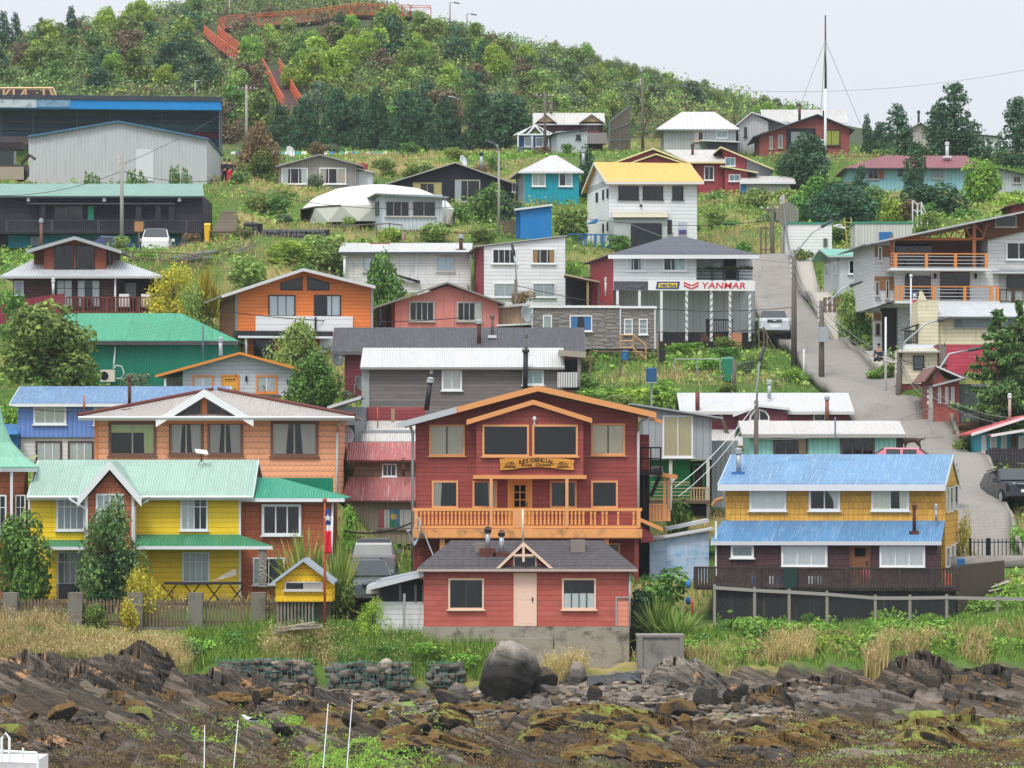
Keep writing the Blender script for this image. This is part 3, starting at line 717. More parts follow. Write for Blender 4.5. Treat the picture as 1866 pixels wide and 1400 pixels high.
yw=clap('F2CB22',.2,.3,dirt='B88F10'); GR=rmet('A6C6B6',.11,.5,'CBDCD2'); GR2=rmet('3F9067',.11,.4,'7FB79A'); RS=shing('B86A4C',.22,.24,.5); SL=plain('DCE0E2',.5,.15)
h.blk(52,903,436,1100,8,yw)
rg=h.gabx(50,904,460,838,8,GR,None,None,ov=.45,fas=SL,fh=.14,rw=3.0,gut=SL)
h.poly([(160,1098),(160,908),(200,862),(240,908),(240,1098)],.7,RS,w=-.7,name='gable_wall')
h.gaby((141,908),(200,840),(258,908),3.2,GR,ov=.35,fas=SL,fh=.36,w=-.7,bo=-.35)
for x in (157.5,242.5): h.post(x,905,985,SL,.11,w=-.72,name='corner_board')
h.blk(435,903,439,1098,.12,SL,w=-.04,name='corner_board'); h.blk(51,903,55,1098,.12,SL,w=-.04,name='corner_board')
DW='5A6268'
h.win(175,900,226,985,4,1,SL,'F','AEB6BA',w=-.7,transom=.33,fw=.07)
h.win(103,908,155,967,4,1,SL,'F','8E979C',transom=.24,fw=.07); h.win(329,908,379,967,4,1,SL,'1','B8BCBC',transom=.24,fw=.07)
h.win(332,1006,382,1062,4,1,SL,'F','9AA2A4',transom=.3,fw=.07); h.win(104,1005,152,1066,4,1,SL,'F','8E8F90',transom=.3,fw=.07)
def skirt(x0,x1,e0,e1,yt,yb,d=1.2):
 a=h.L(x0,yt,-.03);b=h.L(x1,yt,-.03);c=h.L(e1,yb,-d);dd=h.L(e0,yb,-d)
 ro=h.slab([[dd,c,b,a]],GR2,.06,'skirt_roof'); m=MB(); h.beam(m,dd+Vector((0,-.03,0)),c+Vector((0,-.03,0)),.13,.03,-.01); m.build('fascia',SL,ro); return ro
skirt(244,435,247,497,974,995); skirt(80,158,78,158,984,996)
h.pipe([(126,905),(128,911),(158,928),(158,1090)],SL,.05,w=-.75); h.pipe([(271,905),(270,912),(246,925),(245,1090)],SL,.05,w=-.75)
RS2=shing('B2623F',.22,.24,.45)
h.blk(437,908,600,1100,7,RS2,w=.4,name='wing_wall')
TG=rmet('1F9D78',.11,.35,'6FC5A8')
a=h.L(455,870,3.0);b=h.L(508,871,3.0);c=h.L(628,908,-.1);d=h.L(440,908,-.1); e=h.L(628,908,6.5); f=h.L(440,870,3.0)
wr=h.slab([[d,c,b,a],[c,Vector((c.x,6.4,c.z)),b]],TG,.06,'wing_roof'); m=MB(); h.beam(m,d+Vector((0,-.03,0)),c+Vector((0,-.03,0)),.14,.03,-.01); m.build('fascia',SL,wr)
h.blk(505,871,607,908,.1,vert('148263',.1,.3,True),w=5.2,name='green_gable')
h.win(477,919,549,976,3,1,SL,'',w=.3,fw=.1); h.win(461,1016,519,1066,2,1,SL,'L','A9AEB0',w=.3)
h.post(479,1000,1070,stonewall('9A9490',.2,.1),.3,w=-1.0,name='brick_column')
h.pipe([(606,915),(604,1000),(604,1050)],SL,.05,w=.3)
tc=h.L(-22,985,1.6); sc=h.Y/F
m=MB(); zb=h.L(-22,1098,1.6).z; zt=h.L(-22,850,1.6).z
m.lathe([(76*sc,zb),(76*sc,zt)],8,(tc.x,1.6,0),R(22.5)); m.build('tower_wall',RS,h.o)
m=MB(); m.lathe([(96*sc,h.L(0,853,1.6).z-.05),(98*sc,h.L(0,851,1.6).z),(72*sc,h.L(0,833,1.6).z),(46*sc,h.L(0,806,1.6).z),(32*sc,h.L(0,775,1.6).z),(22*sc,h.L(0,735,1.6).z),(.03,h.L(0,640,1.6).z)],8,(tc.x,1.6,0),R(22.5)); tr=m.build('tower_roof',rmet('7FB89C',.3,.4,'B9CFC2',flat=True),h.o)
m=MB(); m.lathe([(97*sc,h.L(0,860,1.6).z),(99*sc,h.L(0,853.5,1.6).z)],8,(tc.x,1.6,0),R(22.5)); m.build('fascia',SL,tr)
w0=1.6-76*sc*math.cos(R(22.5))-.01
h.win(-12,902,12,975,2,1,SL,'','A0A8AC',w=w0,transom=.3,fw=.06)
h.post(21,855,985,SL,.1,w=w0+.05,name='corner_board'); h.win(28,902,47,975,2,1,SL,'','A0A8AC',w=w0+.5,transom=.3,fw=.05)
e=empty('antenna_panel',h.world(h.L(367,836,2.2)),R(15)); tag(e,'flat white satellite panel on a small tripod on the pale green roof','antenna')
m=MB(); m.prism([(-.25,-.2,.22),(.25,-.2,.16),(.25,.15,.3),(-.25,.15,.36)],(0,0,.04)); m.build('panel',WHITE,e)
m=MB(); m.tube((0,0,-.15),(0,0,.24),.02,n=6); m.tube((0,0,0),(-.15,-.15,-.25),.012,n=5); m.tube((0,0,0),(.15,-.15,-.25),.012,n=5); m.tube((0,0,0),(0,.2,-.1),.012,n=5); m.build('tripod',BLACK,e)
h=H('garden_shed','tiny bright yellow shingled shed with grey gable boards and one long window','shed',553,1097,142.6)
h.base(1150,505,603,2.2); YS=shing('F5C526',.2,.25,.25,True,dirt='B08A18')
h.poly([(502,1097),(502,1060),(553,1024),(605,1060),(605,1097)],2.4,YS)
h.gaby((494,1062),(553,1018),(609,1061),2.5,rmet('A9B4BC',.1,.3),ov=.25,fas=plain('A8B8C6',.5,.25),fh=.13)
h.win(519,1060,588,1076,2,1,plain('C9C6C0',.6,.3),'2','C8C2B8',fw=.05)
m=MB(); a=h.L(516,1142,.3);b=h.L(576,1097,.3); m.box(a.x,.3,a.z,b.x,.33,b.z); m.build('green_netting',plain('1F6B4E',.8,.5,8.0),h.o)
wd=plain('8B8378',.85,.5,3.0,dirt='5A544C')
m=MB()
for i in range(11):
 c=h.L(506+i*6.4,1142,.15).x; m.box(c-.035,.1,a.z-.1,c+.035,.15,b.z-.003)
m.build('slat_panel',wd,h.o)
h.blk(500,1140,604,1172,2.2,CONC,w=-.02,name='footing')
h=H('blue_roofed_house','two storey ochre and brown shingled house with bright blue corrugated roofs and a dark deck','house',1520,990,151,yaw=-11.5)
h.base(1125,1300,1725,9,front=-5); YO=shing('EAB250',.2,.26,.6,dirt='7A5420'); BR=shing('4A343A',.22,.24,.4); BL=rmet('78A6D0',.1,.8,'B0CAE0');
h.blk(1322,884,1722,1062,6.6,YO)
h.gabx(1309,882,1722,828,6.6,BL,None,None,ov=.45,fas=plain('D6DAE0',.5,.25),fh=.26,gw=(YO,1322,1722))
a=h.L(1316,949,-.02);b=h.L(1722,949,-.02);c=h.L(1716,986,-2.0);d=h.L(1295,986,-2.0)
lr=h.slab([[d,c,b,a]],rmet('6298C8',.1,.8,'A4C2DC'),.06,'porch_roof'); m=MB(); h.beam(m,d+Vector((0,-.03,0)),c+Vector((0,-.03,0)),.16,.03,-.01); m.build('fascia',plain('C9CED3',.5,.25),lr)
h.blk(1303,988,1708,1072,1.7,BR,w=-1.75,name='porch_wall')
WW=plain('E3E6E6',.45,.12)
h.win(1366,887,1433,931,2,1,WW,'12','E6E6E4',fw=.09); h.win(1474,887,1531,931,2,1,WW,'t','C8CBC8',fw=.09); h.win(1588,887,1657,931,2,1,WW,'1r','DDD6C4',fw=.09)
h.win(1332,993,1374,1017,1,1,WW,'F','8C9294',w=-1.75,fw=.09); h.win(1424,992,1508,1033,3,1,WW,'12','E4E8EA',w=-1.75,fw=.09); h.win(1603,992,1686,1034,3,1,WW,'F','DCE2E6',w=-1.75,fw=.09)
h.door(1548,989,1587,1072,plain('7A5236',.6,.5),plain('6A4630',.6,.4),w=-1.75,pan=3,glz=.3,gcols=1,grows=1)
uu=1722
for x0,x1,y0,y1 in ((1724,1728,888,935),(1730,1735,887,933),(1738,1744,884,930),(1723,1729,996,1035),(1732,1737,992,1030),(1739,1745,988,1024)):
 try:h.win(x0,y0,x1,y1,1,1,WW,'','CFCBC4',side='r',u=uu,fw=.05,sill=False)
 except Exception as e_: print('swin',e_)
h.blk(1303,950,1306,1050,.1,WW,w=-1.8,name='corner_board')
h.stack(1346,826,862,9,GALV,w=1.0,flash=plain('3A6EA8',.6,.4)); h.stack(1666,926,970,6.5,RUST,w=-1.2,flash=RUST); h.stack(1706,928,950,5,GALV,w=-.6)
DK=vert('3A3234',.14,.5); DB=plain('3E3533',.8,.5,3.0,dirt='5A5048')
h.blk(1268,1070,1745,1075,3.8,DB,w=-5.3,name='deck_floor')
h.rail(1268,1744,1035,1071,DB,w=-5.3,n=86,bw=.085,tw=.07,posts=(1268,1384,1545,1640,1700,1743),name='deck_railing')
h.blk(1298,1075,1742,1132,.08,vert('26282C',.2,.5),w=-5.1,name='deck_skirt')
h.blk(1428,1034,1453,1072,.05,plain('1E3A34',.7,.4),w=-5.42,name='green_board')
m=MB(); p=h.L(1744,1070,-5.3); q=h.L(1800,1065,-2.2); m.prism([(p.x+.05,-5.3,p.z-1.1),(p.x+1.5,-1.5,p.z-.6),(p.x+1.5,-1.5,p.z+.95),(p.x+.05,-5.3,p.z+.85)],(.06,0,0)); m.build('side_screen',vert('5A4C44',.14,.6),h.o)
sm_h=h
LG=plain('D3D6D8',.5,.25); TRO=plain('D98A3C',.5,.35); GREYW='8C8A88'
h=H('orange_house','salmon orange scalloped shingle house with grey corrugated hip roof and peaked centre window','house',400,870,163)
h.base(900,172,618,8); OS=shing('F8AE86',.23,.25,.2,True,dirt='B8673C'); RW=rmet('BDB6B0',.1,.45,'8C7468')
h.blk(172,760,619,905,7.5,OS)
hr=h.gabx(143,759,646,711,7.5,RW,388,398,ov=.75,fas=plain('E0E2E4',.45,.2),fh=.15,gut=SL)
m=MB();
for a,b in (((143,757.5),(388,709)),((646,757.5),(398,709))):
 m.tube(h.L(a[0],a[1]-1,-.72),h.L(b[0],b[1],3.75),.09,n=6)
m.build('ridge_cap',plain('6A3A32',.7,.4),hr)
h.poly([(286,772),(286,760),(372,718),(450,760),(450,772)],2.0,plain('E98A50',.6,.3),w=-.35,name='gable_wall')
h.gaby((284,765),(372,710),(462,764),3.4,RW,ov=.45,fas=plain('E6E8EA',.45,.15),fh=.34,w=-.35,bo=-.4)
BRF=plain('7A5A4C',.55,.3)
h.gwin([(309,757),(368,757),(368,722)],BRF,w=-.36,bars=((340,740,340,757),)); h.gwin([(377,757),(438,757),(377,722)],BRF,w=-.36,bars=((405,740,405,757),))
h.win(198,769,285,831,2,1,BRF,'Vr','A9AE78',fw=.12,inner=plain('A9A294',.5,.2)); h.win(308,769,371,830,2,1,BRF,'LR','A39A94',fw=.12,inner=plain('A9A294',.5,.2))
h.win(378,769,443,830,2,1,BRF,'LR','9A928C',fw=.12,inner=plain('A9A294',.5,.2)); h.win(493,768,580,832,2,1,BRF,'LR','A8A098',fw=.12,inner=plain('A9A294',.5,.2))
h.pipe([(632,760),(616,775),(614,790),(614,935)],SL,.06); h.blk(172,760,178,870,.1,plain('E08A50',.6,.2),w=-.05,name='corner_board')
h.stack(236,693,742,6.5,RUST,w=1.2,flash=RUST)
h=H('blue_house','cornflower blue house with faded blue corrugated roof and white lower storey','house',150,838,174)
h.base(850,35,172,7);
h.blk(33,735,260,797,6.5,vert('6C8FD4',.22,.3)); h.blk(37,797,250,860,6.3,clap('D6D4D0',.2,.3),w=.15,name='lower_wall')
h.gabx(18,735,410,704,6.5,rmet('6C94BE',.1,.7,'B4C6D6'),None,None,ov=.4,fas=plain('DDE0E2',.5,.2),fh=.14)
h.win(61,737,121,774,3,1,WHITE,'F','B9BCB0',fw=.09); h.win(171,737,216,775,2,1,WHITE,'F','B0B2AA',fw=.08)
h.win(65,804,113,842,3,1,plain('4A3A36',.6,.3),'F','C9CACA',w=.15,fw=.08,inner=WHITE); h.win(124,804,171,842,3,1,plain('4A3A36',.6,.3),'F','C4C8C4',w=.15,fw=.08,inner=WHITE)
h.stack(177,805,838,7,GALV,w=-.6); h.stack(153,720,752,3,plain('B8603C'),w=-.5,cap=False,name='vent_pipe')
g=H('blue_lean_to','small bright blue corrugated lean-to at the side of the cornflower blue house','shed',22,840,173)
g.base(848,10,32,3); g.blk(9,790,32,860,3,vert('1F5E94',.1,.3,True)); g.shed(9,33,791,9,33,773,3,rmet('2B7FC0',.1,.3),ov=.2,fas=None)
h=H('tin_roof_shack','old shingled shack with two rusty pink corrugated roofs between the orange and red houses','shack',685,990,165)
h.base(1000,628,750,6); PR=rmet('C06A6A',.1,.7,'D9C2BC'); PR2=rmet('BC7472',.1,.9,'E0D0CC')
h.blk(645,836,760,870,4,shing('8C7464',.2,.24,.7),w=2.0)
h.gabx(632,838,775,806,4,PR,None,None,ov=.3,fas=plain('7A4A44',.7,.5),fh=.07,w=2.0)
h.win(696,845,723,869,3,1,WHITE,'',w=2.0,fw=.06)
h.blk(628,908,760,992,3.6,vert('A69A86',.24,.6,dirt='5E5648'))
h.shed(620,770,912,636,770,868,2.1,PR2,ov=.3,fas=plain('6A4A44',.7,.5),fh=.07)
o=h.win(688,926,752,964,4,1,plain('8A8278',.7,.4),'',fw=.05)
m=MB(); pl,a0,b0,a1,b1=h.rect(690,929,750,962,-.03)
fl=[('B43A4C',0,.17),('D8D4CE',.17,.33),('2F7FA8',.34,.62),('D6D2CC',.64,.98)]
for i,(c,q0,q1) in enumerate(fl):
 m=MB(); m.box(a0+(a1-a0)*q0,-.034,b0,a0+(a1-a0)*q1,-.03,b1); m.build('window_flag',cloth(c),o)
m=MB(); m.box(a0+(a1-a0)*.36,-.0375,b0,a0+(a1-a0)*.54,-.0345,b0+(b1-b0)*.4); m.build('window_flag',cloth('2E8A52'),o)
m=MB(); m.tube((a0+(a1-a0)*.46,-.035,b0+(b1-b0)*.62),(a0+(a1-a0)*.46,-.039,b0+(b1-b0)*.62),.14,n=16); m.build('window_flag',cloth('E0B83A'),o)
h.stack(735,843,868,6,RUST,w=1.2)
g=H('white_tin_shed','low shed with patched white corrugated roofs and a burgundy wall above the pink tin shack','shed',705,806,171)
g.base(815,640,765,4); g.blk(668,742,775,770,.2,clap('8A3A3E',.18,.5),w=3.6); g.blk(662,784,780,830,4,vert('9AA0A2',.14,.5,True),w=.3,name='lower_wall')
g.shed(665,780,800,668,780,767,3.3,rmet('D6D4CE',.1,.5,'A58A78'),ov=.2,fas=plain('B8B4AC',.6,.4),fh=.06)
g.shed(658,775,804,660,775,790,.3,rmet('D9D8D2',.1,.5,'A56A4C'),ov=1.2,fas=None)
g.stack(688,742,784,2.2,plain('B8603C'),w=2,cap=False,name='vent_pipe'); g.post(716,745,770,plain('9A8468'),.16,w=2)
g=H('grey_metal_shed','narrow grey corrugated shed with sloping roof squeezed behind the orange house','shed',632,800,172)
g.base(830,605,662,4); g.blk(604,742,664,850,3.5,vert('7E868A',.12,.5,True)); g.slope((596,741),(658,722),3.5,rmet('A9AEB0',.1,.4),ov=.4,fas=plain('B9BCBC',.5,.3)); g.blk(620,775,646,800,.06,DARK,w=-.02,name='opening_shade')  # dark panel laid on the wall for the shade inside an opening
dish('wall_dish','pale round satellite dish under the eaves between orange house and pink shack',628,793,168,.42,30,20,plain('AEB2B4',.5,.2))
h=H('grey_timber_house','long weathered grey timber house with light corrugated roof behind the red guesthouse','house',845,742,178)
h.base(765,660,1050,7); GW=wood('7C7674',.17,'z',.55,dirt='4E4A4C')
h.blk(662,668,1024,790,6,GW); h.gabx(657,669,1028,634,6,rmet('D6D7D4',.1,.3,'B0ACA4'),None,None,ov=.35,fas=plain('8E8C8A',.7,.4),fh=.1,gw=(GW,662,1024))
h.blk(659,671,673,790,.1,plain('9AA0A0',.6,.3),w=-.05,name='corner_board')
h.win(805,675,842,712,2,1,WHITE,'F','C8C6C2',fw=.08); h.win(952,675,991,702,2,1,WHITE,'F','A4B4B8',fw=.08)
h.stack(957,642,712,9,plain('26292C',.5,.3),w=-.6,lean=1); h.stack(959,614,655,4.5,plain('5E5C5A',.5,.3),w=1.4); h.stack(974,655,672,5,RUST,w=2.4)
m=MB()
for i in range(12):
 a=h.L(1016+i*3.1,706,-.3); m.box(a.x,-.32,a.z,a.x+.045,-.28,a.z+.72)
m.build('porch_slat',WHITE,h.o)
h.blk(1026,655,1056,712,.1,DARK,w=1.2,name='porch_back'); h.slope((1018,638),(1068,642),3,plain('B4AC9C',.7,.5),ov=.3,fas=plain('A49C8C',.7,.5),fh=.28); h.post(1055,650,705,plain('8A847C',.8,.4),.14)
m=MB(); a=h.L(786,682,-.15); m.tube(a,a+Vector((0,0,.2)),.1,n=8); m.build('wall_lamp',GALV,h.o)
h=H('slate_roof_house','burgundy house under a long dark grey corrugated roof behind the grey timber house','house',830,700,191)
h.base(735,610,1060,6); h.blk(628,640,1060,740,5.8,clap('6E2A34',.18,.4));
h.gabx(604,641,1066,597,5.8,rmet('4C4A50',.11,.5,'6E6C70'),None,None,ov=.4,fas=plain('6A6468',.7,.4),fh=.14)
h.stack(873,590,630,8,RUST,w=0.8,capmat=GALV); h.stack(897,580,613,6,plain('6A5E58',.7,.4),w=1.5,flash=LG)
h.blk(660,650,668,742,.1,plain('A9AAA8',.5,.3),w=-.05,name='corner_board'); dish('roof_dish','dark satellite dish on the burgundy corner beside the grey timber house',653,700,190,.42,60,15,plain('6A6A6C',.5,.2))
dish('corner_dish','dark grey dish on the pale post by the burgundy wall under the slate grey roof',614,655,189.5,.36,40,15,plain('5A5E62',.5,.2))
h=H('grey_gabled_house','pale grey clapboard house with orange door, orange window trims and white gable roof','house',437,720,186)
h.base(728,300,540,8,front=-1); GC=clap('B9BEC4',.19,.25)
h.poly([(333,760),(333,670),(437,648),(538,670),(538,760)],7,GC); h.blk(298,690,333,760,5,vert('9A968C',.2,.5),w=1.0,name='porch_wall')
h.gaby((283,684),(437,642),(548,672),7,rmet('D9DADA',.1,.25),ov=.5,fas=TRO,fh=.13)
OT=plain('D98840',.5,.3)
h.win(351,684,389,716,2,1,OT,'12','C4C6CC',fw=.1,inner=WHITE); h.win(467,684,505,717,2,1,OT,'12','C2C4CA',fw=.1,inner=WHITE)
h.door(403,683,436,722,plain('E0A040',.4,.3),OT,pan=2,glz=.26,gcols=4,grows=1); m=MB(); a=h.L(449,690,-.08); m.ball(a,.06,.06,.16); m.build('wall_lamp',BLACK,h.o)
h.stack(402,622,648,7,GALV,w=1.5); h.post(301,690,740,SL,.1,w=-.3); h.rail(480,540,722,745,plain('5A4A44',.7,.4),w=-.8,n=6,bw=.04,name='porch_railing')
h=H('teal_hall','big teal green corrugated hall with bright green hip roof','hall',300,700,194)
h.base(715,70,432,8); TW=vert('11795F',.12,.35,True,dirt='1F5A48'); TR=rmet('3FA57C',.1,.35,'8CCBAE',sheet=2.2)
h.blk(64,620,428,740,8,TW); h.gabx(58,621,435,571,8,TR,120,330,ov=.4,fas=plain('4A4A48',.7,.5),fh=.2)
h.pipe([(210,630),(208,660),(207,672)],LG,.05); h.pipe([(424,600),(424,655)],GALV,.06,name='vent_pipe',w=-.5) if False else h.stack(370,592,655,3.5,plain('5F6E78'),w=-.6,cap=False,name='vent_pipe')
m=MB(); a=h.L(183,696,-.7);b=h.L(209,674,-.7); m.box(a.x,-.75,a.z,b.x,-.3,b.z); ac=m.build('outdoor_unit',plain('D0CCBE',.5,.2),h.o)
m=MB(); c=h.L(190,685,-.76); m.tube(c,c+Vector((0,-.02,0)),.22,n=16); m.build('fan_grille',DARK,ac)
m=MB(); m.path([h.L(207,672,-.6),h.L(212,666,-.6),h.L(222,668,-.6),h.L(226,680,-.6),h.L(220,690,-.6),h.L(212,690,-.6)],.035,6); m.build('hose',LG,ac)
h.stack(402,622,642,5,GALV,w=-1,name='flue')
h=H('tangerine_house','tall tangerine clapboard house with pale gable roof, trapezoid attic windows and white band','house',555,650,200,yaw=11)
h.base(665,400,680,8); OC=clap('E8803C',.19,.25,dirt='A85420')
h.poly([(431,690),(431,528),(553,494),(679,525),(679,690)],7.5,OC)
h.gaby((404,538),(553,489),(684,521),7.5,rmet('B4B4B2',.1,.3),ov=.7,fas=plain('CFCFCC',.5,.25),fh=.17)
u=h.L(431,600,0).x; m=MB(); z0=h.L(431,690,0).z; z1=h.L(431,540,0).z; m.box(u-.06,.1,z0,u-.004,7.4,z1); m.build('side_cladding',wood('8A5A3C',.2,'z',.5),h.o)
h.blk(429,532,433,650,.1,plain('8A8E90',.5,.3),w=-.05,name='downpipe'); h.blk(676,525,680,650,.1,plain('A4A8A8',.5,.3),w=-.05,name='corner_board')
DB2=plain('2A2C30',.5,.2)
h.gwin([(511,529),(511,516),(551,504),(551,529)],DB2,fw=.05); h.gwin([(560,529),(560,504),(600,516),(600,529)],DB2,fw=.05)
h.win(489,538,538,577,3,1,DB2,'F','C6C8CE',fw=.06); h.win(572,538,621,577,3,1,DB2,'2','CDD0D6',fw=.06)
h.blk(466,577,643,604,.12,clap('E3E4E4',.3,.15),w=-.13,name='white_band'); h.blk(430,604,606,612,1.3,rmet('3A3A3E',.1,.3),w=-1.2,name='canopy_roof')
h.blk(434,613,606,616,.1,SL,w=-1.2,name='canopy_fascia'); h.win(462,618,500,652,3,1,DB2,'',fw=.06); h.blk(583,612,610,700,.1,plain('E3E6EA',.5,.2),w=-.12,name='white_panel'); h.post(448,616,655,SL,.12,w=-1.0)
m=MB(); q=h.L(575,603,-.2); m.tube(q,h.L(575,578,-.2),.05); m.build('pole',BLACK,h.o)
h=H('pink_house','faded pink board house with low dark gable roof and peeling paint under its eaves','house',815,605,206,yaw=9)
h.base(618,684,915,8); PK=vert('E08A80',.6,.5,dirt='C9B4AC',gap=.25)
h.poly([(720,640),(720,551),(815,521),(908,550),(908,640)],7,PK); h.gaby((676,562),(815,514),(921,553),7,rmet('9A9894',.1,.4),ov=.5,fas=plain('8E8884',.7,.5),fh=.1)
u=h.L(720,580,0).x; h.blk(684,558,719,640,.2,wood('8F887E',.2,'z',.5),w=1.8,name='porch_wall')
WG=plain('B4B0AA',.7,.3)
h.win(745,549,792,586,4,1,WG,'',fw=.09); h.win(832,550,878,586,4,1,WG,'r','D4CFC8',fw=.09); h.win(690,560,697,595,1,1,DARK,'',w=1.8,fw=.04); h.door(704,556,712,597,plain('4A3A34'),w=1.8,pan=1,fw=.05)
g=H('plank_shed','tan plank shed with a patched tin roof by the white three storey house','shed',925,610,207)
g.base(618,905,962,4); g.blk(906,556,965,620,3,wood('A58A70',.24,'x',.5)); g.slope((903,558),(968,552),3,rmet('8A7A6C',.1,.5),ov=.3,fas=WG); g.slope((905,592),(970,589),1.5,LG,ov=.8,fas=LG,fh=.1,w=-.6)
dish('grey_dish','big grey mesh satellite dish beside the stone clad house',957,574,204,.5,55,10,plain('9EA4A8',.5,.3))
h=H('brown_chalet','brown timber chalet with metal skirt roof and brick red dormer windows','house',140,570,216)
h.base(590,10,330,8,front=-1.5); BW2=clap('4E2C2C',.18,.4)
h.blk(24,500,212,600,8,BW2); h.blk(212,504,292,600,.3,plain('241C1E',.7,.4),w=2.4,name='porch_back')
MR=rmet('BFC3C6',.14,.3,'8E9294')
a=h.L(58,474,2.6);b=h.L(216,474,2.6);c=h.L(298,503,-.8);d=h.L(0,503,-.8)
sr=h.slab([[d,c,b,a],[c,Vector((c.x,8,c.z)),Vector((b.x,7,b.z)),b],[Vector((d.x,8,d.z)),d,a,Vector((a.x,7,a.z))]],MR,.06,'skirt_roof'); m=MB(); h.beam(m,d+Vector((0,-.03,0)),c+Vector((0,-.03,0)),.13,.03,-.01); m.build('fascia',plain('B4B8BA',.5,.3),sr)
h.blk(80,446,192,492,5,clap('8E4630',.19,.35),w=.6,name='dormer_wall'); h.blk(62,455,206,490,4,clap('6E3428',.19,.35),w=1.6,name='dormer_side')
h.poly([(80,447),(135,436),(192,447)],4,clap('8E4630',.19,.35),w=.6,name='dormer_gable')
h.gaby((48,456),(136,431),(222,457),6,rmet('9A9EA0',.1,.3),ov=.6,fas=plain('A9ADB0',.5,.3),fh=.2,w=.6)
h.win(99,447,134,489,2,1,DB2,'',w=.6,fw=.05); h.win(138,447,172,489,2,1,DB2,'',w=.6,fw=.05); h.win(191,458,203,484,1,1,DB2,'',w=1.55,fw=.04)
h.win(102,510,133,560,2,1,DB2,'F','C4C8CA',fw=.06,transom=.3); h.win(140,510,183,560,3,1,DB2,'LR','C6CACC',fw=.06,transom=.3); h.win(26,512,43,538,1,1,WHITE,'F','A4A8C8',fw=.05); h.win(224,514,250,545,1,1,DB2,'F','8A8E90',w=2.35,fw=.06)
h.post(210,503,570,SL,.1,w=-.5); RR=plain('6E3A32',.7,.4)
h.rail(120,332,541,570,RR,w=-1.6,n=38,bw=.07,posts=(152,195,253,330),name='deck_railing'); h.blk(118,569,334,574,2.2,RR,w=-1.7,name='deck_floor')
h.stack(75,405,460,5.5,plain('7A5A4E',.7,.5),w=3.0,capmat=GALV); h.stack(97,514,538,5,LG,w=-.8,name='flue')
for x in (218,258):
 m=MB(); a=h.L(x,560,-.9); m.box(a.x,-1.2,a.z,a.x+.55,-.6,a.z+.75); m.build('covered_chair',cloth('C9C6C8'),h.o)
e=H('burgundy_fence','tall burgundy board fence stepping down beside the brown chalet deck','fence',60,590,211)
e.base(600,0,118,.5); e.poly([(-40,610),(-40,556),(20,549),(78,540),(117,535),(117,610)],.12,clap('7E2A38',.16,.35))
h=H('stone_clad_cabin','flat roofed cabin clad in grey stone with white trim and small wooden steps','cabin',1080,640,205,yaw=3)
h.base(655,968,1195,4); ST=stonewall('8A8480',.75,.2,.5)
h.blk(970,559,1194,636,4.2,ST); h.blk(966,557,1131,561,4.5,WHITE,w=-.1,name='roof_trim'); h.blk(1131,558,1197,562,4.5,WHITE,w=-.1,name='roof_trim')
for x in (970,1130.5,1193.5): h.blk(x-1.2,561.5,x+1.2,636,.08,LG,w=-.05,name='corner_board')
h.win(989,575,1006,604,1,1,WHITE,'F','B9C0BA',fw=.06); h.win(1038,575,1079,604,1,1,WHITE,'LR','3E84C0',fw=.06)
for x0,x1 in ((1137,1153),(1164,1180)): h.win(x0,581,x1,610,1,3,WHITE,'F','AAB0B4',fw=.06)
m=MB(); TB=plain('C09A70',.7,.5,3.0)
for x in range(975,1196,20):
 a=h.L(x,662,.3); m=MB(); m.box(a.x-.06,.25,a.z-.2,a.x+.06,.37,h.L(x,636.4,.3).z); m.build('stilt',plain('7A6A58',.8,.5),h.o)
m=MB()
def bar(x0,y0,x1,y1,w0,r=.05): m.tube(h.L(x0,y0,w0),h.L(x1,y1,w0),r,n=4)
for y in (611,622,634): bar(1131,y,1154,y,-1.0)
bar(1131,611,1131,636,-1.0); bar(1154,611,1154,636,-1.0); bar(1154,611,1177,630,-1.0); bar(1177,630,1177,658,-1.0); bar(1154,636,1176,654,-1.0)
for i in range(4): a=h.L(1152+i*5,640+i*4.5,-1.0);b=h.L(1172,640+i*4.5,-1.0); m.box(a.x,-1.0,a.z-.05,b.x,-.5,a.z)
m.build('steps',TB,h.o)
h=H('shop_building','white two storey shop with grey tiled hip roof, long sign band and striped columns','shop',1245,632,212,yaw=8)
h.base(640,1119,1372,9); SW=clap('DCDEE0',.2,.25);
h.blk(1118,462,1269,529,8,SW); h.blk(1269,462,1371,512,.15,SW,w=1.6,name='balcony_back'); h.blk(1269,511,1372,529,8,SW,w=0,name='balcony_floor')
u=h.L(1118,500,0).x; m=MB(); m.box(u-.05,.03,h.L(1118,620,0).z,u-.004,8,h.L(1118,463,0).z); m.build('red_side_wall',plain('A03038',.6,.3),h.o)
h.gabx(1108,464,1383,431,8,rtile('5A5C64',.3,.34,.35),1222,1246,ov=.55,fas=plain('DCDDDD',.5,.2),fh=.22)
h.blk(1119,529,1376,607,.2,vert('C9CDCB',.45,.2),w=2.0,name='shopfront_wall')
h.blk(1200,606,1372,634,1.9,plain('22252A',.6,.4,2.0,dirt='8A5A4A'),w=.3,name='plinth'); h.blk(1119,600,1200,640,1.9,plain('9A958E',.7,.4),w=.3,name='plinth')
h.blk(1119,513,1181,528.5,.1,stonewall('5E5E64',.3,.3,.3),w=-.11,name='grey_panel')
sb=h.blk(1181,512.5,1376,529,.12,plain('E6E6E4',.4,.12),w=-.12,name='sign_band')
w0=-.121
m=MB(); m.prism([h.L(x,y,w0) for x,y in ((1195,526.5),(1197.5,513.5),(1239,513.5),(1236.5,526.5))],(0,-.02,0)); lp=m.build('logo_plate',plain('1E2F78',.4,.1),sb)
m=MB(); m.prism([h.L(x,y,w0-.021) for x,y in ((1199,524),(1200.5,516),(1235,516),(1233.5,524))],(0,-.006,0)); m.build('logo_field',plain('F0D23C',.4,.1),sb)
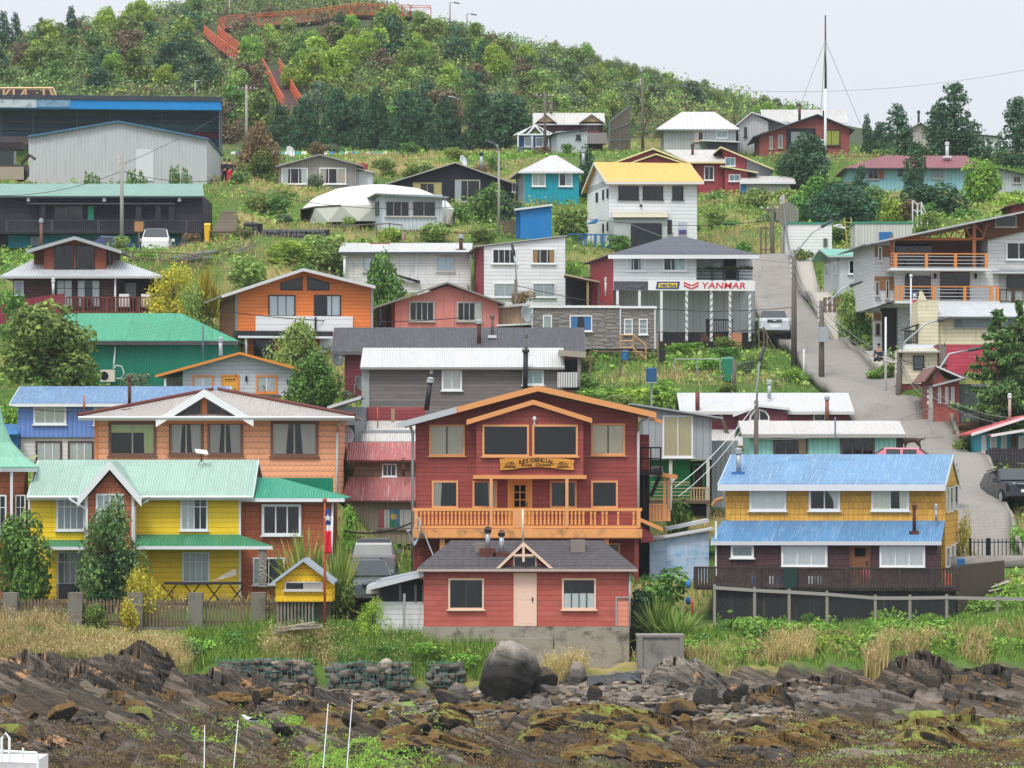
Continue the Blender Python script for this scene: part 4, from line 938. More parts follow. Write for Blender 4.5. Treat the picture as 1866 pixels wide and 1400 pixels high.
o=label_text('vertus',plain('1E2F78',.4,.1),.19,'lettering',sb,.02,.2,w=.95); a=h.L(1217.5,520,w0-.03); o.location=a
REDS=plain('C8203C',.4,.1)
m=MB()
for y0 in (513.5,519):
 m.prism([h.L(x,y,w0) for x,y in ((1246,y0),(1259.5,y0+6),(1259.5,y0+8.6),(1246,y0+3))],(0,-.02,0)); m.prism([h.L(x,y,w0) for x,y in ((1273,y0),(1260.5,y0+6),(1260.5,y0+8.6),(1273,y0+3))],(0,-.02,0))
m.build('logo_mark',REDS,sb)
o=label_text('YANMAR',REDS,.34,'lettering',sb,.008,.12,w=2.52); o.location=h.L(1319,520.5,w0-.01)
cs=plain('DDE0E0',.45,.15); sk=plain('23313A',.5,.2)
for px in (1125,1165,1205,1251,1296,1330,1366):
 c=h.post(px,528.5,622,cs,.14,w=.0,name='column')
 if px>1240:
  a=h.L(px,622,0);b=h.L(px,529,0); m=MB(); n=8; k=-1 if px in (1251,1330) else 1
  for i in range(n):
   z=a.z+(b.z-a.z)*(i+.2)/n; m.prism([(a.x-.075,-.074,z),(a.x+.075,-.074,z+.16*k),(a.x+.075,-.074,z+.16*k+.07),(a.x-.075,-.074,z+.07)],(0,-.006,0)); m.build('painted_stripe',sk,c); m=MB()
h.win(1142,469,1176,494,3,1,WHITE,'lr','C8CACC',fw=.07); h.win(1208,469,1250,494,3,1,WHITE,'2','AAB8B8',fw=.07)
h.win(1296,471,1318,508,2,1,WG,'F','B8BCBE',w=1.6,fw=.05); h.door(1318,470,1341,511,DARK,w=1.6,pan=0)
GB=plain('3A3E40',.6,.3); rl=h.rail(1271,1372,489,510,GB,w=.05,n=2,bw=.05,posts=(1298,1320,1344),name='balcony_railing',horiz=3)
m=MB(); rs=np.random.RandomState(3)
a=h.L(1270,490,-.05);b=h.L(1372,488,-.05)
for i in range(420):
 t=rs.rand(); x=a.x+(b.x-a.x)*t; z=a.z+(b.z-a.z)*t+rs.normal(0,.05)-.03*math.sin(t*20); y=-.06+rs.normal(0,.05); q=rs.normal(0,1,3)*.05; r_=rs.normal(0,1,3)*.05
 m.add([(x,y,z),(x+q[0],y+q[1],z+q[2]),(x+q[0]+r_[0],y+q[1]+r_[1],z+q[2]+r_[2]),(x+r_[0],y+r_[1],z+r_[2])],[(0,1,2,3)])
m.build('garland_foliage',plain('2E5A3A',.7,.5,9.0,dirt='A0303C'),rl)
h.rail(1288,1336,582,607,BLACK,w=.25,n=11,bw=.035,posts=(1289,),name='iron_railing')
h.blk(1335,606,1352,635,.7,wood('C4886C',.25,'z',.3),w=-.5,name='brick_steps'); h.stack(1104,512,540,4,LG,w=2,name='flue')
g=H('open_shed','dark open sided shed with a sloping tin roof between white house and shop','shed',1065,560,216)
g.base(565,1032,1108,4); g.blk(1031,505,1104,575,.2,plain('34323A',.8,.4),w=3); g.slope((1029,499),(1108,516),3.4,rmet('8A6A58',.1,.5),ov=.2,fas=plain('B8A890',.7,.5),fh=.1)
for x in (1071,1092): g.post(x,512,560,plain('A8946A' if x<1080 else '6A6A6C'),.13)
h=H('white_town_house','tall plain white clapboard house with one sloping roof and a dark red side','house',955,560,221,yaw=5)
h.base(570,882,1030,7); WC=clap('DEE0E0',.22,.25)
h.poly([(882,620),(882,447),(1030,430),(1030,620)],7,WC); h.slope((866,449),(1033,429),7,rmet('8A8884',.1,.4),ov=.12,fas=plain('B9B8B4',.6,.3),fh=.05)
u=h.L(882,500,0).x; m=MB(); m.box(u-.05,.03,h.L(882,570,0).z,u-.004,7,h.L(882,449,0).z); m.build('red_side_wall',plain('8E2838',.6,.3),h.o)
h.win(897,454,941,481,4,1,WHITE,'',fw=.06); h.win(969,454,1012,481,3,1,WHITE,'lr','B98A4C',fw=.06); h.win(899,516,941,542,2,1,WHITE,'F','B9BEC0',fw=.06); h.win(970,516,1012,542,2,1,WHITE,'F','B4BABC',fw=.06)
h=H('long_white_house','low long white clapboard house with pale tin roof and curtained windows','house',740,520,227)
h.base(528,620,858,6); WD=clap('D2D3D0',.17,.5,dirt='7A7870')
h.blk(630,459,857,540,6,WD); h.gabx(617,459,860,443,6,rmet('D0D1CE',.12,.4,'9A8A80'),None,None,ov=.5,fas=plain('4A5058',.6,.3),fh=.12)
h.win(662,469,694,496,2,1,WG,'F','C4CACC',fw=.06); h.win(796,468,828,495,2,1,WG,'F','B4C2CE',fw=.06); h.blk(757,462,760,515,.06,LG,w=-.06,name='corner_board')
h.stack(840,434,456,7,RUST,w=.5,capmat=GALV,flash=RUST); h.stack(735,419,450,6,plain('8E7A68',.7,.4),w=4,capmat=GALV); h.stack(628,470,520,5,LG,w=-.3,name='flue')
h.slope((722,500),(765,512),2,rmet('9A9C9E',.1,.4),ov=.1,fas=DARK,fh=.08,w=-2.2); h.blk(690,515,852,545,2,WD,w=-2.0,name='extension')
h.blk(674,443,710,447,1.2,plain('A04034',.7,.5),w=2.6,name='rusty_patch')
h=H('hillside_house','large white and brown timber house with two long orange railed balconies up on the hillside','house',1720,640,206,yaw=4)
h.base(650,1592,1720,8); WB=clap('D2D3D4',.2,.35); BT=wood('6A4636',.2,'z',.4); HB=wood('9A7450',.22,'z',.5)
h.blk(1630,490,1820,560,8,WB); h.blk(1800,424,1900,560,7,WB,w=.4,name='upper_wall'); h.blk(1634,438,1804,492,.2,BT,w=2.4,name='balcony_back'); h.poly([(1790,440),(1790,408),(1880,384),(1880,418)],5,BT,w=.2,name='timber_gable')
h.blk(1593,440,1630,560,7.2,WB,w=.3,name='side_bay'); h.blk(1594,448,1627,468,.05,HB,w=.24,name='timber_panel'); h.blk(1594,504,1628,528,.05,HB,w=.24,name='timber_panel')
h.slope((1577,444),(1900,378),8,rmet('8E9296',.12,.3),ov=.9,fas=plain('AEB4B8',.5,.3),fh=.1)
h.win(1630,443,1700,490,3,1,plain('5A3A30'),'',w=2.4,fw=.06)
m=MB()
for i in range(8):
 x0=1640+i*20; m.tube(h.L(x0,437-(i*3.4),-.3),h.L(x0+10,433-(i+.5)*1.2 if i%2 else 436,-.3),.045,n=4); m.tube(h.L(x0+10,436,-.3),h.L(x0+20,434-(i+1)*3.4,-.3),.045,n=4)
m.tube(h.L(1630,436,-.3),h.L(1790,436,-.3),.07,n=4); m.tube(h.L(1630,436,-.3),h.L(1795,402,-.3),.06,n=4); m.build('roof_truss',plain('A8643C',.7,.4),h.o)
ORP=plain('D68A4A',.6,.4)
for x in (1625,1775): h.post(x,406 if x>1700 else 430,490,plain('9A5A38',.7,.4),.18,w=-.3)
h.blk(1622,489,1802,493,1.6,LG,w=-1.2,name='balcony_floor'); h.blk(1628,549,1822,553,1.6,LG,w=-1.2,name='balcony_floor')
h.rail(1623,1800,462,489,ORP,w=-1.1,tw=.06,posts=(1632,1688,1741,1797),name='balcony_railing',horiz=4,mat2=GALV); h.rail(1630,1820,522,549,ORP,w=-1.1,tw=.06,posts=(1633,1642,1701,1758,1806,1818),name='balcony_railing',horiz=4,mat2=GALV)
BF=plain('5A3A34',.5,.3); h.win(1649,503,1696,543,2,1,BF,'',fw=.06,tint='2A4A4E'); h.win(1713,496,1767,549,2,1,BF,'',fw=.07); h.win(1833,441,1880,474,2,1,WHITE,'',w=.4,fw=.08); h.win(1834,502,1880,528,2,1,BF,'',w=.4,fw=.06); h.win(1813,393,1852,414,1,1,WG,'',w=.2,fw=.05)
h.shed(1808,1900,496,1808,1900,486,1.0,rmet('9AA2A8',.1,.2),ov=.8,fas=LG,fh=.06,w=.3); h.rail(1818,1880,527,550,plain('4A3A34'),w=-.9,n=4,posts=(1820,1846),name='porch_railing')
h.win(1600,450,1607,476,1,1,WHITE,'',w=.24,fw=.05); h.win(1595,513,1602,540,1,1,WG,'',w=.24,fw=.05); h.win(1614,510,1620,545,1,1,WG,'',w=.24,fw=.05)
for x in (1654,1704,1778):
 m=MB(); a=h.L(x,503,-.1); m.ball(a,.09,.08,.16); m.build('wall_lamp',BLACK,h.o)
h.slope((1578,566),(1630,548),1.4,rmet('5A5E60',.1,.4),ov=.5,fas=DARK,fh=.06,w=-.8)
h.blk(1636,558,1760,660,5,stonewall('C4C8CA',.4,.2,.15),w=.4,name='ground_wall'); h.blk(1606,562,1637,640,.3,plain('3A2E2E',.7,.5),w=.8,name='garage_door'); h.blk(1592,568,1607,640,.3,WB,w=.3,name='ground_wall'); h.blk(1593,570,1606,585,.1,HB,w=.22,name='timber_panel'); h.win(1596,590,1603,610,1,1,BF,'',w=.3,fw=.04)
h=H('cream_house','cream clapboard house with pale tin roof and a tall blank cream wall','house',1770,628,197)
h.base(640,1672,1866,6); CR=clap('DAD2B4',.2,.45,dirt='8A7E60');
h.blk(1673,548,1710,640,3,CR,w=-.3,name='blank_wall'); h.blk(1704,575,1900,660,6,CR); h.shed(1712,1910,577,1695,1910,553,3.4,rmet('C9CDD0',.12,.3),ov=.5,fas=plain('5A6066',.6,.3),fh=.1)
h.win(1737,578,1815,599,4,1,WG,'F','7A8890',fw=.05,sill=False); h.win(1828,578,1880,599,3,1,WG,'F','7A8890',fw=.05,sill=False)
h.poly([(1673,549),(1676,530),(1680,530),(1690,549)],.1,CR,w=-.3,name='broken_board'); h.rail(1648,1672,602,626,plain('2E3230'),w=-.4,n=7,bw=.06,name='dark_railing'); h.slope((1646,600),(1675,590),1,DARK,ov=.2,fas=DARK,fh=.05,w=-.3)
h=H('cream_hut','small cream clapboard hut with a grey shuttered window beside the road','hut',1676,700,191)
h.base(708,1643,1708,4,front=-.3); h.blk(1644,636,1708,700,3.6,CR); h.blk(1643,700,1709,712,3.5,plain('7A3A38',.7,.4),w=.05,name='plinth'); h.shed(1636,1712,640,1650,1712,628,3,rmet('C9CDCE',.12,.4,'A8907C'),ov=.4,fas=plain('B8B0A0',.6,.4),fh=.06)
h.win(1664,648,1684,674,1,1,DARK,'',fw=.05,bk=plain('5E666E',.5,.2),sill=False)
h=H('crimson_shed','crimson board shed with an old grey door above the grey metal house','shed',1760,668,190.5)
h.base(676,1712,1800,4); h.blk(1726,628,1815,690,3,clap('B03A4C',.2,.4)); h.blk(1708,628,1726,690,2,plain('7E3A3C',.6,.4),w=.5,name='side_wall'); h.door(1711,629,1725,664,plain('8A8680',.7,.4),w=.45,pan=1,glz=.4,fw=.05)
h=H('red_grey_house','low brick red house with three narrow white windows and grey wing under the conifer','house',1740,768,184)
h.base(775,1700,1805,5); RC=clap('A85A50',.22,.35)
h.blk(1701,694,1748,790,5,RC); h.poly([(1694,698),(1705,668),(1722,692),(1722,700)],4,RC,w=.02,name='gable_wall'); h.blk(1747,700,1830,790,4,vert('9AA2A8',.14,.3,True),w=.4,name='wing_wall')
h.slope((1684,694),(1706,666),5,plain('7A5A50',.7,.4),ov=.4,fas=plain('6A4A42'),fh=.14); h.slope((1705,666),(1760,690),5,LG,ov=.4,fas=LG,fh=.08); h.slope((1700,702),(1770,684),3,rmet('B8BCC0',.12,.3),ov=.4,fas=plain('A4A8AA'),fh=.1,w=-.2)
for x in (1709,1722,1733): h.win(x,705,x+6,736,1,1,WHITE,'F','C8C8C4',fw=.05,sill=False)
h.win(1816,718,1830,732,2,1,WHITE,'',w=.4,fw=.05)
h=H('turquoise_cottage','turquoise cottage with coral red tin roof and white windows behind a dark picket fence','cottage',1830,845,177)
h.base(852,1785,1900,5,front=-2); TQ=vert('2EB4CC',.2,.3); CT=rmet('D05A60',.12,.3,'E09A94')
h.blk(1787,790,1930,860,4.5,TQ); h.slope((1770,790),(1878,756),4.5,CT,ov=.5,fas=plain('E0DCDC',.5,.2),fh=.14); h.slope((1806,792),(1930,772),1.6,CT,ov=.3,fas=plain('E0DCDC',.5,.2),fh=.13,w=-1.4)
for x0,x1 in ((1789,1797),(1804,1816),(1824,1834),(1856,1880)): h.win(x0,794,x1,824,2,1,WHITE,'F','C6C2BA',fw=.06)
h.door(1842,793,1853,832,plain('6A4A44'),pan=2,fw=.05); h.stack(1840,725,773,5.5,plain('B4A294',.7,.4),w=1.0,capmat=LG)
h=H('wine_house','wine red house under bright corrugated roof with an arched window','house',1420,800,185)
h.base(812,1262,1550,6); WN=clap('7A3446',.18,.35); BRT=rmet('D9DADA',.1,.25,'B8B8B4')
h.blk(1264,748,1546,840,6,WN); h.gabx(1240,750,1556,716,6,BRT,None,None,ov=.4,fas=plain('C9C9C6',.5,.3),fh=.13)
h.poly([(1346,768),(1346,752),(1385,742),(1435,752),(1435,768)],2,WN,w=-.5,name='dormer_wall'); h.gaby((1336,756),(1384,738),(1440,744),3,BRT,ov=.25,fas=LG,fh=.12,w=-.5,bo=-.3)
h.gwin([(1366,768),(1366,757),(1372,748),(1384,745),(1396,750),(1402,759),(1402,768)],WHITE,w=-.51,fw=.07,bars=((1384,748,1384,768),)); h.win(1482,752,1504,768,1,1,WHITE,'',fw=.06)
h.shed(1293,1362,812,1296,1362,783,2.2,rmet('D2D0CE',.1,.3),ov=.2,fas=plain('7A3A40'),fh=.08,w=-2.3); h.blk(1296,812,1362,870,2,vert('9AA0A4',.14,.3,True),w=-2.0,name='porch_wall')
h.stack(1271,714,748,8,plain('7A4A46',.7,.4),w=-.2,cap=False); h.stack(1402,700,727,7,GALV,w=1.5); h.stack(1507,728,770,7,plain('8E5A44',.7,.5),w=-.6,capmat=GALV)
m=MB(); m.tube(h.L(1313,757,-.6),h.L(1334,812,-.6),.1,n=6); m.build('prop',plain('5E5248',.8,.5),h.o)
h=H('mint_house','mint green house with white corrugated roof and dark framed windows','house',1500,830,174)
h.base(842,1366,1640,5); MT=vert('9AD8D2',.22,.3)
h.blk(1366,790,1633,860,5,MT); h.blk(1633,793,1646,860,4.6,wood('4A4240',.2,'x',.5),w=.2,name='side_porch'); h.gabx(1353,791,1650,767,5,rmet('D4D0CC',.11,.3,'9E968E'),None,None,ov=.35,fas=plain('A8A6A4',.6,.5),fh=.16)
WF=plain('5A4E48',.6,.4); h.win(1409,795,1472,832,3,1,WF,'r','9A7A4A',fw=.1); h.win(1531,795,1594,832,3,1,WF,'',fw=.1); m=MB(); m.tube(h.L(1522,800,-.4),h.L(1522,760,-.4),.04); m.build('pole',plain('6E8AA8'),h.o)
h=H('stilt_house','grey board house on stilts with a tall lace curtained window and green lower room','house',1240,938,166)
h.base(945,1185,1340,5); GB2=vert('A4AAAE',.3,.3)
h.poly([(1172,838),(1172,738),(1297,757),(1297,838)],5,GB2); h.slope((1150,735),(1317,761),5,rmet('8E9294',.1,.3),ov=.35,fas=plain('9CA0A2'),fh=.07)
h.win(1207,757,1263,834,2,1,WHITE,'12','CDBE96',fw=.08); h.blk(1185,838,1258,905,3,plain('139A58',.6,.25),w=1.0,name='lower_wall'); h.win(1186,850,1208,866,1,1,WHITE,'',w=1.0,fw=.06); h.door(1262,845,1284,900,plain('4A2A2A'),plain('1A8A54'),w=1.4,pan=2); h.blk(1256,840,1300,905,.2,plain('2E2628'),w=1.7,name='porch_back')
for x in (1290,1222): h.post(x,838,945,plain('C9C8C4',.6,.3),.15,w=.1)
PWD=plain('BDA27E',.7,.5,3.0)
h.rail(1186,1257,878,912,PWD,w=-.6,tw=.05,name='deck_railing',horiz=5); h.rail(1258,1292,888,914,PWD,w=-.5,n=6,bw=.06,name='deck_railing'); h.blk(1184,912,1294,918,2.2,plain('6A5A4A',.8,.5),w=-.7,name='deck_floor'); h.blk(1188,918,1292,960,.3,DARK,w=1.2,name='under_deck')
h.blk(1297,803,1345,925,3,vert('8E979C',.22,.3),w=1.2,name='side_wing')
m=MB(); m.path([h.L(1298,922,-1),h.L(1305,912,-1),h.L(1318,908,-1)],.1,6); m.build('bent_timber',plain('C08A5A',.7,.4),h.o)
g=H('mural_shed','low shed with a washed out blue seascape painted on its front panels','shed',1238,1040,153.5)
g.base(1060,1185,1295,3);
def mural():
 t=NT('faded_mural'); tc,v,x,y,z=t.obj(); n1=t.noise(v,2.2,6,.7); n2=t.noise(t.comb(t.m('MULTIPLY',x,1.2),0.0,t.m('MULTIPLY',z,3.4)),1.6,6,.75)
 c=t.ramp(n1,[(.3,C('6FA6D2')),(.5,C('A9C4E0')),(.7,C('BFC8E4'))]); f=t.ramp(n2,[(.55,(0,0,0,1)),(.66,(1,1,1,1))]); c=t.mix(t.m('MULTIPLY',f,.75),c,C('3F6E90'))
 ln=t.m('LESS_THAN',t.m('FRACT',t.m('DIVIDE',t.m('ADD',x,50.05),.9)),.02); c=t.mix(t.m('MULTIPLY',ln,.6),c,C('8AA0B4')); return t.fin(c,.6,.3)
g.poly([(1184,1075),(1184,985),(1292,966),(1292,1075)],2.6,mural()); g.slope((1170,984),(1300,962),2.6,LG,ov=.2,fas=plain('C8CCD0',.5,.3),fh=.1); g.slope((1213,962),(1292,946),1.5,LG,ov=.3,fas=plain('B8BCC0',.5,.3),fh=.14,w=2.0)
h=H('long_dark_building','long dark timber building with pale green roof, gallery railing and turquoise ground floor','building',190,450,246)
h.base(458,0,366,9); DT=wood('34323C',.2,'z',.5,dirt='50505A')
h.blk(-40,356,369,450,8,DT); h.shed(-60,372,357,-60,369,335,5,rmet('7FA898',.12,.35,'A9C4B8'),ov=.5,fas=plain('4A5458'),fh=.1)
h.blk(15,426,366,452,.12,vert('1F93B0',.9,.5,dirt='38404A'),w=-.14,name='ground_floor'); h.blk(-30,422,366,426,1.5,plain('26282C'),w=-1.5,name='gallery_floor')
h.rail(12,366,401,422,plain('43474C',.6,.3),w=-1.4,n=90,bw=.03,tw=.05,posts=(12,95,180,262,340),name='gallery_railing'); m=MB(); m.box(h.L(50,373,-.5).x,-.9,h.L(50,373,-.5).z,h.L(318,373,-.5).x,-.1,h.L(50,371.5,-.5).z); m.build('canopy',plain('5A5E66'),h.o)
DFR=plain('3C424A',.5,.3)
for x0,x1 in ((72,84),(98,152),(160,172),(246,259),(282,294),(307,319)): h.win(x0,375,x1,401,1 if x1-x0<30 else 2,1,DFR,'',fw=.06,sill=False)
m=MB(); a=h.L(160,401,-.1);b=h.L(171,376,-.1); m.box(a.x,-.12,a.z,b.x,-.09,b.z); m.build('green_panel',plain('2EA884',.5,.4),h.o)
for x0,x1 in ((53,75),(192,206),(262,290),(328,350)): h.win(x0,430,x1,450,2,1,DFR,'F','7A8890',w=-.14,fw=.06,sill=False)
for x in (52,190,327):
 m=MB(); a=h.L(x,364,-.3); m.box(a.x-.1,-.4,a.z-.12,a.x+.1,-.1,a.z+.12); m.build('floodlight',LG,h.o)
h=H('grey_warehouse','big pale corrugated warehouse with low gable, blue roof edge and rusty streaks','warehouse',215,330,267)
h.base(337,52,378,14); h.poly([(52,345),(52,247),(215,222),(377,251),(377,345)],14,vert('C2C6C8',.25,.6,True,dirt='8A8680'))
h.gaby((50,248),(215,220),(380,252),14,rmet('4C86A8',.14,.5,'8A5A4C'),ov=.25,fas=rmet('4C86A8',.14,.6,'7A4A40'),fh=.12)
h.blk(248,273,280,330,.08,plain('CFD2D4',.5,.2),w=-.06,name='sliding_door')
h=H('blue_sports_hall','huge blue sports hall with a bright blue roof band and a dark open front','hall',190,330,294,yaw=5.5)
h.base(336,-60,400,18); BB=rmet('1287CC',.3,.35,'5FA8D6',dist=.04)
h.blk(-80,179,403,196.5,1.0,vert('1486CE',.35,.25,True),w=-1.2,name='roof_band'); h.blk(-80,176.5,405,179.5,16,plain('3A4048'),w=-1.3,name='roof'); h.blk(-80,196,403,345,.3,plain('3E5A72',.6,.5,.5),w=2.5,name='back_wall')
h.blk(-20,180.5,66,195.5,.05,plain('BFC8CC',.6,.5,2.0,dirt='2A4A64'),w=-1.26,name='worn_panel'); h.blk(62,181,128,195,.04,plain('7FA4BC',.6,.8,3.0,dirt='1A5A8C'),w=-1.255,name='worn_panel')
h.blk(255,220,400,240,.08,plain('4E7484',.6,.4),w=2.4,name='light_panel'); h.blk(340,240,400,252,.08,plain('7A2A44',.6,.3),w=2.38,name='maroon_panel'); h.blk(-60,249,52,300,.2,plain('8E7C80',.7,.3),w=2.2,name='lower_wall')
for x in (2,60,140,200,295,400): h.blk(x-1,197,x+1,345,.2,plain('5A6872'),w=.6 if x<390 else -.9,name='column')
for y in (208,222,236): h.blk(-60,y,400,y+1.2,.1,plain('44586A'),w=2.2,name='girder')
h.blk(402,197,404.5,300,16,plain('6A7A86',.6,.3),w=-.5,name='side_wall')
tf=H('timber_framing','bare pale timber wall frame standing on top behind the blue hall','frame',50,180,300)
tf.base(186,0,100,4,front=0); m=MB()
def tb(x0,y0,x1,y1,w=0): m.tube(tf.L(x0,y0,w),tf.L(x1,y1,w),.09,n=4)
tb(-20,161,97,161); tb(-20,178,103,178); tb(97,161,103,178); tb(90,161,97,178)
for x in (7,25,47,80): tb(x,161,x,178)
for x in (7,36): tb(x,178,x+12,162)
m.build('stud_frame',plain('D8B890',.7,.4),tf.o); tf.blk(-20,164,95,190,.2,plain('4A3A3E'),w=2,name='backing')
h=H('grey_plank_house','weathered grey plank bungalow with two large white windows','bungalow',578,342,273)
h.base(348,510,675,6); h.poly([(508,360),(508,299),(583,284),(650,299),(650,360)],6,vert('A09C98',.16,.6)); h.gaby((502,303),(583,281),(662,302),6,rmet('8E9294',.1,.3),ov=.4,fas=plain('9A9896'),fh=.09)
h.win(513,306,561,336,3,1,WHITE,'lr','C9CCCE',fw=.08,transom=None); h.win(582,306,631,336,3,1,WHITE,'lR','C4B4A8',fw=.08)
h.blk(650,312,678,352,3,LG,w=.5,name='annex'); h.slope((648,306),(680,313),3,plain('B8A898',.7,.5),ov=.2,fas=LG,fh=.08,w=.4); h.blk(652,298,668,312,2,plain('9A3A34',.7,.4),w=2,name='red_annex')
dish('ridge_dish','white dish on the ridge of the weathered grey plank bungalow',528,277,274,.42,50,20,LG)
h=H('black_gable_house','black stained timber house with wide low gable and pale roof edge','house',830,366,267,yaw=2)
h.base(372,720,935,7); h.poly([(722,385),(722,330),(830,301),(936,333),(936,385)],7,wood('242830',.2,'z',.4,dirt='3A3E46')); h.gaby((703,335),(830,296),(942,336),7,rmet('6E7478',.1,.3),ov=.4,fas=plain('B0B0AC',.6,.4),fh=.07)
h.win(752,333,805,362,4,1,plain('A89A6C',.6,.3),'lr','C8B87C',fw=.08); h.win(829,328,875,368,2,1,WG,'l','B8BCC0',fw=.07); h.win(933,334,940,350,1,1,WHITE,'',fw=.04)
h.stack(877,283,308,6,GALV,w=2,capmat=BLACK); dish('gable_dish','pale dish standing behind the black gabled house roof',843,294,268,.42,60,20,LG)
h=H('teal_cottage','bright teal square cottage with white pyramid roof','cottage',1005,365,263,yaw=6)
h.base(372,956,1055,6); h.blk(956,313,1055,385,5.5,vert('1496AC',.3,.15,gap=.2)); h.gabx(944,313,1064,283,5.5,rmet('D2D2D0',.12,.25),1004,1014,ov=.35,fas=plain('C9CCCC'),fh=.1)
u=h.L(956,340,0).x; m=MB(); m.box(u-.04,.02,h.L(956,372,0).z,u-.003,5.5,h.L(956,315,0).z); m.build('side_wall',vert('9AA0A4',.15,.4),h.o)
h.win(969,316,994,340,2,1,WHITE,'F','B4B8B4',fw=.07); h.win(1018,316,1043,340,2,1,WHITE,'2','B8BCC0',fw=.07); h.stack(1063,277,300,6,GALV,w=3)
h=H('white_cabin','small white board cabin with two wide dark windows in front of the white dome tent','cabin',752,417,241,yaw=10)
h.base(422,690,806,5); h.blk(696,355,806,440,4.6,vert('C4D0D8',.25,.2)); h.slope((684,352),(818,359),4.6,rmet('9AA2A8',.1,.3),ov=.5,fas=plain('8E949A'),fh=.1)
h.win(702,367,746,395,3,1,WG,'',fw=.06); h.win(751,367,794,395,2,1,WG,'',fw=.06); h.pipe([(811,358),(811,418)],GALV,.06,w=-.3)
u=h.L(696,400,0).x
h.win(678,370,683,398,1,1,DB2,'',side='l',u=696,fw=.08,sill=False); h.win(686,367,691,394,1,1,DB2,'',side='l',u=696,fw=.08,sill=False)
e=empty('dome_tent',P(690,413,249)); tag(e,'wide white faceted dome tent behind the white board cabin','tent'); GP.extend([tuple(P(x,414,y)) for x in (560,690,820) for y in (243,249,256)])
m=MB(); sc=249/F; rx=139*sc; rz=75*sc; ry=5.5; vs=[];fs=[]; nl=14; prof=[(1.0,0.0),(1.03,.38),(.86,.68),(.55,.9),(.22,.99)]
rs=np.random.RandomState(5)
for j,(r,z) in enumerate(prof):
 for i in range(nl):
  t=2*math.pi*(i+.5*(j%2))/nl; vs.append((r*rx*math.cos(t),r*ry*math.sin(t),z*rz))
vs.append((0,0,rz)); T=len(vs)-1
for j in range(len(prof)-1):
 for i in range(nl):
  a=j*nl+i;b=j*nl+(i+1)%nl;c=(j+1)*nl+i;d=(j+1)*nl+(i+1)%nl
  if j==0 and i in (7,): continue
  if j%2==0: fs+= [(a,b,c),(b,d,c)]
  else: fs+= [(a,b,d),(a,d,c)]
for i in range(nl): fs.append(((len(prof)-1)*nl+i,(len(prof)-1)*nl+(i+1)%nl,T))
m.add(vs,fs); m.build('canvas',plain('D4D2CC',.7,.08),e); m=MB()
for i in (6,7,8): m.tube(vs[i],vs[nl+i],.06,n=5); m.tube(vs[nl+i],vs[nl+(i+1)%nl],.06,n=5)
m.build('tent_frame',plain('5A4A40'),e); m=MB(); m.box(-rx*.75,-2,0,-rx*.72,2.5,rz*.55); m.build('inner_wall',plain('B8A48C',.8,.3),e)
h=H('yellow_roof_house','white clapboard house with golden yellow roof and grey garage block','house',1190,447,241,yaw=9)
h.base(452,1112,1270,8); WY=clap('DCDFE0',.24,.15)
h.blk(1110,328,1270,460,8,WY); h.gabx(1105,331,1282,297,8,rmet('DEA64C',.4,.2,'C89440',flat=True),None,None,ov=.5,fas=plain('DDDCD4',.5,.2),fh=.16,gw=(WY,1110,1270))
for x0,x1,c in ((1127,1164,2),(1171,1208,2),(1225,1245,1)): h.win(x0,340,x1,364,c,2,DB2,'',fw=.06)
gm=plain('B4BAB8',.6,.2); h.blk(1119,396,1216,450,2.0,gm,w=-2.0,name='garage'); h.shed(1116,1217,396,1116,1217,386,2.0,plain('B8B4A0',.6,.3),ov=.2,fas=DARK,fh=.04,w=-2.0); h.blk(1150,407,1206,450,.08,vert('2A2E36',.5,.3),w=-2.09,name='garage_door')
h.win(1215,401,1224,425,1,2,DB2,'',fw=.05)
o=h.blk(1236,405,1252,428,.05,plain('C4C6D2',.5,.4,6.0),w=-.06,name='poster'); h.blk(1237,419,1251,427,.01,plain('5A4A8A',.5,.3),w=-.072,name='poster_band',par=o)
for x0,x1,y0,y1 in ((1087,1090,351,369),(1099,1101,346,365),(1107,1109,344,362),(1099,1101,408,425),(1107,1109,405,422)): h.win(x0,y0,x1,y1,1,1,DB2,'',side='l',u=1110,fw=.05,sill=False)
h.rail(1060,1128,427,448,plain('2F6E9E'),w=-1.5,n=8,bw=.05,posts=(1085,1098,1128),name='blue_railing'); h.blk(1034,447,1150,453,1.6,plain('2A5E86'),w=-1.6,name='walkway'); h.rail(1034,1066,426,448,plain('2F6E9E'),w=-1.5,n=3,bw=.05,name='blue_railing')
m=MB(); m.prism([h.L(1073,407,-.4),h.L(1089,398,-.4),h.L(1089,406,-.4)],(0,1.2,0)); m.build('awning',plain('2A78B4',.5,.2),h.o); m=MB(); a=h.L(1168,375,-.05); m.tube(a,a+Vector((0,-.06,0)),.09,n=10); m.build('wall_lamp',BLACK,h.o)
g=H('blue_container','upright blue corrugated box shed with grey top','shed',976,432,236)
g.base(438,948,1005,3); g.blk(948,378,1005,445,2.6,vert('1879BC',.3,.25,True)); g.slope((937,381),(1007,372),2.6,LG,ov=.2,fas=LG,fh=.12); g.blk(940,383,948,440,2.2,vert('145E94',.3,.25,True),w=.3,name='side_wall')
h=H('red_twin_gable_house','brick red house with two yellow edged gables and pale roofs above the golden roof','house',1260,352,271)
h.base(358,1125,1410,8); RDB=vert('A04448',.4,.3,gap=.2); YE=plain('D8CF96',.5,.2); WRF=rmet('CFCBC4',.12,.3)
h.poly([(1130,372),(1130,292),(1190,276),(1250,295),(1250,372)],7,RDB,w=.3); h.gaby((1115,297),(1190,270),(1256,296),7,WRF,ov=.4,fas=YE,fh=.12,w=.3)
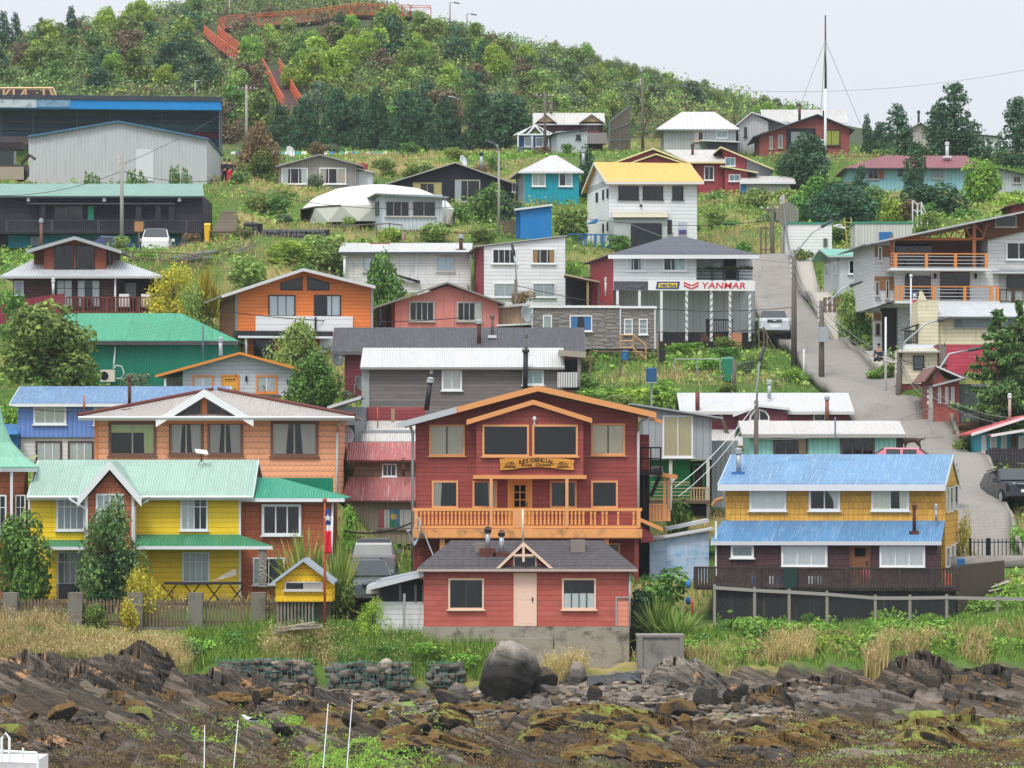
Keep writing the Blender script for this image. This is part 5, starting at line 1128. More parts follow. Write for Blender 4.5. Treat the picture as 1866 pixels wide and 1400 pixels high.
h.poly([(1150,372),(1150,297),(1198,284),(1256,300),(1256,372)],1.2,RDB,w=-.8,name='porch_gable'); h.gaby((1138,300),(1196,280),(1262,302),2.0,WRF,ov=.3,fas=YE,fh=.11,w=-.8)
h.blk(1256,296,1318,372,7,RDB,w=.4,name='wing_wall'); h.shed(1254,1322,295,1210,1318,273,5,WRF,ov=.4,fas=YE,fh=.1,w=.3); h.win(1283,303,1301,329,2,1,WHITE,'',w=.4,fw=.07)
h.poly([(1318,372),(1318,278),(1316,270),(1360,289),(1360,372)],6,RDB,w=1.2,name='gable_wall'); h.poly([(1360,330),(1360,289),(1405,308),(1405,330)],5,vert('A4A8AC',.2,.3),w=1.3,name='grey_wall'); h.gaby((1302,277),(1313,267),(1412,309),6,WRF,ov=.4,fas=YE,fh=.11,w=1.2); h.win(1321,287,1340,303,2,1,WHITE,'F','7A9AA4',w=1.2,fw=.06)
h.blk(1321,310,1362,356,2.2,RDB,w=-1.0,name='porch_wall'); h.slope((1313,302),(1382,314),2.2,WRF,ov=.3,fas=YE,fh=.09,w=-1.0); h.win(1328,318,1349,331,2,1,WHITE,'F','8A969C',w=-1.0,fw=.06); h.blk(1250,352,1400,372,6,plain('A8AAAC',.7,.3),w=.2,name='footing'); h.stack(1262,267,288,5,RUST,w=3)
g=H('low_grey_shed','low grey shed with flat white roof and blue end beside the brick red house','shed',1400,352,268); g.base(358,1350,1455,3); g.blk(1350,332,1440,375,3,vert('AEB2B4',.2,.3)); g.blk(1350,332,1360,375,.05,plain('2A78A8'),w=-.06,name='blue_door'); g.shed(1348,1450,333,1352,1446,321,3,rmet('CDCCC8',.12,.3),ov=.3,fas=LG,fh=.08)
h=H('hip_roof_bungalow','grey bungalow with large pale hip roof at the foot of the wooded hill','bungalow',1275,272,303)
h.base(279,1205,1342,7); h.blk(1210,234,1341,292,7,vert('B4B8B8',.25,.25)); h.gabx(1196,235,1348,204,7,rmet('CBC8C4',.35,.25),1242,1302,ov=.5,fas=plain('9AA4A8'),fh=.1); h.win(1264,240,1282,258,2,1,PEACH,'1','D0CCC4',fw=.06); h.win(1305,238,1326,252,2,1,WHITE,'F','9AB0AC',fw=.06)
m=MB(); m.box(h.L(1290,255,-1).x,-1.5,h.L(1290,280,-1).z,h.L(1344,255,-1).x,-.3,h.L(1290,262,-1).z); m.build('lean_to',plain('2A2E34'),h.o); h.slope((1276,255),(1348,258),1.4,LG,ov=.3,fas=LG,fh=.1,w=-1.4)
h=H('red_brick_house','red brick house with dark gable roof, recessed porch and lime curtains','house',1470,285,297)
h.base(291,1385,1548,8); BK=shing('8E4A44',.3,.1,.35); h.poly([(1385,300),(1385,243),(1488,213),(1548,234),(1548,300)],7,BK); h.gaby((1372,249),(1490,208),(1558,236),7,rmet('5A646C',.1,.3),ov=.4,fas=plain('4E5C66'),fh=.08)
h.win(1499,237,1531,266,2,1,plain('4A3A30'),'12','AFB03A',fw=.08); h.blk(1433,234,1486,272,.08,plain('1E2226'),w=-.05,name='porch_recess_shade'); h.win(1440,239,1470,272,1,1,DARK,'F','9AA09C',w=-.06,fw=.05); h.win(1418,246,1426,270,1,1,WG,'F','8A8E90',fw=.05); h.win(1402,248,1408,272,1,1,WG,'F','8A8E90',fw=.05); h.rail(1434,1486,262,285,BLACK,w=-.5,n=3,horiz=3,name='porch_railing'); h.stack(1457,193,222,5,RUST,w=2); h.stack(1502,202,215,6,BLACK,w=3,cap=False)  # dark panel on the wall face stands in for the shade of the recess
h=H('pale_twin_shed','pair of pale grey sheds with white and rusty roofs behind the brick house','shed',1370,270,305)
h.base(276,1338,1420,7); h.poly([(1345,290),(1345,225),(1370,206),(1400,222),(1400,290)],6,vert('B8BCBC',.25,.3)); h.gaby((1338,230),(1370,204),(1440,228),6,WRF,ov=.3,fas=LG,fh=.1); h.blk(1395,222,1440,290,5,vert('B0B4B6',.25,.3),w=1,name='wing_wall'); h.gabx(1392,224,1545,200,7,rmet('C4C4C0',.15,.5,'A85044'),None,None,ov=.3,fas=LG,fh=.08,w=3); h.win(1356,232,1361,250,1,1,DARK,'',fw=.04)
h=H('ochre_gablet_house','house with pale roof, two ochre gablets and a maroon front high under the hill','house',1040,270,306)
h.base(276,980,1108,7); h.blk(981,225,1098,290,6,plain('4A3038',.7,.4)); h.gabx(972,226,1102,206,6,WRF,None,None,ov=.3,fas=LG,fh=.07); OCG=vert('C2A27C',.25,.3)
for x0,xa,x1 in ((976,995,1014),(1056,1078,1101)):
 h.poly([(x0+2,222),(xa,209),(x1-2,222)],1.5,OCG,w=-.32,name='gablet_wall'); h.gaby((x0-1,223),(xa,207),(x1+1,223),2.4,WRF,ov=.2,fas=LG,fh=.09,w=-.32,bo=-.3)
h.win(1064,226,1090,240,4,1,plain('8A4A44'),'',fw=.05); h.blk(1068,242,1106,262,1,plain('8E8A8A',.7,.3),w=-.6,name='terrace_wall'); h.stack(1004,188,208,5,plain('7A6A64'),w=2)
g=H('blue_porch_house','blue walled porch house with white roof trusses and railing by the pines','house',975,270,302); g.base(277,944,1010,4); g.blk(945,246,1005,290,4,plain('2A5080',.6,.3)); g.gaby((936,246),(975,227),(1012,246),4,WRF,ov=.3,fas=WHITE,fh=.1)
m=MB(); TBW=plain('DADEE2',.5,.1)
for a,b in (((945,246),(960,237)),((960,246),(975,230)),((990,246),(975,230)),((1000,246),(988,237)),((943,246),(1008,246))): m.tube(g.L(*a,-.4),g.L(*b,-.4),.08,n=4)
for x in (944,970,1000): m.tube(g.L(x,246,-.4),g.L(x,275,-.4),.07,n=4)
m.build('porch_frame',TBW,g.o); g.rail(942,1010,268,277,plain('8A8A88'),w=-.6,n=12,name='porch_railing'); g.win(955,250,970,268,1,1,WHITE,'F','A4AAB0',fw=.05); g.win(976,250,990,268,1,1,WHITE,'F','8A9098',fw=.05)
g=H('white_box_shed','plain white board box shed with a tiny dark window below the ochre gablets','shed',1040,280,299,yaw=9); g.base(285,1003,1070,4); g.blk(1015,240,1070,295,3.6,vert('BFC6CC',.2,.2)); g.slope((1008,243),(1072,235),3.6,DARK,ov=.2,fas=plain('5A5E62'),fh=.06); g.win(1050,246,1058,254,1,1,DARK,'',fw=.04)
h=H('maroon_roof_house','pale turquoise board house with long maroon hip roof on the upper terrace','house',1680,350,277)
h.base(356,1545,1866,7); h.blk(1548,305,1790,370,7,vert('8CC0CA',.3,.3)); h.gabx(1538,306,1800,284,7,rmet('8A4850',.14,.4,'7A6A70'),1610,1760,ov=.5,fas=plain('3A4048'),fh=.1)
h.win(1581,308,1601,327,2,1,WG,'',fw=.05); h.blk(1602,309,1611,326,.05,plain('A0584C'),w=-.06,name='shutter'); h.win(1698,308,1721,326,3,1,WG,'F','7A8C94',fw=.05); h.win(1637,308,1646,320,1,1,DARK,'',fw=.04)
h.poly([(1790,370),(1790,302),(1880,322),(1880,370)],5,vert('B4C0C4',.25,.3),w=.3,name='wing_wall'); h.slope((1786,300),(1890,322),5,rmet('8A9094',.12,.3),ov=.3,fas=DARK,fh=.06,w=.2); h.win(1846,321,1860,334,2,1,WG,'',w=.3,fw=.05); h.stack(1726,264,286,6,LG,w=2,flash=LG)
g=H('ridge_white_house','white house end with one window between tall pines on the ridge','house',1795,282,312); g.base(288,1770,1822,5); g.blk(1776,246,1822,296,5,clap('CDD2D6',.3,.2)); g.slope((1770,244),(1826,249),5,DARK,ov=.2,fas=DARK,fh=.06); g.win(1787,255,1796,269,1,1,WHITE,'',fw=.05)
g=H('ridge_grey_house','grey house with low pale gable hidden among the ridge pines','house',1672,262,318); g.base(268,1648,1700,5); g.poly([(1652,285),(1652,236),(1676,226),(1698,236),(1698,285)],5,vert('B4ACA8',.3,.3)); g.gaby((1645,239),(1678,222),(1704,239),5,WRF,ov=.3,fas=LG,fh=.09); g.stack(1674,206,226,4,BLACK,w=1)
h=H('white_hut','small square white clapboard hut with a green roof edge on the slope','hut',1475,466,233); h.base(472,1436,1516,4); h.blk(1436,407,1516,466,3.2,clap('DCDEDC',.2,.15)); h.blk(1434,405,1518,408.5,3.4,plain('3E8E74'),w=-.06,name='roof_trim'); m=MB(); a=h.L(1504,442,-.05); m.box(a.x-.12,-.1,a.z-.25,a.x+.12,-.004,a.z+.25); m.build('meter_box',plain('5A5E60'),h.o)
m=MB();
for a,b in (((1518,412),(1540,417)),((1518,412),(1530,410)),((1530,410),(1540,417))): m.tube(h.L(*a,.5),h.L(*b,.5),.05,n=4)
m.build('bracket',LG,h.o)
h=H('stained_white_shed','streaked white metal shed with a blue door and green roof edge','shed',1610,452,236); h.base(458,1558,1662,4); h.blk(1558,406,1662,470,3.2,vert('D4D6D2',.2,.6,dirt='7A7A74')); h.blk(1556,404,1664,407.5,3.4,plain('3E8E74'),w=-.06,name='roof_trim'); h.blk(1602,423,1626,450,.05,plain('2A6AA8'),w=-.06,name='blue_door')
h=H('green_roof_cabin','small grey cabin with pale green roof beside the steep road','cabin',1560,532,223,yaw=7); h.base(538,1505,1590,5); h.blk(1530,464,1600,545,4.5,plain('BEC4C8',.6,.15)); h.gabx(1510,466,1612,454,4.5,rmet('6FB4A0',.14,.2),None,None,ov=.4,fas=plain('B4BCBE'),fh=.08,gw=(plain('BEC4C8',.6,.15),1530,1600)); h.win(1546,474,1578,500,2,1,WHITE,'t','C9C9C6',fw=.07); h.win(1504,480,1511,505,1,1,WHITE,'F','B4BCC0',side='l',u=1530,fw=.06,sill=False); h.win(1519,476,1526,502,1,1,WHITE,'F','B4BCC0',side='l',u=1530,fw=.06,sill=False)
for x in (1512,1536,1560,1586): h.post(x,532,552,plain('4A4640'),.15,w=.5,name='stilt')
h=H('brick_red_cabin','brick red cabin with dark roof half hidden by trees above the hillside house','cabin',1840,392,228); h.base(398,1800,1866,4); h.blk(1842,372,1900,410,4,clap('9A3A30',.2,.3)); h.slope((1830,378),(1900,362),4,DARK,ov=.4,fas=DARK,fh=.08)
# ---------------------------------------------------------------- terrain
prof=[(60,-3),(92,-.7),(107,.0),(125,.3),(138,.9),(143,2.6),(150,4),(160,6.3),(172,8.8),(185,11),(200,14),(212,16.2),(225,19.5),(240,23),(262,28),(275,30),(300,33),(330,36.5)]
for X in (-170,-100,105,170):
 for Y,z in prof: GP.append((X,Y,z))
for X in (-45,-25,-8,8,25,45):
 for Y,z in ((60,-3),(92,-.7)): GP.append((X,Y,z))
for px in range(-60,1930,180):
 gp(px,1400,107); gp(px,1345,118)
for px,py in ((0,1212),(150,1214),(300,1225),(450,1248),(600,1250),(720,1252),(840,1256),(960,1246),(1050,1230),(1150,1222),(1250,1222),(1350,1240),(1450,1226),(1600,1224),(1740,1224),(1866,1232)): gp(px,py,139.2)
for px,py in ((0,1290),(200,1300),(400,1290),(600,1300),(800,1310),(1000,1305),(1200,1300),(1400,1300),(1600,1300),(1800,1300)): gp(px,py,128)
for px,py in ((0,1140),(120,1146),(240,1165),(330,1166),(440,1160),(560,1172),(660,1165),(740,1172),(1160,1205),(1080,1222),(820,1172),(960,1190),(1230,1160),(1320,1150),(1450,1148),(1600,1140),(1750,1128),(1866,1112)): gp(px,py,143)
for px in (0,100,200,300,440,560): gp(px,1120,145.5)
for px,py in ((640,1120),(700,1120),(1180,1110),(1250,1105),(1300,1134),(1500,1136),(1740,1134),(1830,1085),(1866,1075)): gp(px,py,147)
for px,py in ((1770,1050),(1830,1050),(1900,1060)): gp(px,py,150)
for px,py in ((640,1060),(700,1060)): gp(px,py,152)
ROADC=[(1790,1030,152,4),(1757,960,163,4),(1733,900,172,4),(1677,838,181,4),(1630,785,188,4),(1585,738,195,4),(1527,690,202,3.6),(1492,650,209,3.2),(1443,597,218,3.1),(1413,555,228,2.9),(1388,521,238,2.7)]
for px,py,Y,wd in ROADC:
 c=P(px,py,Y)
 for s_ in (-.55,0,.55): GP.append((c.x+s_*wd,Y,c.z))
for px,py,Y in ((1850,925,170),(1866,960,165),(1866,1000,158),(1640,725,199),(1690,736,197),(1720,740,196)): gp(px,py,Y)
for px,py,Y in ((1290,700,196),(1200,690,195),(1100,700,192),(1330,668,204),(1250,650,208),(1380,660,206),(1440,700,199),(1130,735,184),(1080,760,177),(1500,560,222),(1560,600,214),(1540,620,210),
  (1400,470,236),(1350,420,246),(1330,380,256),(1310,440,240),(1470,500,232),(1550,470,236),(1650,445,238),(1700,430,240),(1750,400,250),(1600,380,260),(1450,380,256),
  (480,420,240),(560,420,238),(640,428,236),(900,425,236),(860,405,242),(420,450,233),(520,470,229),(580,490,225),(350,460,234),(250,470,228),(330,500,224),(330,560,212),(420,370,252),(410,300,274),(460,430,236),
  (640,380,256),(500,350,262),(690,300,276),(600,290,292),(780,292,296),(900,290,300),(940,300,275),(1100,290,285),(1150,290,288),(560,290,300),(480,300,285),(1450,300,288),(1560,300,285),(1620,290,290),(1800,300,292),
  (700,560,210),(640,600,200),(130,620,200),(60,690,186),(20,820,176),(560,720,186),(620,790,172),(640,1000,160),(720,1000,160),(960,700,186),(1060,690,192)): gp(px,py,Y)
for px,py,Y in ((430,282,312),(520,279,326),(700,277,330),(850,277,330),(960,277,330),(1100,268,320),(1200,268,318),(1330,262,322),(200,270,330),(0,280,330),
  (0,200,362),(200,195,362),(400,190,366),(600,180,368),(800,185,366),(1000,200,360),(1150,215,352),(1280,236,348),
  (0,140,398),(200,110,398),(400,100,404),(600,100,404),(800,110,400),(950,140,395),(1100,168,386),(1250,205,374),
  (-60,110,420),(0,118,430),(60,100,432),(120,80,440),(230,56,450),(300,30,458),(400,0,470),(500,-14,478),(600,-6,480),(700,14,478),(760,38,474),(850,66,464),(950,98,452),(1000,112,448),(1100,140,440),(1200,172,428),(1280,198,414),(1350,222,400),(1450,246,370),(1600,262,350),(1866,280,330)): gp(px,py,Y)
for X,z in ((-170,40),(-100,48),(-60,50),(-20,56),(20,52),(40,44),(60,40),(100,38),(170,36)):
 GP.append((X,560,z-6)); GP.append((X,660,z-22))
for X,Y,z in ((-100,400,46),(-170,400,42),(-100,450,52),(-170,460,44),(60,400,41),(105,400,40),(170,400,38)): GP.append((X,Y,z))
gp(286,476,239.5); gp(230,478,239.5); gp(286,457,234); gp(230,458,234); gp(340,457,234); gp(180,458,234)
gpa=np.array(GP,dtype=np.float64)
keep=[];seen=set()
for i,p in enumerate(gpa):
 k=(round(p[0]/.9),round(p[1]/.9))
 if k in seen: continue
 seen.add(k); keep.append(i)
gpa=gpa[keep]
def _ker(A,Bp):
 d=A[:,None,:2]-Bp[None,:,:2]; return np.sqrt((d**2).sum(-1))
n_=len(gpa); M_=np.zeros((n_+3,n_+3)); M_[:n_,:n_]=_ker(gpa,gpa)-np.eye(n_)*.12
Q_=np.c_[np.ones(n_),gpa[:,:2]/100]; M_[:n_,n_:]=Q_; M_[n_:,:n_]=Q_.T
sol=np.linalg.solve(M_,np.r_[gpa[:,2],0,0,0])
def rbf(xy):
 out=np.empty(len(xy))
 for i in range(0,len(xy),8000):
  a=xy[i:i+8000]; out[i:i+8000]=_ker(a,gpa)@sol[:n_]+np.c_[np.ones(len(a)),a/100]@sol[n_:]
 return out
_perm=np.random.RandomState(11).rand(256,256)
def vnoise(x,y):
 xi=np.floor(x).astype(int); yi=np.floor(y).astype(int); fx=x-xi; fy=y-yi; fx=fx*fx*(3-2*fx); fy=fy*fy*(3-2*fy)
 g=lambda a,b:_perm[a&255,b&255]
 return (g(xi,yi)*(1-fx)+g(xi+1,yi)*fx)*(1-fy)+(g(xi,yi+1)*(1-fx)+g(xi+1,yi+1)*fx)*fy
def fbm(x,y,o=4,gain=.5):
 s=0;a=1;t=0
 for k in range(o): s=s+a*vnoise(x*2**k+17*k,y*2**k+9*k); t+=a; a*=gain
 return s/t
xs=np.unique(np.r_[np.arange(-400,-170,30),np.arange(-170,-60,4),np.arange(-60,-24,.7),np.arange(-24,24,.28),np.arange(24,60,.7),np.arange(60,170,4),np.arange(170,401,30)])
ys=np.unique(np.r_[np.arange(60,96,4),np.arange(96,147,.3),np.arange(147,180,.8),np.arange(180,345,1.4),np.arange(345,560,3),np.arange(560,680,12)])
GX,GY=np.meshgrid(xs,ys); flat=np.c_[GX.ravel(),GY.ravel()]
GZ=rbf(np.c_[np.clip(flat[:,0],-170,170),flat[:,1]]).reshape(GX.shape)
bw=np.clip((142.5-GY)/4,0,1)*np.clip((GY-100)/6,0,1)
st=fbm(GX*.35+GY*.12,GY*.9-GX*.35,5,.55)
RKY=np.clip((fbm(GX*.09+4,GY*.16+7,3)-.36)*7,0,1); PXg=CX+GX*F/GY; RKY*=1-np.clip(1-np.abs((PXg-820)/300),0,1)*np.clip((GY-124)/4,0,1)*1.6; RKY*=1-np.clip(1.6-np.abs((PXg-1230)/170),0,1)*np.clip((GY-121)/3,0,1)*np.clip((137-GY)/3,0,1); RKY=np.clip(RKY,0,1)*bw
sq=GX*.42+GY*.07+.9*fbm(GX*.25,GY*.3,3); RKY_h=(.5*(1-(sq*1.25-np.floor(sq*1.25)))+.22*(1-(sq*3.7-np.floor(sq*3.7)))+.5*(fbm(GX*.7+8,GY*.8,4)-.5))
GZ=GZ+RKY*(RKY_h-.25)*1.25
GZ=GZ+bw*((st-.5)*.75+(np.abs(fbm(GX*.8,GY*1.6,4)-.5))*.35)
GZ=GZ+(1-bw)*(fbm(GX*.5,GY*.5,4)-.5)*.25*np.clip((GY-141)/3,0,1)
def ground(x,y):
 x=np.asarray(x,float); y=np.asarray(y,float)
 i=np.clip(np.searchsorted(xs,x)-1,0,len(xs)-2); j=np.clip(np.searchsorted(ys,y)-1,0,len(ys)-2)
 fx=np.clip((x-xs[i])/(xs[i+1]-xs[i]),0,1); fy=np.clip((y-ys[j])/(ys[j+1]-ys[j]),0,1)
 return (GZ[j,i]*(1-fx)+GZ[j,i+1]*fx)*(1-fy)+(GZ[j+1,i]*(1-fx)+GZ[j+1,i+1]*fx)*fy
def hit(px,py,y0=100,y1=520):
 """first point of the ground seen through a pixel"""
 Y=np.arange(y0,y1,.5); X=(px-CX)/F*Y; Z=CZ-(py-HY)/F*Y; g=ground(X,Y); k=np.nonzero(g>=Z)[0]
 if len(k)==0: return None
 k=k[0]; return Vector((X[k],Y[k],g[k]))
nx_,ny_=len(xs),len(ys); idx=np.arange(nx_*ny_).reshape(ny_,nx_)
faces=np.stack([idx[:-1,:-1],idx[:-1,1:],idx[1:,1:],idx[1:,:-1]],-1).reshape(-1,4)
def ground_mat():
 t=NT('ground'); tc,v,x,y,z=t.obj()
 n1=t.noise(v,.11,5,.6); n2=t.noise(v,.9,5,.65); n3=t.noise(v,7,4,.7)
 soil=t.mix(n3,C('6E6048'),C('4A4034')); grass=t.mix(n3,C('5E7A30'),C('3E5626')); dry=t.mix(n3,C('B09A66'),C('7E7448'))
 f=t.ramp(n1,[(.5,(0,0,0,1)),(.64,(1,1,1,1))]); g=t.mix(f,grass,dry); g=t.mix(t.ramp(n2,[(.62,(0,0,0,1)),(.74,(1,1,1,1))]),g,soil); wd=t.ramp(t.m('DIVIDE',t.m('SUBTRACT',y,300.0),60.0),[(.35,(0,0,0,1)),(.7,(1,1,1,1))]); g=t.mix(wd,g,t.mix(n3,C('4A5434'),C('2E3624')))
 peb=t.n('ShaderNodeTexVoronoi'); t.put(peb.inputs['Vector'],v); peb.inputs['Scale'].default_value=5.0
 wn=t.n('ShaderNodeTexWhiteNoise',noise_dimensions='3D'); t.put(wn.inputs['Vector'],peb.outputs['Position'])
 gravel=t.ramp(wn.outputs[0],[(.0,C('6E655C')),(.4,C('857B70')),(.75,C('9A9084')),(1,C('5A5450'))])
 gravel=t.mix(t.noise(v,.5,4),gravel,C('6B6258'))
 weed=t.mix(t.noise(t.comb(t.m('MULTIPLY',x,3.0),t.m('MULTIPLY',y,8.0),z),2.5,5,.7),C('2A2016'),C('75562C'))
 alga=t.mix(n3,C('4E7A1A'),C('8AA83A'))
 hz=t.m('ADD',z,t.m('MULTIPLY',t.m('SUBTRACT',n2,.5),.55))
 low=t.ramp(t.m('MULTIPLY_ADD',hz,1.0,.25),[(.38,(1,1,1,1)),(.62,(0,0,0,1))])
 sh=t.mix(low,gravel,t.mix(t.ramp(t.noise(v,.28,4,.6),[(.5,(0,0,0,1)),(.56,(1,1,1,1))]),weed,alga))
 ym=t.ramp(t.m('DIVIDE',t.m('SUBTRACT',t.m('ADD',y,t.m('MULTIPLY',n2,2.0)),100.0),80.0),[(.495,(0,0,0,1)),(.505,(1,1,1,1))])
 at=t.n('ShaderNodeAttribute',attribute_name='rocky'); rk=t.noise(t.comb(t.m('MULTIPLY',x,.12),t.m('MULTIPLY',y,.06),t.m('MULTIPLY',t.m('ADD',z,t.m('ADD',t.m('MULTIPLY',x,.42),t.m('MULTIPLY',y,.07))),3.6)),1.3,7,.72); rc=t.ramp(rk,[(.28,C('211E1C')),(.42,C('52473A')),(.5,C('211D19')),(.6,C('75685A')),(.7,C('2A241F'))]); rc=t.mix(low,rc,t.mix(n3,C('2A2114'),C('5A4A26'))); sh=t.mix(at.outputs['Fac'],sh,rc)
 c=t.mix(ym,sh,g)
 t.bump(t.m('ADD',peb.outputs['Distance'],n3),.06,.8)
 return t.fin(c,.85,.2)
terr=np_mesh('terrain',np.c_[flat,GZ.ravel()],faces,[ground_mat()],True); tag(terr,kind='structure'); ra=terr.data.attributes.new('rocky','FLOAT','POINT'); ra.data.foreach_set('value',RKY.ravel().astype(np.float32))
def sea_mat():
 t=NT('sea_water'); tc,v,x,y,z=t.obj(); t.bump(t.noise(t.comb(x,t.m('MULTIPLY',y,2.0),z),1.2,3),.03,.6); return t.fin(C('7C8A86'),.12,.5)
m=MB(); m.add([(-9000,-9000,.0),(9000,-9000,.0),(9000,170,.0),(-9000,170,.0)],[(0,1,2,3)]); tag(m.build('water',sea_mat()),kind='structure')
# ---------------------------------------------------------------- road with kerbs and pavement
def catm(pts,n=8):
 out=[]
 P_=[Vector(p) for p in pts]; P_=[P_[0]*2-P_[1]]+P_+[P_[-1]*2-P_[-2]]
 for i in range(1,len(P_)-2):
  for k in range(n):
   t=k/n; a,b,c,d=P_[i-1:i+3]; out.append(.5*((2*b)+(c-a)*t+(2*a-5*b+4*c-d)*t*t+(3*b-a-3*c+d)*t**3))
 out.append(P_[-2]); return out
cl=catm([(*P(px,py,Y)[:2],wd) for px,py,Y,wd in ROADC],8)
RW_=[]
for i,p in enumerate(cl):
 d=(cl[min(i+1,len(cl)-1)]-cl[max(i-1,0)]); d.z=0; d.normalize(); nrm=Vector((d.y,-d.x,0)); RW_.append((p,nrm,p.z/2))
def strip(name,o0,o1,lift,mat,h=0,label=None,cols=8,i0=0,i1=None):
 """ribbon beside the centre line from offset o0 to o1 (fractions of half width + metres)"""
 vs=[];fs=[];R_=RW_[i0:i1]
 for p,nr,hw in R_:
  for k in range(cols+1):
   a=o0(hw)+(o1(hw)-o0(hw))*k/cols; q=p+nr*a; vs.append((q.x,q.y))
 V=np.array(vs); Z=ground(V[:,0],V[:,1])
 Z=Z.reshape(len(R_),cols+1); ctr=Z.mean(1,keepdims=True); Z=Z*.3+ctr*.7; Z+=lift
 V=np.c_[V,Z.ravel()]; n=len(R_); ix=np.arange(n*(cols+1)).reshape(n,cols+1)
 F_=np.stack([ix[:-1,:-1],ix[:-1,1:],ix[1:,1:],ix[1:,:-1]],-1).reshape(-1,4)[:,::-1]
 return V,F_
def paving():
 t=NT('road_concrete'); tc,v,x,y,z=t.obj(); n=t.noise(v,.6,5,.6); n2=t.noise(v,9,3)
 c=t.mix(n,C('96918B'),C('7E7A75')); c=t.mix(t.m('MULTIPLY',n2,.3),c,C('7A7570'))
 br=t.n('ShaderNodeTexBrick'); br.inputs['Scale'].default_value=1.0; br.inputs['Brick Width'].default_value=.5; br.inputs['Row Height'].default_value=.25; br.inputs['Mortar Size'].default_value=.014
 t.put(br.inputs['Vector'],v); c=t.mix(t.m('MULTIPLY',br.outputs['Fac'],.35),c,C('55514C')); cv=t.n('ShaderNodeTexVoronoi',feature='DISTANCE_TO_EDGE'); t.put(cv.inputs['Vector'],t.mix(.12,v,t.noise(v,1.5,3))); cv.inputs['Scale'].default_value=.22; c=t.mix(t.m('MULTIPLY',t.m('LESS_THAN',cv.outputs[0],.004),.4),c,C('4A4642')); c=t.mix(t.ramp(t.noise(v,.35,5,.7),[(.55,(0,0,0,1)),(.68,(.6,.6,.6,1))]),c,C('6E6A64')); t.bump(n2,.01,.5); return t.fin(c,.85,.25)
V,F_=strip('road',lambda w:-w,lambda w:w,.07,None); rd=np_mesh('road',V,F_,[paving()],True); tag(rd,kind='structure')
md=rd.modifiers.new('s','SOLIDIFY'); md.thickness=.5; md.offset=-1
PAVE=plain('A8A298',.85,.3,1.0)
V,F_=strip('pavement',lambda w:w+.16,lambda w:w+1.3,.15,None,cols=3,i0=46); pv=np_mesh('pavement',V,F_,[PAVE],True); tag(pv,kind='structure'); md=pv.modifiers.new('s','SOLIDIFY'); md.thickness=.25; md.offset=-1
for k,(a,b,nm) in enumerate(((lambda w:w,lambda w:w+.15,'kerb'),)):
 V,F_=strip(nm,a,b,.16,None,cols=1); kb=np_mesh(nm,V,F_,[CONC],False); tag(kb,kind='structure'); md=kb.modifiers.new('s','SOLIDIFY'); md.thickness=.5; md.offset=-1
# ---------------------------------------------------------------- vegetation
@cached
def leafm(a,b,c=None,trans=.32,rough=.6):
 t=NT('leaf_'+a); g=t.n('ShaderNodeNewGeometry'); st=[(0,C(b)),(.55,C(a)),(1,C(c or a))]
 col=t.ramp(g.outputs['Random Per Island'],st)
 oi=t.n('ShaderNodeObjectInfo'); hs=t.n('ShaderNodeHueSaturation'); t.put(hs.inputs['Value'],t.m('MULTIPLY_ADD',oi.outputs['Random'],.3,.85)); t.put(hs.inputs['Hue'],t.m('MULTIPLY_ADD',oi.outputs['Random'],.02,.49)); t.put(hs.inputs['Color'],col); col=hs.outputs[0]
 t.fin(col,rough,.25); tl=t.n('ShaderNodeBsdfTranslucent'); t.put(tl.inputs[0],col); mx=t.n('ShaderNodeMixShader'); mx.inputs[0].default_value=trans
 t.t.links.new(t.b.outputs[0],mx.inputs[1]); t.t.links.new(tl.outputs[0],mx.inputs[2]); t.t.links.new(mx.outputs[0],t.out.inputs[0]); return t.mat
LM={'olive':leafm('71863F','4A5A2C','9CAC58'),'green':leafm('5F8C40','3A5C30','90B654'),'dark':leafm('3C6244','274332','588052'),'pine':leafm('446A4C','2A4632','64885A'),'lime':leafm('98B442','6A8A32','C4D65C'),
 'yellow':leafm('B9A93A','7E8A30','E0CE4A'),'brown':leafm('7E6E54','5C5440','9A8C68'),'rust':leafm('8A7350','5E5238','A9926A'),'bright':leafm('7FAE40','527E30','ACD05E'),'fern':leafm('8AA450','5E7A3E','B2C470'),'grey':leafm('6E8262','4C5E48','8C9C7A'),'under':leafm('5E7238','3A4A26','82944A'),'flax':leafm('8F9E4A','5F7434','C4C06A'),'spruce':leafm('62854A','3E6034','90AE62')}
BARK=plain('5A4E44',.9,.5,6.0,bump=.01)
def quads_from(c,nrm,size,rs,asp=.6,jit=.6):
 """one bent-free rhombic leaf per centre: returns verts, faces"""
 n=len(c); nrm=nrm+rs.normal(0,jit,(n,3)); nrm/=np.linalg.norm(nrm,axis=1,keepdims=True)+1e-9
 t=np.cross(nrm,rs.normal(0,1,(n,3))); t/=np.linalg.norm(t,axis=1,keepdims=True)+1e-9; b=np.cross(nrm,t)
 s=(size*np.asarray(rs.uniform(.6,1.3,n)))[:,None]
 v=np.stack([c-t*s,c+b*s*asp,c+t*s,c-b*s*asp],1).reshape(-1,3)
 return v,np.arange(4*n).reshape(n,4)
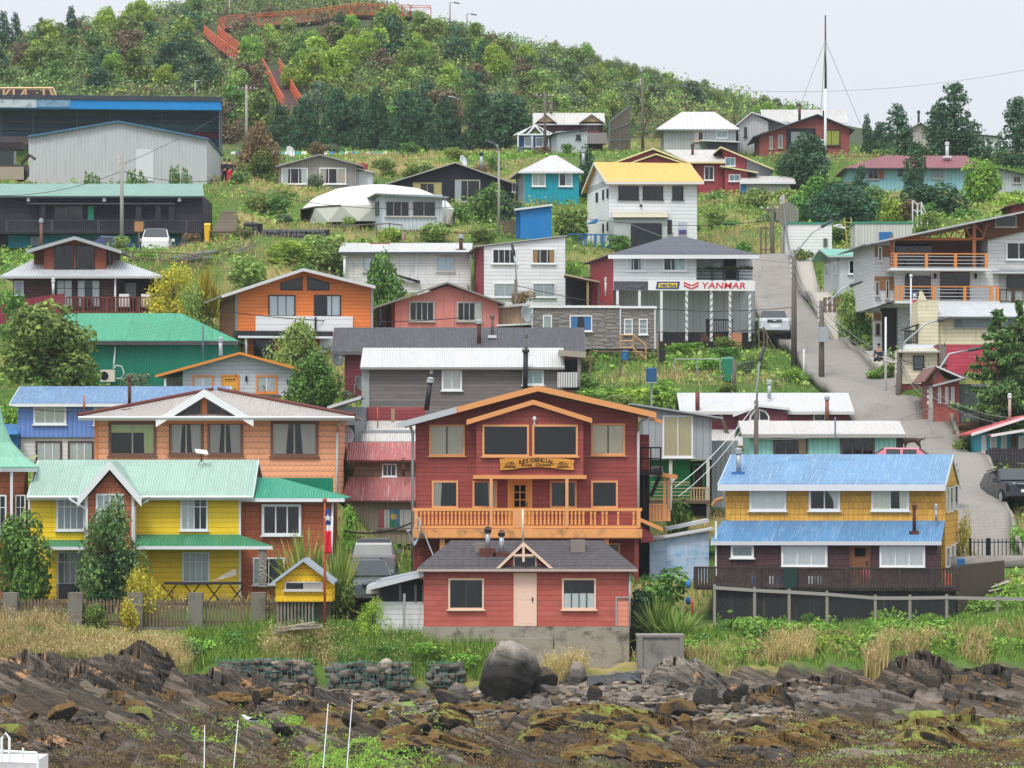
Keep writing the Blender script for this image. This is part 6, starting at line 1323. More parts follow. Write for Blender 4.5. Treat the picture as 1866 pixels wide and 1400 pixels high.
def crown_broad(seed,n,leaf,lobes=9,open_=.0,flat=1.0,low=.12):
 rs=np.random.RandomState(seed); C_=[];R_=[]
 for i in range(lobes):
  a=rs.uniform(0,2*math.pi); z=rs.uniform(low+.1,.84); w=(1-abs(z-.45)*1.25)*.33
  rr=w*math.sqrt(rs.uniform(.1,1)); C_.append((rr*math.cos(a),rr*math.sin(a),z)); R_.append(rs.uniform(.13,.24)*(1.1-.35*z))
 C_=np.array(C_);R_=np.array(R_)
 k=rs.choice(lobes,n,p=R_**2/(R_**2).sum()); d=rs.normal(0,1,(n,3)); d/=np.linalg.norm(d,axis=1,keepdims=True)
 sub=fbm(d[:,0]*3+k*5+20,d[:,2]*3+d[:,1]*2+20,3); r=R_[k]*(.55+.75*sub+rs.normal(0,.06+open_,n))
 c=C_[k]+d*r[:,None]*np.array([1,1,flat]); c[:,2]=np.clip(c[:,2],.02,None)
 return quads_from(c,d+np.array([0,0,.35]),leaf,rs)
def crown_conifer(seed,n,leaf,wide=.5,whorls=14,top=1.0,droop=.08,bot=.06,ragged=.25):
 rs=np.random.RandomState(seed); cs=[];ns=[]
 nb=[]
 for w in range(whorls):
  z=bot+(top-bot)*((w+.3*rs.rand())/whorls)**.92; R0=wide*(1-z/top)**.75*(1.0 if z>.2 else .75+1.25*z)
  for b in range(rs.randint(5,8)):
   nb.append((z+rs.normal(0,.012),rs.uniform(0,2*math.pi),max(.03,R0*rs.uniform(1-ragged*1.6,1+ragged*.4))))
 tot=sum(b[2] for b in nb)
 for z,a,L_ in nb:
  m_=max(4,int(n*L_/tot)); t=rs.uniform(.15,1,m_)**.8
  side=rs.normal(0,1,m_)*.10*(1.15-t)*L_*2.0; zz=z-droop*t*L_*2+ .10*L_*t**3*2+rs.normal(0,.009,m_)+.02*rs.rand(m_)
  x=t*L_*math.cos(a)-side*math.sin(a); y=t*L_*math.sin(a)+side*math.cos(a)
  cs.append(np.stack([x,y,zz],1)); ns.append(np.tile([math.cos(a)*.4,math.sin(a)*.4,1.0],(m_,1)))
 return quads_from(np.concatenate(cs),np.concatenate(ns),leaf,rs,.4,.45)
def crown_cone(seed,n,leaf,wide=.36,lobes=46):
 rs=np.random.RandomState(seed); C_=[];R_=[]
 for i in range(lobes):
  z=.05+.9*(i+rs.rand())/lobes; a=i*2.4+rs.normal(0,.3); rr=wide*(1.02-z)**.8*rs.uniform(.45,1); C_.append((rr*math.cos(a),rr*math.sin(a),z-.03*rr)); R_.append((.06+.09*(1-z))*rs.uniform(.55,1.4))
 C_=np.array(C_);R_=np.array(R_); k=rs.choice(lobes,n,p=R_**2/(R_**2).sum()); d=rs.normal(0,1,(n,3)); d/=np.linalg.norm(d,axis=1,keepdims=True)
 r=R_[k]*(.5+.8*fbm(d[:,0]*3+k*5+20,d[:,2]*3+d[:,1]*2+20,3)+rs.normal(0,.1,n)); c=C_[k]+d*r[:,None]*np.array([1.1,1.1,.75]); return quads_from(c,d+np.array([0,0,.3]),leaf,rs,.45,.6)
def crown_spiky(seed,n,heads=((0,0,.55),),L_=.42,wid=.018,droop=.5):
 rs=np.random.RandomState(seed); V=[];F_=[]
 for h_ in heads:
  for i in range(n//len(heads)):
   a=rs.uniform(0,2*math.pi); e=rs.uniform(.1,1.45); l=L_*rs.uniform(.6,1.1); d=np.array([math.cos(a)*math.cos(e),math.sin(a)*math.cos(e),math.sin(e)]); s=np.array([-math.sin(a),math.cos(a),0])*wid
   p0=np.array(h_); p1=p0+d*l*.6; p2=p0+d*l+np.array([0,0,-droop*l*.35*(1-math.sin(e))]); b=len(V); V+= [p0-s*.6,p0+s*.6,p1+s,p1-s,p2+s*.1,p2-s*.1]; F_+=[(b,b+1,b+2,b+3),(b+3,b+2,b+4,b+5)]
 return np.array(V),np.array(F_)
def trunk_mb(kind,seed):
 rs=np.random.RandomState(seed); m=MB()
 if kind=='conifer':
  m.path([(0,0,-.06),(0.004,0,.4),(0,0,.96)],.022,6,.004)
 else:
  m.path([(0,0,-.08),(.01,.01,.2),(-.01,.0,.5),(.0,.01,.75)],.03,6,.008)
  for i in range(5):
   a=rs.uniform(0,6.28); z=rs.uniform(.15,.5); m.path([(0,0,z),(.12*math.cos(a),.12*math.sin(a),z+.14),(.26*math.cos(a),.26*math.sin(a),z+.28)],.012,5,.003)
 return m
PROTO={}
def proto(key,vf,trunk=None,seed=1):
 v,f=vf; me=np_mesh('crown',v,f,[LM['green']]); d=me.data; bpy.data.objects.remove(me)
 td=None
 if trunk: o=trunk_mb(trunk,seed).build('trunk',BARK,None,True); td=o.data; bpy.data.objects.remove(o)
 PROTO[key]=(d,td)
for i in range(3): proto(f'tree{i}',crown_broad(20+i,6500,.028,18,.03),'broad',i)
for i in range(4): proto(f'bush{i}',crown_broad(40+i,1500,.042,9,.02,low=-.05),None)
for i in range(3): proto(f'shrub{i}',crown_broad(60+i,1900,.037,11,.03,low=-.02),'broad',i)
for i in range(3): proto(f'pine{i}',crown_cone(80+i,5600,.026,.44 if i else .4,30+6*i),'conifer',i)
proto('fir0',crown_conifer(90,13000,.026,.5,17,droop=.12,ragged=.33,bot=.06),'conifer',4)
proto('wispy0',crown_broad(97,2600,.024,14,.09),'broad',7)
proto('flax0',crown_spiky(3,260,((0,0,.02),(.12,.05,.02),(-.1,.04,.05)),.95,.028),None)
proto('palm0',crown_spiky(4,330,((0,0,.62),(.14,.05,.5),(-.13,.06,.42),(.02,-.05,.3)),.36,.016,.9),'broad',3)
NG=np.random.RandomState(99)
def plant(name,key,col,x,y,w,hgt,label,cat,group=None,z=None,sink=.04,rot=None):
 d,td=PROTO[key]; z=float(ground(x,y)) if z is None else z
 dz=Vector((x,y,z-sink*hgt))
 if td is None:
  o=bpy.data.objects.new(name,d); COL.objects.link(o); cr=o
 else:
  o=empty(name,dz); cr=bpy.data.objects.new('crown',d); COL.objects.link(cr); cr.parent=o
  tr=bpy.data.objects.new('trunk',td); COL.objects.link(tr); tr.parent=o
 o.location=dz; o.scale=(w,w,hgt*(1+sink)); o.rotation_euler=(0,0,NG.uniform(0,6.28) if rot is None else rot)
 cr.material_slots[0].link='OBJECT'; cr.material_slots[0].material=LM[col]
 return tag(o,label,cat,group)
def pl(name,key,col,px,top,bot,wpx,Y,label,cat,group=None):
 """plant whose crown shows between rows top and bot at pixel column px"""
 if Y is None: Y=hit(px,bot).y
 x=(px-CX)/F*Y; zt=CZ-(top-HY)/F*Y; zb=CZ-(bot-HY)/F*Y; g=float(ground(x,Y)); zb=min(zb,g) if PROTO[key][1] else zb
 if zb>g+.4: zb=g
 return plant(name,key,col,x,Y,wpx/F*Y,max(.3,zt-zb)*1.02,label,cat,group,z=zb)
T='tree'
pl('garden_tree','tree0','olive',92,545,715,225,187,'broad bushy olive green tree in front of the teal hall',T)
pl('garden_tree','tree1','green',8,790,705,60,180,'green tree cut by the frame edge beside the cornflower blue house',T) if False else None
pl('willow_tree','wispy0','fern',545,578,720,125,188.5,'tall wispy pale green tree before the tangerine house',T); pl('willow_tree','tree2','fern',548,590,690,105,189,'pale green willowy crown in front of the white band of the tangerine house',T)
pl('garden_tree','tree1','green',572,640,745,115,183,'leafy mid green tree covering the end of the pale grey clapboard house',T)
pl('garden_tree','tree2','green',700,462,565,95,214,'slim green tree growing against the long white clapboard house',T)
pl('cabbage_tree','palm0','yellow',375,470,600,100,208,'spiky yellow green cabbage tree between the brown chalet and tangerine house',T)
pl('garden_tree','wispy0','yellow',318,478,585,120,210,'thin yellowish tree in front of the brown chalet railing',T)
pl('garden_tree','wispy0','fern',350,510,600,90,207,'loose yellow green tree beneath the spiky cabbage tree',T)
pl('cypress_tree','tree1','rust',472,218,345,95,283,'rusty brown cypress beside the weathered grey plank bungalow',T); pl('cypress_tree','tree2','olive',470,275,350,85,281,'olive cypress growing at the foot of the rusty brown one',T)
for i,(px,top,w) in enumerate(((509,188,75),(555,178,80),(614,160,88),(650,172,80),(686,160,82),(738,163,88),(778,180,74),(812,175,80),(877,166,78),(923,170,98))):
 pl('pine_tree',f'pine{i%3}' if i!=9 else 'tree0','dark' if i%3 else 'pine',px,top,277,w*1.3,331+NG.uniform(-3,3),'dark green pine in the dense row at the foot of the wooded hill',T,'dark pines in a row below the wooded hill')
for px,top,bot,w,Y,k,c,l in ((1740,148,300,120,297,'pine0','pine','tallest dark pine above the maroon roofed house'),(1635,190,290,88,301,'pine1','pine','shorter rounded pine to one side of the tallest dark pine on the ridge'),(1852,176,320,100,294,'pine2','pine','dark pine cut by the frame edge on the ridge'),
  (1712,190,300,70,299,'pine2','pine','second stem of dark pine leaning against the tallest ridge pine'),(1465,244,345,95,271,'tree2','pine','round crowned dark pine in front of the red brick house'),(1668,258,390,72,262,'pine1','pine','narrow dark conifer in front of the maroon roofed house wall'),(1568,300,410,62,258,'pine0','dark','small pointed conifer before the maroon roofed house end'),
  (1580,208,250,22,300,'pine1','dark','tiny fir on the skyline beside the red brick house'),(1602,222,262,26,303,'pine2','dark','small fir on the skyline between brick house and ridge pines')):
 pl('pine_tree',k,c,px,top,bot,w*(1.3 if w>30 else 1.9),Y,l,T)
pl('broad_tree','tree0','bright',1793,288,410,105,262,'bright green bushy tree before the white end of the maroon roofed house',T)
pl('broad_tree','tree1','dark',1535,325,440,150,249,'big dark green tree mass behind the leaning yellow ladder',T); pl('broad_tree','tree2','green',1475,322,430,110,252,'dense green tree below the round crowned pine',T); pl('broad_tree','tree0','dark',1700,330,420,150,254,'dark green thicket below the maroon roofed house',T); pl('broad_tree','tree2','spruce',1600,340,415,90,255,'mid green thicket beside the big dark tree mass',T); pl('broad_tree','bush1','lime',1625,345,420,60,250,'yellow green bush between two dark thickets on the upper terrace',T)
for px,top,w in ((1405,184,60),(1435,187,46),(1378,190,40)): pl('broad_tree','tree1','bright',px,top,235,w,325,'bright green tree behind the pale twin sheds',T,'bright green trees behind the pale twin sheds')
pl('big_conifer','fir0','spruce',1818,566,760,205,183,'large spreading conifer in front of the cream house',T); pl('big_conifer','fir0','spruce',1856,548,755,155,184.5,'taller conifer top rising behind the spreading conifer by the cream house',T)
pl('front_tree','tree0','green',35,930,1105,135,147.3,'dark green bushy tree before the corner tower of the yellow house',T); pl('front_tree','wispy0','spruce',205,900,1112,110,146.9,'thin upright crown behind the conifer like tree before the red gable',T); pl('front_tree','wispy0','spruce',194,915,1112,150,146.6,'dark green conifer like tree before the red gable of the yellow house',T); pl('front_tree','bush2','dark',200,1000,1110,130,146.4,'dense low green growth under the tree before the red shingled gable','bush')
pl('flower_shrub','wispy0','yellow',255,1035,1150,100,144.6,'yellow flowering shrub spilling over the picket fence','bush'); pl('flower_shrub','bush0','yellow',235,1080,1160,40,143.2,'small yellow flowering spray hanging on the concrete pillar','bush')
pl('flax_plant','flax0','flax',560,962,1075,110,147.2,'tall flax with yellow green sword leaves behind the yellow shed','plant'); pl('flax_plant','flax0','flax',612,985,1085,95,146.6,'second flax clump between the yellow shed and the parked cars','plant'); pl('garden_bush','bush1','olive',625,1030,1130,62,145.5,'olive bush hanging beside the parked cars','bush')
pl('garden_bush','bush3','green',892,336,408,86,250,'round green bush beside the white dome tent','bush'); pl('garden_bush','bush1','olive',1040,360,425,92,243,'olive bush behind the blue box shed','bush'); pl('garden_tree','tree2','dark',1072,268,335,52,268,'dark tree squeezed between teal cottage and golden roofed house',T); pl('garden_bush','bush0','bright',1048,452,515,72,224,'bright green bush between white town house and shop','bush')
pl('road_tree','tree0','fern',1555,524,600,72,213,'round yellow green tree beside the steep road',T); pl('garden_bush','bush2','green',1235,908,965,80,160,'green bush beside the stilt house steps','bush'); pl('garden_bush','wispy0','yellow',1757,930,1010,46,155.5,'slim yellow green bush at the end of the blue roofed house','bush')
pl('young_shrub','wispy0','lime',680,1088,1168,68,142.2,'young yellow green shrub before the white board lean to','bush'); pl('ivy_mass','bush3','green',1212,1038,1150,140,147.6,'dense dark green ivy bank between the red cottage and the deck','bush'); pl('ivy_mass','bush0','dark',1160,1050,1150,60,146.0,'dark shadowy creeper on the corner of the red cottage','bush')
for px,top,bot,w,Y in ((1195,1085,1165,80,144.2),(1232,1105,1170,75,143.4)): pl('strap_leaf_plant','flax0','fern',px,top,bot,w,Y,'strap leaved plant on the bank beside the red cottage','plant','strap leaved plants beside the red cottage')
B=[]
for px,top,bot,w,Y,k,c in ((470,345,400,60,255,'bush0','olive'),(440,300,360,50,268,'bush1','green'),(520,345,385,60,262,'bush2','olive'),(505,355,395,70,254,'bush3','green'),(840,360,412,50,248,'bush0','green'),(870,300,340,60,278,'bush2','rust'),(700,285,318,60,288,'bush1','olive'),(760,290,322,60,284,'bush0','fern'),(920,350,420,60,255,'bush3','dark'),
  (585,415,460,110,234,'bush0','fern'),(660,408,450,120,233,'bush1','fern'),(520,440,485,120,229,'bush2','lime'),(450,465,520,110,224,'bush3','fern'),(600,440,500,90,229,'bush3','olive'),(560,470,515,60,224,'bush1','green'),(360,455,500,60,232,'bush1','bright'),(415,440,480,60,232,'bush0','fern'),(260,460,490,70,229,'bush2','bright'),(310,470,500,50,229,'bush1','green'),(710,415,450,90,236,'bush2','lime'),(790,405,445,80,238,'bush3','fern'),(880,410,440,60,236,'bush1','olive'),
  (1330,395,440,70,252,'bush0','green'),(1310,350,400,60,262,'bush2','green'),(1375,345,410,90,258,'bush3','olive'),(1430,330,390,70,262,'bush1','fern'),(1410,370,430,60,252,'bush0','grey'),(1350,440,500,60,238,'bush2','green'),(1455,440,500,60,233,'bush1','olive'),(1500,420,460,50,240,'bush3','green'),(1690,385,425,70,244,'bush2','fern'),(1760,370,420,80,250,'bush1','green'),(1835,345,400,70,258,'bush0','lime'),(1655,365,400,60,250,'bush3','rust'),
  (1090,700,745,110,186,'bush0','bright'),(1150,690,735,120,188,'bush1','lime'),(1210,690,730,80,188,'bush2','bright'),(1060,680,720,60,190,'bush3','green'),(1110,720,760,90,181,'bush2','fern'),(1250,620,645,90,210,'bush0','bright'),(1320,625,660,80,207,'bush1','green'),(1380,640,690,60,204,'bush2','fern'),(1290,650,690,80,201,'bush3','bright'),(1450,665,700,50,200,'bush0','bright'),
  (1590,600,650,60,207,'bush1','fern'),(1570,560,610,50,213,'bush0','green'),(1620,660,705,60,198,'bush2','olive'),(1600,670,700,50,199,'bush3','bright'),(1700,745,790,50,189,'bush1','fern'),(1720,790,825,50,184,'bush0','olive'),(1750,800,850,60,181,'bush2','fern'),(1840,935,985,50,166,'bush1','green'),(1858,890,930,40,170,'bush0','green'),(1855,960,1030,50,160,'bush3','bright'),(1838,1030,1075,70,150,'bush1','bright'),
  (620,800,880,40,168,'bush1','green'),(640,920,1010,40,160,'bush2','bright'),(20,720,770,60,182,'bush0','bright'),(70,680,720,80,187,'bush3','green'),(150,670,710,70,188,'bush1','olive'),(20,530,620,70,208,'bush2','green'),(250,670,705,60,191,'bush0','grey'),(1360,1118,1150,40,145,'bush0','green'),(1475,1108,1150,40,145,'bush1','green'),(1600,1112,1140,40,145,'bush2','bright'),(1690,1118,1145,60,144.6,'bush3','bright'),(1330,1130,1190,90,143.2,'bush2','green'),(1420,1130,1185,90,143.0,'bush0','green'),(1640,1128,1175,100,143.2,'bush1','bright'),(1500,1135,1180,80,143,'bush3','bright'),(1790,1080,1140,110,146,'bush0','bright'),
  (1300,1140,1205,100,142.5,'bush1','green'),(1260,1165,1215,80,141.5,'bush2','bright'),(1380,1140,1200,90,142.5,'bush3','green'),(1545,1145,1205,90,142,'bush0','lime'),(1585,1150,1205,90,141.6,'bush1','green'),(1500,1160,1215,60,141,'bush2','lime'),(1700,1130,1190,130,143,'bush3','bright'),(1800,1135,1200,120,142.5,'bush1','bright'),(1845,1170,1230,70,141,'bush0','green'),(1770,1170,1215,80,141.5,'bush2','bright'),
  (370,1150,1215,90,141.5,'bush1','bright'),(430,1140,1200,70,142.2,'bush0','green'),(350,1170,1220,70,140.8,'bush3','green'),(470,1150,1200,60,142,'bush2','lime'),(560,1160,1215,90,141.2,'bush3','olive'),(620,1150,1200,80,142.5,'bush1','bright'),(700,1165,1215,90,141.2,'bush0','green'),(770,1170,1220,110,141,'bush2','bright'),(840,1180,1225,80,140.8,'bush1','bright'),(640,1120,1170,60,144,'bush0','bright'),(170,1100,1160,60,143.6,'bush2','olive'),(140,1080,1150,40,144.2,'bush1','green'),(1180,1150,1215,50,143,'bush0','green')):
 tone={'olive':'olive','green':'mid green','rust':'rusty','fern':'pale green','dark':'dark green','lime':'yellow green','bright':'bright green','grey':'grey green'}[c]
 zone='on the bank above the shore rocks' if Y<148 else ('between the lower houses' if Y<200 else ('between the middle houses' if Y<240 else 'between the upper houses'))
 pl('wild_bush',k,c,px,top,bot,w*1.15,Y,f'{tone} wild bush growing {zone}','bush',f'{tone} wild bushes {zone}')
for i in range(12):
 pl('creeper_bush',f'bush{i%4}','green',120+i*20,318-8*math.sin(i*1.3)-(12 if i in(4,5,10) else 0),338,34,259,'leafy creeper along the foot of the pale corrugated warehouse','bush','creepers along the foot of the corrugated warehouse')
hs=[];tries=0
rsH=np.random.RandomState(21)
cols=['olive','fern','lime','brown','grey','green','spruce','olive','brown','olive','fern','pine']
tone={'olive':'olive green','fern':'pale green','lime':'yellow green','brown':'brownish','grey':'grey green','green':'mid green','spruce':'deep green','pine':'blue green'}
while len(hs)<290 and tries<6000:
 tries+=1; px=rsH.uniform(-30,1440); Y=rsH.uniform(334,476); x=(px-CX)/F*Y; z=float(ground(x,Y)); py=HY-(z-CZ)*F/Y
 if py<-25 or py>270 or (px<410 and py>165) or (px>1180 and py>205) : continue
 if any((x-a)**2+(Y-b)**2<(2.3+.006*Y)**2*1.2 for a,b in hs): continue
 n_k=fbm(np.array([x*.12+30]),np.array([Y*.05+3]),2)[0]; c=cols[int(np.clip((n_k-.22)*1.8*12+rsH.normal(0,2.0),0,11))]
 if px>960: c=['olive','fern','grey','spruce','fern','olive'][rsH.randint(6)]
 s=rsH.uniform(2.9,5.4)
 crest=np.interp(px,[0,230,400,600,760,950,1100,1280,1350],[430,450,470,480,474,452,440,414,400])
 if px>850: s*=.8
 if Y>crest-14: s*=.6
 k=f'shrub{rsH.randint(3)}'
 if 380<px<800 and py<64:
  if py<40: s*=.5
  else: continue
 s*=.9
 if any(a-26<px<a+46 and b<py<c for a,b,c in ((380,50,135),(415,80,160),(485,115,215),(510,150,240))): continue
 plant('hill_shrub',k,c,x,Y,s*1.25,s*rsH.uniform(.8,1.05),f'{tone[c]} shrubby tree in the wood covering the hill','shrub',f'{tone[c]} shrubby trees on the wooded hill',sink=.1); hs.append((x,Y))
for i,(px,py,w) in enumerate(((556,150,70),(598,165,85),(628,130,70),(575,110,60),(530,168,52),(668,108,56),(455,120,62),(488,95,44),(760,108,52),(800,84,56),(712,60,60),(905,152,74),(880,120,52),(250,58,64),(190,66,56),(205,150,58),(300,160,50),(960,130,52),(1062,130,56),(1090,160,50),(1000,98,46),(640,62,40),(340,75,44))):
 q=hit(px,py,330,480)
 if q: plant('hill_tree',f'tree{i%3}','lime' if i%3 else 'bright',q.x,q.y,w/F*q.y,w*.95/F*q.y,'rounded light green tree standing out of the darker wood on the hill','tree','light green trees on the wooded hill')
for px,Y,hh in ((5,428,6),(28,430,5.5),(75,436,4),(130,440,4.5),(200,446,3.5),(-20,425,6)):
 x=(px-CX)/F*Y; plant('hill_fir','pine1','dark',x,Y,hh*.62,hh,'dark fir rising above the hill skyline','tree','dark firs on the skyline of the wooded hill')
for i in range(58):
 px=1000+i*6.4+rsH.uniform(-4,4); Y=np.interp(px,[1000,1100,1200,1350,1380],[450,440,428,400,396])-2; x=(px-CX)/F*Y; s=rsH.uniform(1.5,3.0)
 plant('crest_shrub','wispy0','olive' if i%3 else 'grey',x,Y,s*.8,s,'thin wind bent shrub on the crest of the hill against the sky','shrub','wind bent shrubs along the hill crest')
def scatter_leaves(name,pts,nrm,size,mats,rs,asp=.6,jit=.7):
 v,f=quads_from(pts,nrm,size,rs,asp,jit); o=np_mesh(name,v,f,[mats]); return tag(o,kind='stuff')
rsU=np.random.RandomState(5)
def hill_layer(n,c,off,size,key):
 px=rsU.uniform(-60,1500,n); Y=rsU.uniform(336,482,n); x=(px-CX)/F*Y; k=fbm(x*.16+c,Y*.09+c,3); ok=(k>key); x=x[ok];Y=Y[ok]
 z=ground(x,Y); py=HY-(z-CZ)*F/Y; px=CX+x*F/Y; ok=~((px>360)&(px<440)&(py<118)&(py>55)&(abs(px-392-(py-66)*.75)<30)); ok&=~((py>120)&(py<218)&(abs(px-500-(py-128)*.55)<38)); ok&=~((px>395)&(px<800)&(py<62)&(py>34)); x=x[ok];Y=Y[ok];z=z[ok]
 h_=fbm(x*.45+3,Y*.35+8,3)*off*1.6-.2; return np.stack([x,Y,z+np.maximum(h_,.05)*rsU.uniform(.3,1,len(x))],1)
for n,c,off,size,key,lm in ((120000,1.3,1.2,.17,.0,'under'),(45000,7.7,1.5,.18,.5,'brown'),(26000,12.4,2.2,.18,.56,'fern'),(44000,41.0,2.0,.18,.5,'spruce'),(16000,31.0,2.4,.18,.62,'lime')):
 p=hill_layer(n,c,off,size,key); scatter_leaves('undergrowth',p,np.tile([0,-.4,.8],(len(p),1)),size,LM[lm],rsU)
# ------- grass on all open ground: kept off houses and road
FOOT=[]
for hn,h_ in HOUSES.items():
 bx=[]
 for ch in h_.o.children_recursive:
  if ch.type=='MESH' and ch.name.split('.')[0] in ('wall','lower_wall','wing_wall','foundation','plinth','deck_floor','porch_wall','ground_wall','blank_wall','extension','dormer_side','upper_wall','footing','tower_wall','garage'):
   co=[ch.matrix_local@Vector(c) for c in ch.bound_box]; bx.append((min(c.x for c in co),max(c.x for c in co),min(c.y for c in co),max(c.y for c in co)))
 for b in bx: FOOT.append((h_,b))
def free(x,y,margin=.1):
 ok=np.ones(len(x),bool)
 for h_,(x0,x1,y0,y1) in FOOT:
  dx=x-h_.loc.x; dy=y-h_.loc.y; u=dx*h_.U.x+dy*h_.U.y; w=dx*h_.W.x+dy*h_.W.y
  ok&=~((u>x0-margin)&(u<x1+margin)&(w>y0-margin)&(w<y1+margin))
 for i in range(0,len(RW_),1):
  p,nr,hw=RW_[i]; ok&=((x-p.x)**2+(y-p.y)**2)>(hw+.35)**2
  q=p+nr*.9
  if i>=46: ok&=((x-q.x)**2+(y-q.y)**2)>(hw+.4)**2
 return ok
def blades(x,y,hgt,wid,rs,lean=.35,per=5,spread=.12):
 n=len(x); x=np.repeat(x,per)+rs.normal(0,spread,n*per); y=np.repeat(y,per)+rs.normal(0,spread,n*per); hg=np.repeat(hgt,per)*rs.uniform(.55,1.1,n*per)
 z=ground(x,y)-.03; a=rs.uniform(0,6.28,n*per); w_=wid*rs.uniform(.7,1.3,n*per); l=rs.normal(0,lean,(n*per,2))*hg[:,None]
 b0=np.stack([x-np.cos(a)*w_,y-np.sin(a)*w_,z],1); b1=np.stack([x+np.cos(a)*w_,y+np.sin(a)*w_,z],1); md=np.stack([x+l[:,0]*.35,y+l[:,1]*.35,z+hg*.6],1); c=np.stack([np.cos(a)*w_*.8,np.sin(a)*w_*.8,0*w_],1)
 tp=np.stack([x+l[:,0],y+l[:,1],z+hg],1)
 V=np.stack([b0,b1,md+c,md-c,tp,tp],1); N=n*per; V=np.concatenate([V[:,:5]],1).reshape(-1,3); i=np.arange(N)*5
 f4=np.stack([i,i+1,i+2,i+3],1); f3=np.stack([i+3,i+2,i+4,i+4],1)
 return V,f4,np.stack([i+3,i+2,i+4],1),tp
def grass(name,x,y,hgt,wid,mat,rs,lean=.35,per=5,spread=.12,heads=None,hm=None):
 V,f4,f3,tp=blades(x,y,hgt,wid,rs,lean,per,spread)
 me=bpy.data.meshes.new(name); me.vertices.add(len(V)); me.vertices.foreach_set('co',V.astype(np.float32).ravel())
 L_=np.concatenate([f4.ravel(),f3.ravel()]).astype(np.int32); me.loops.add(len(L_)); me.loops.foreach_set('vertex_index',L_)
 n4,n3=len(f4),len(f3); me.polygons.add(n4+n3); ls=np.r_[np.arange(n4)*4,n4*4+np.arange(n3)*3].astype(np.int32); me.polygons.foreach_set('loop_start',ls); me.polygons.foreach_set('loop_total',np.r_[np.full(n4,4),np.full(n3,3)].astype(np.int32)); me.update(calc_edges=True)
 me.materials.append(mat); o=bpy.data.objects.new(name,me); COL.objects.link(o); tag(o,kind='stuff')
 if heads:
  k=rs.rand(len(tp))<heads; p=tp[k]-np.array([0,0,.04]); v,f=quads_from(p,np.tile([0,-1,0.2],(len(p),1)),.036,rs,.45,.5); h_=np_mesh('seed_heads',v,f,[hm]); h_.parent=o
 return o
GRS=leafm('6E8E3C','4A6A2A','98AE54',.2); DRY=leafm('B8A46C','8E8450','D8C48E',.2); HEAD=leafm('C9AE84','A98F68','E2CBA4',.2); GBR=leafm('789E3C','4E762C','A6C456',.2)
rsG=np.random.RandomState(17)
def band(n,px0,px1,y0,y1):
 Y=rsG.uniform(y0,y1,n); px=rsG.uniform(px0,px1,n); return (px-CX)/F*Y,Y
x,y=band(68000,-350,2250,146,330); ok=free(x,y); x=x[ok];y=y[ok]; dr=fbm(x*.11+5,y*.11+2,3)
k=dr<.55; grass('grass',x[k],y[k],rsG.uniform(.2,.5,k.sum()),.022,GRS,rsG,.4,4,.2); k=~k; grass('dry_grass',x[k],y[k],rsG.uniform(.25,.6,k.sum()),.02,DRY,rsG,.4,4,.2,.25,HEAD)
x,y=band(76000,-350,2250,146,320); ok=free(x,y)&(fbm(x*.14+9,y*.14+4,3)>.46); x=x[ok];y=y[ok]; h_=fbm(x*.6,y*.6,3)*1.3-.35
scatter_leaves('ground_cover',np.stack([x,y,ground(x,y)+np.maximum(.03,h_)*rsG.uniform(.3,1,len(x))],1),np.tile([0,-.3,.9],(len(x),1)),.15,LM['bright'],rsG)
x,y=band(62000,-350,2250,146,320); ok=free(x,y)&(fbm(x*.12+29,y*.12+14,3)>.5); x=x[ok];y=y[ok]; h_=fbm(x*.5+3,y*.5,3)*1.5-.4
scatter_leaves('ground_cover',np.stack([x,y,ground(x,y)+np.maximum(.03,h_)*rsG.uniform(.3,1,len(x))],1),np.tile([0,-.3,.9],(len(x),1)),.16,LM['fern'],rsG)
x,y=band(900,-40,1900,150,318); ok=free(x,y,.9); x=x[ok];y=y[ok]
for i in range(min(110,len(x))):
 c=('olive','grey','fern','green','rust')[i%5]; s=rsG.uniform(.7,1.9); tn={'olive':'olive','grey':'grey green','fern':'pale green','green':'mid green','rust':'rusty'}[c]
 plant('slope_bush',f'bush{i%4}',c,x[i],y[i],s*1.3,s*.8,f'small {tn} bush dotted about the open grass between the houses','bush',f'small {tn} bushes dotted about the grass')
def strip_grass(px0,px1,n,y0,y1,hmin,hmax,mat,heads=None,hm=None,lean=.38,per=7,thr=0,seed=0,name='tall_grass'):
 x,y=band(n,px0,px1,y0,y1); ok=free(x,y,.02)&((y<144.3)|((CX+x*F/y)>1745)|((CX+x*F/y)<1180))&(fbm(x*.5+seed,y*.5+seed,3)>thr); x=x[ok];y=y[ok]
 return grass(name,x,y,rsG.uniform(hmin,hmax,len(x)),.014,mat,rsG,lean,per,.11,heads,hm)
strip_grass(-40,120,1300,139.0,143.4,.35,.85,DRY,.35,HEAD,name='dry_grass',thr=.32,seed=2); strip_grass(120,340,1500,139.0,141.9,.35,.85,DRY,.35,HEAD,name='dry_grass',thr=.32); strip_grass(-40,340,2400,139.0,142.4,.25,.6,GRS,thr=.36,seed=3)
strip_grass(480,620,500,140.2,141.8,.3,.7,DRY,.4,HEAD,name='dry_grass',thr=.38); strip_grass(600,780,1200,140.2,143,.4,.85,GRS,.1,HEAD,thr=.3); strip_grass(340,900,2200,139.8,144,.3,.7,GBR,thr=.4,seed=8)
strip_grass(1160,1900,3400,139.6,147,.14,.36,GBR,thr=.35,seed=12); strip_grass(1400,1480,220,140,141.8,.4,.9,DRY,.35,HEAD,name='dry_grass',thr=.3); strip_grass(1610,1800,300,139.8,141.6,.35,.75,DRY,.35,HEAD,name='dry_grass',thr=.42,seed=5); strip_grass(1160,1900,700,139.6,142,.3,.7,DRY,.3,HEAD,name='dry_grass',thr=.58,seed=9)
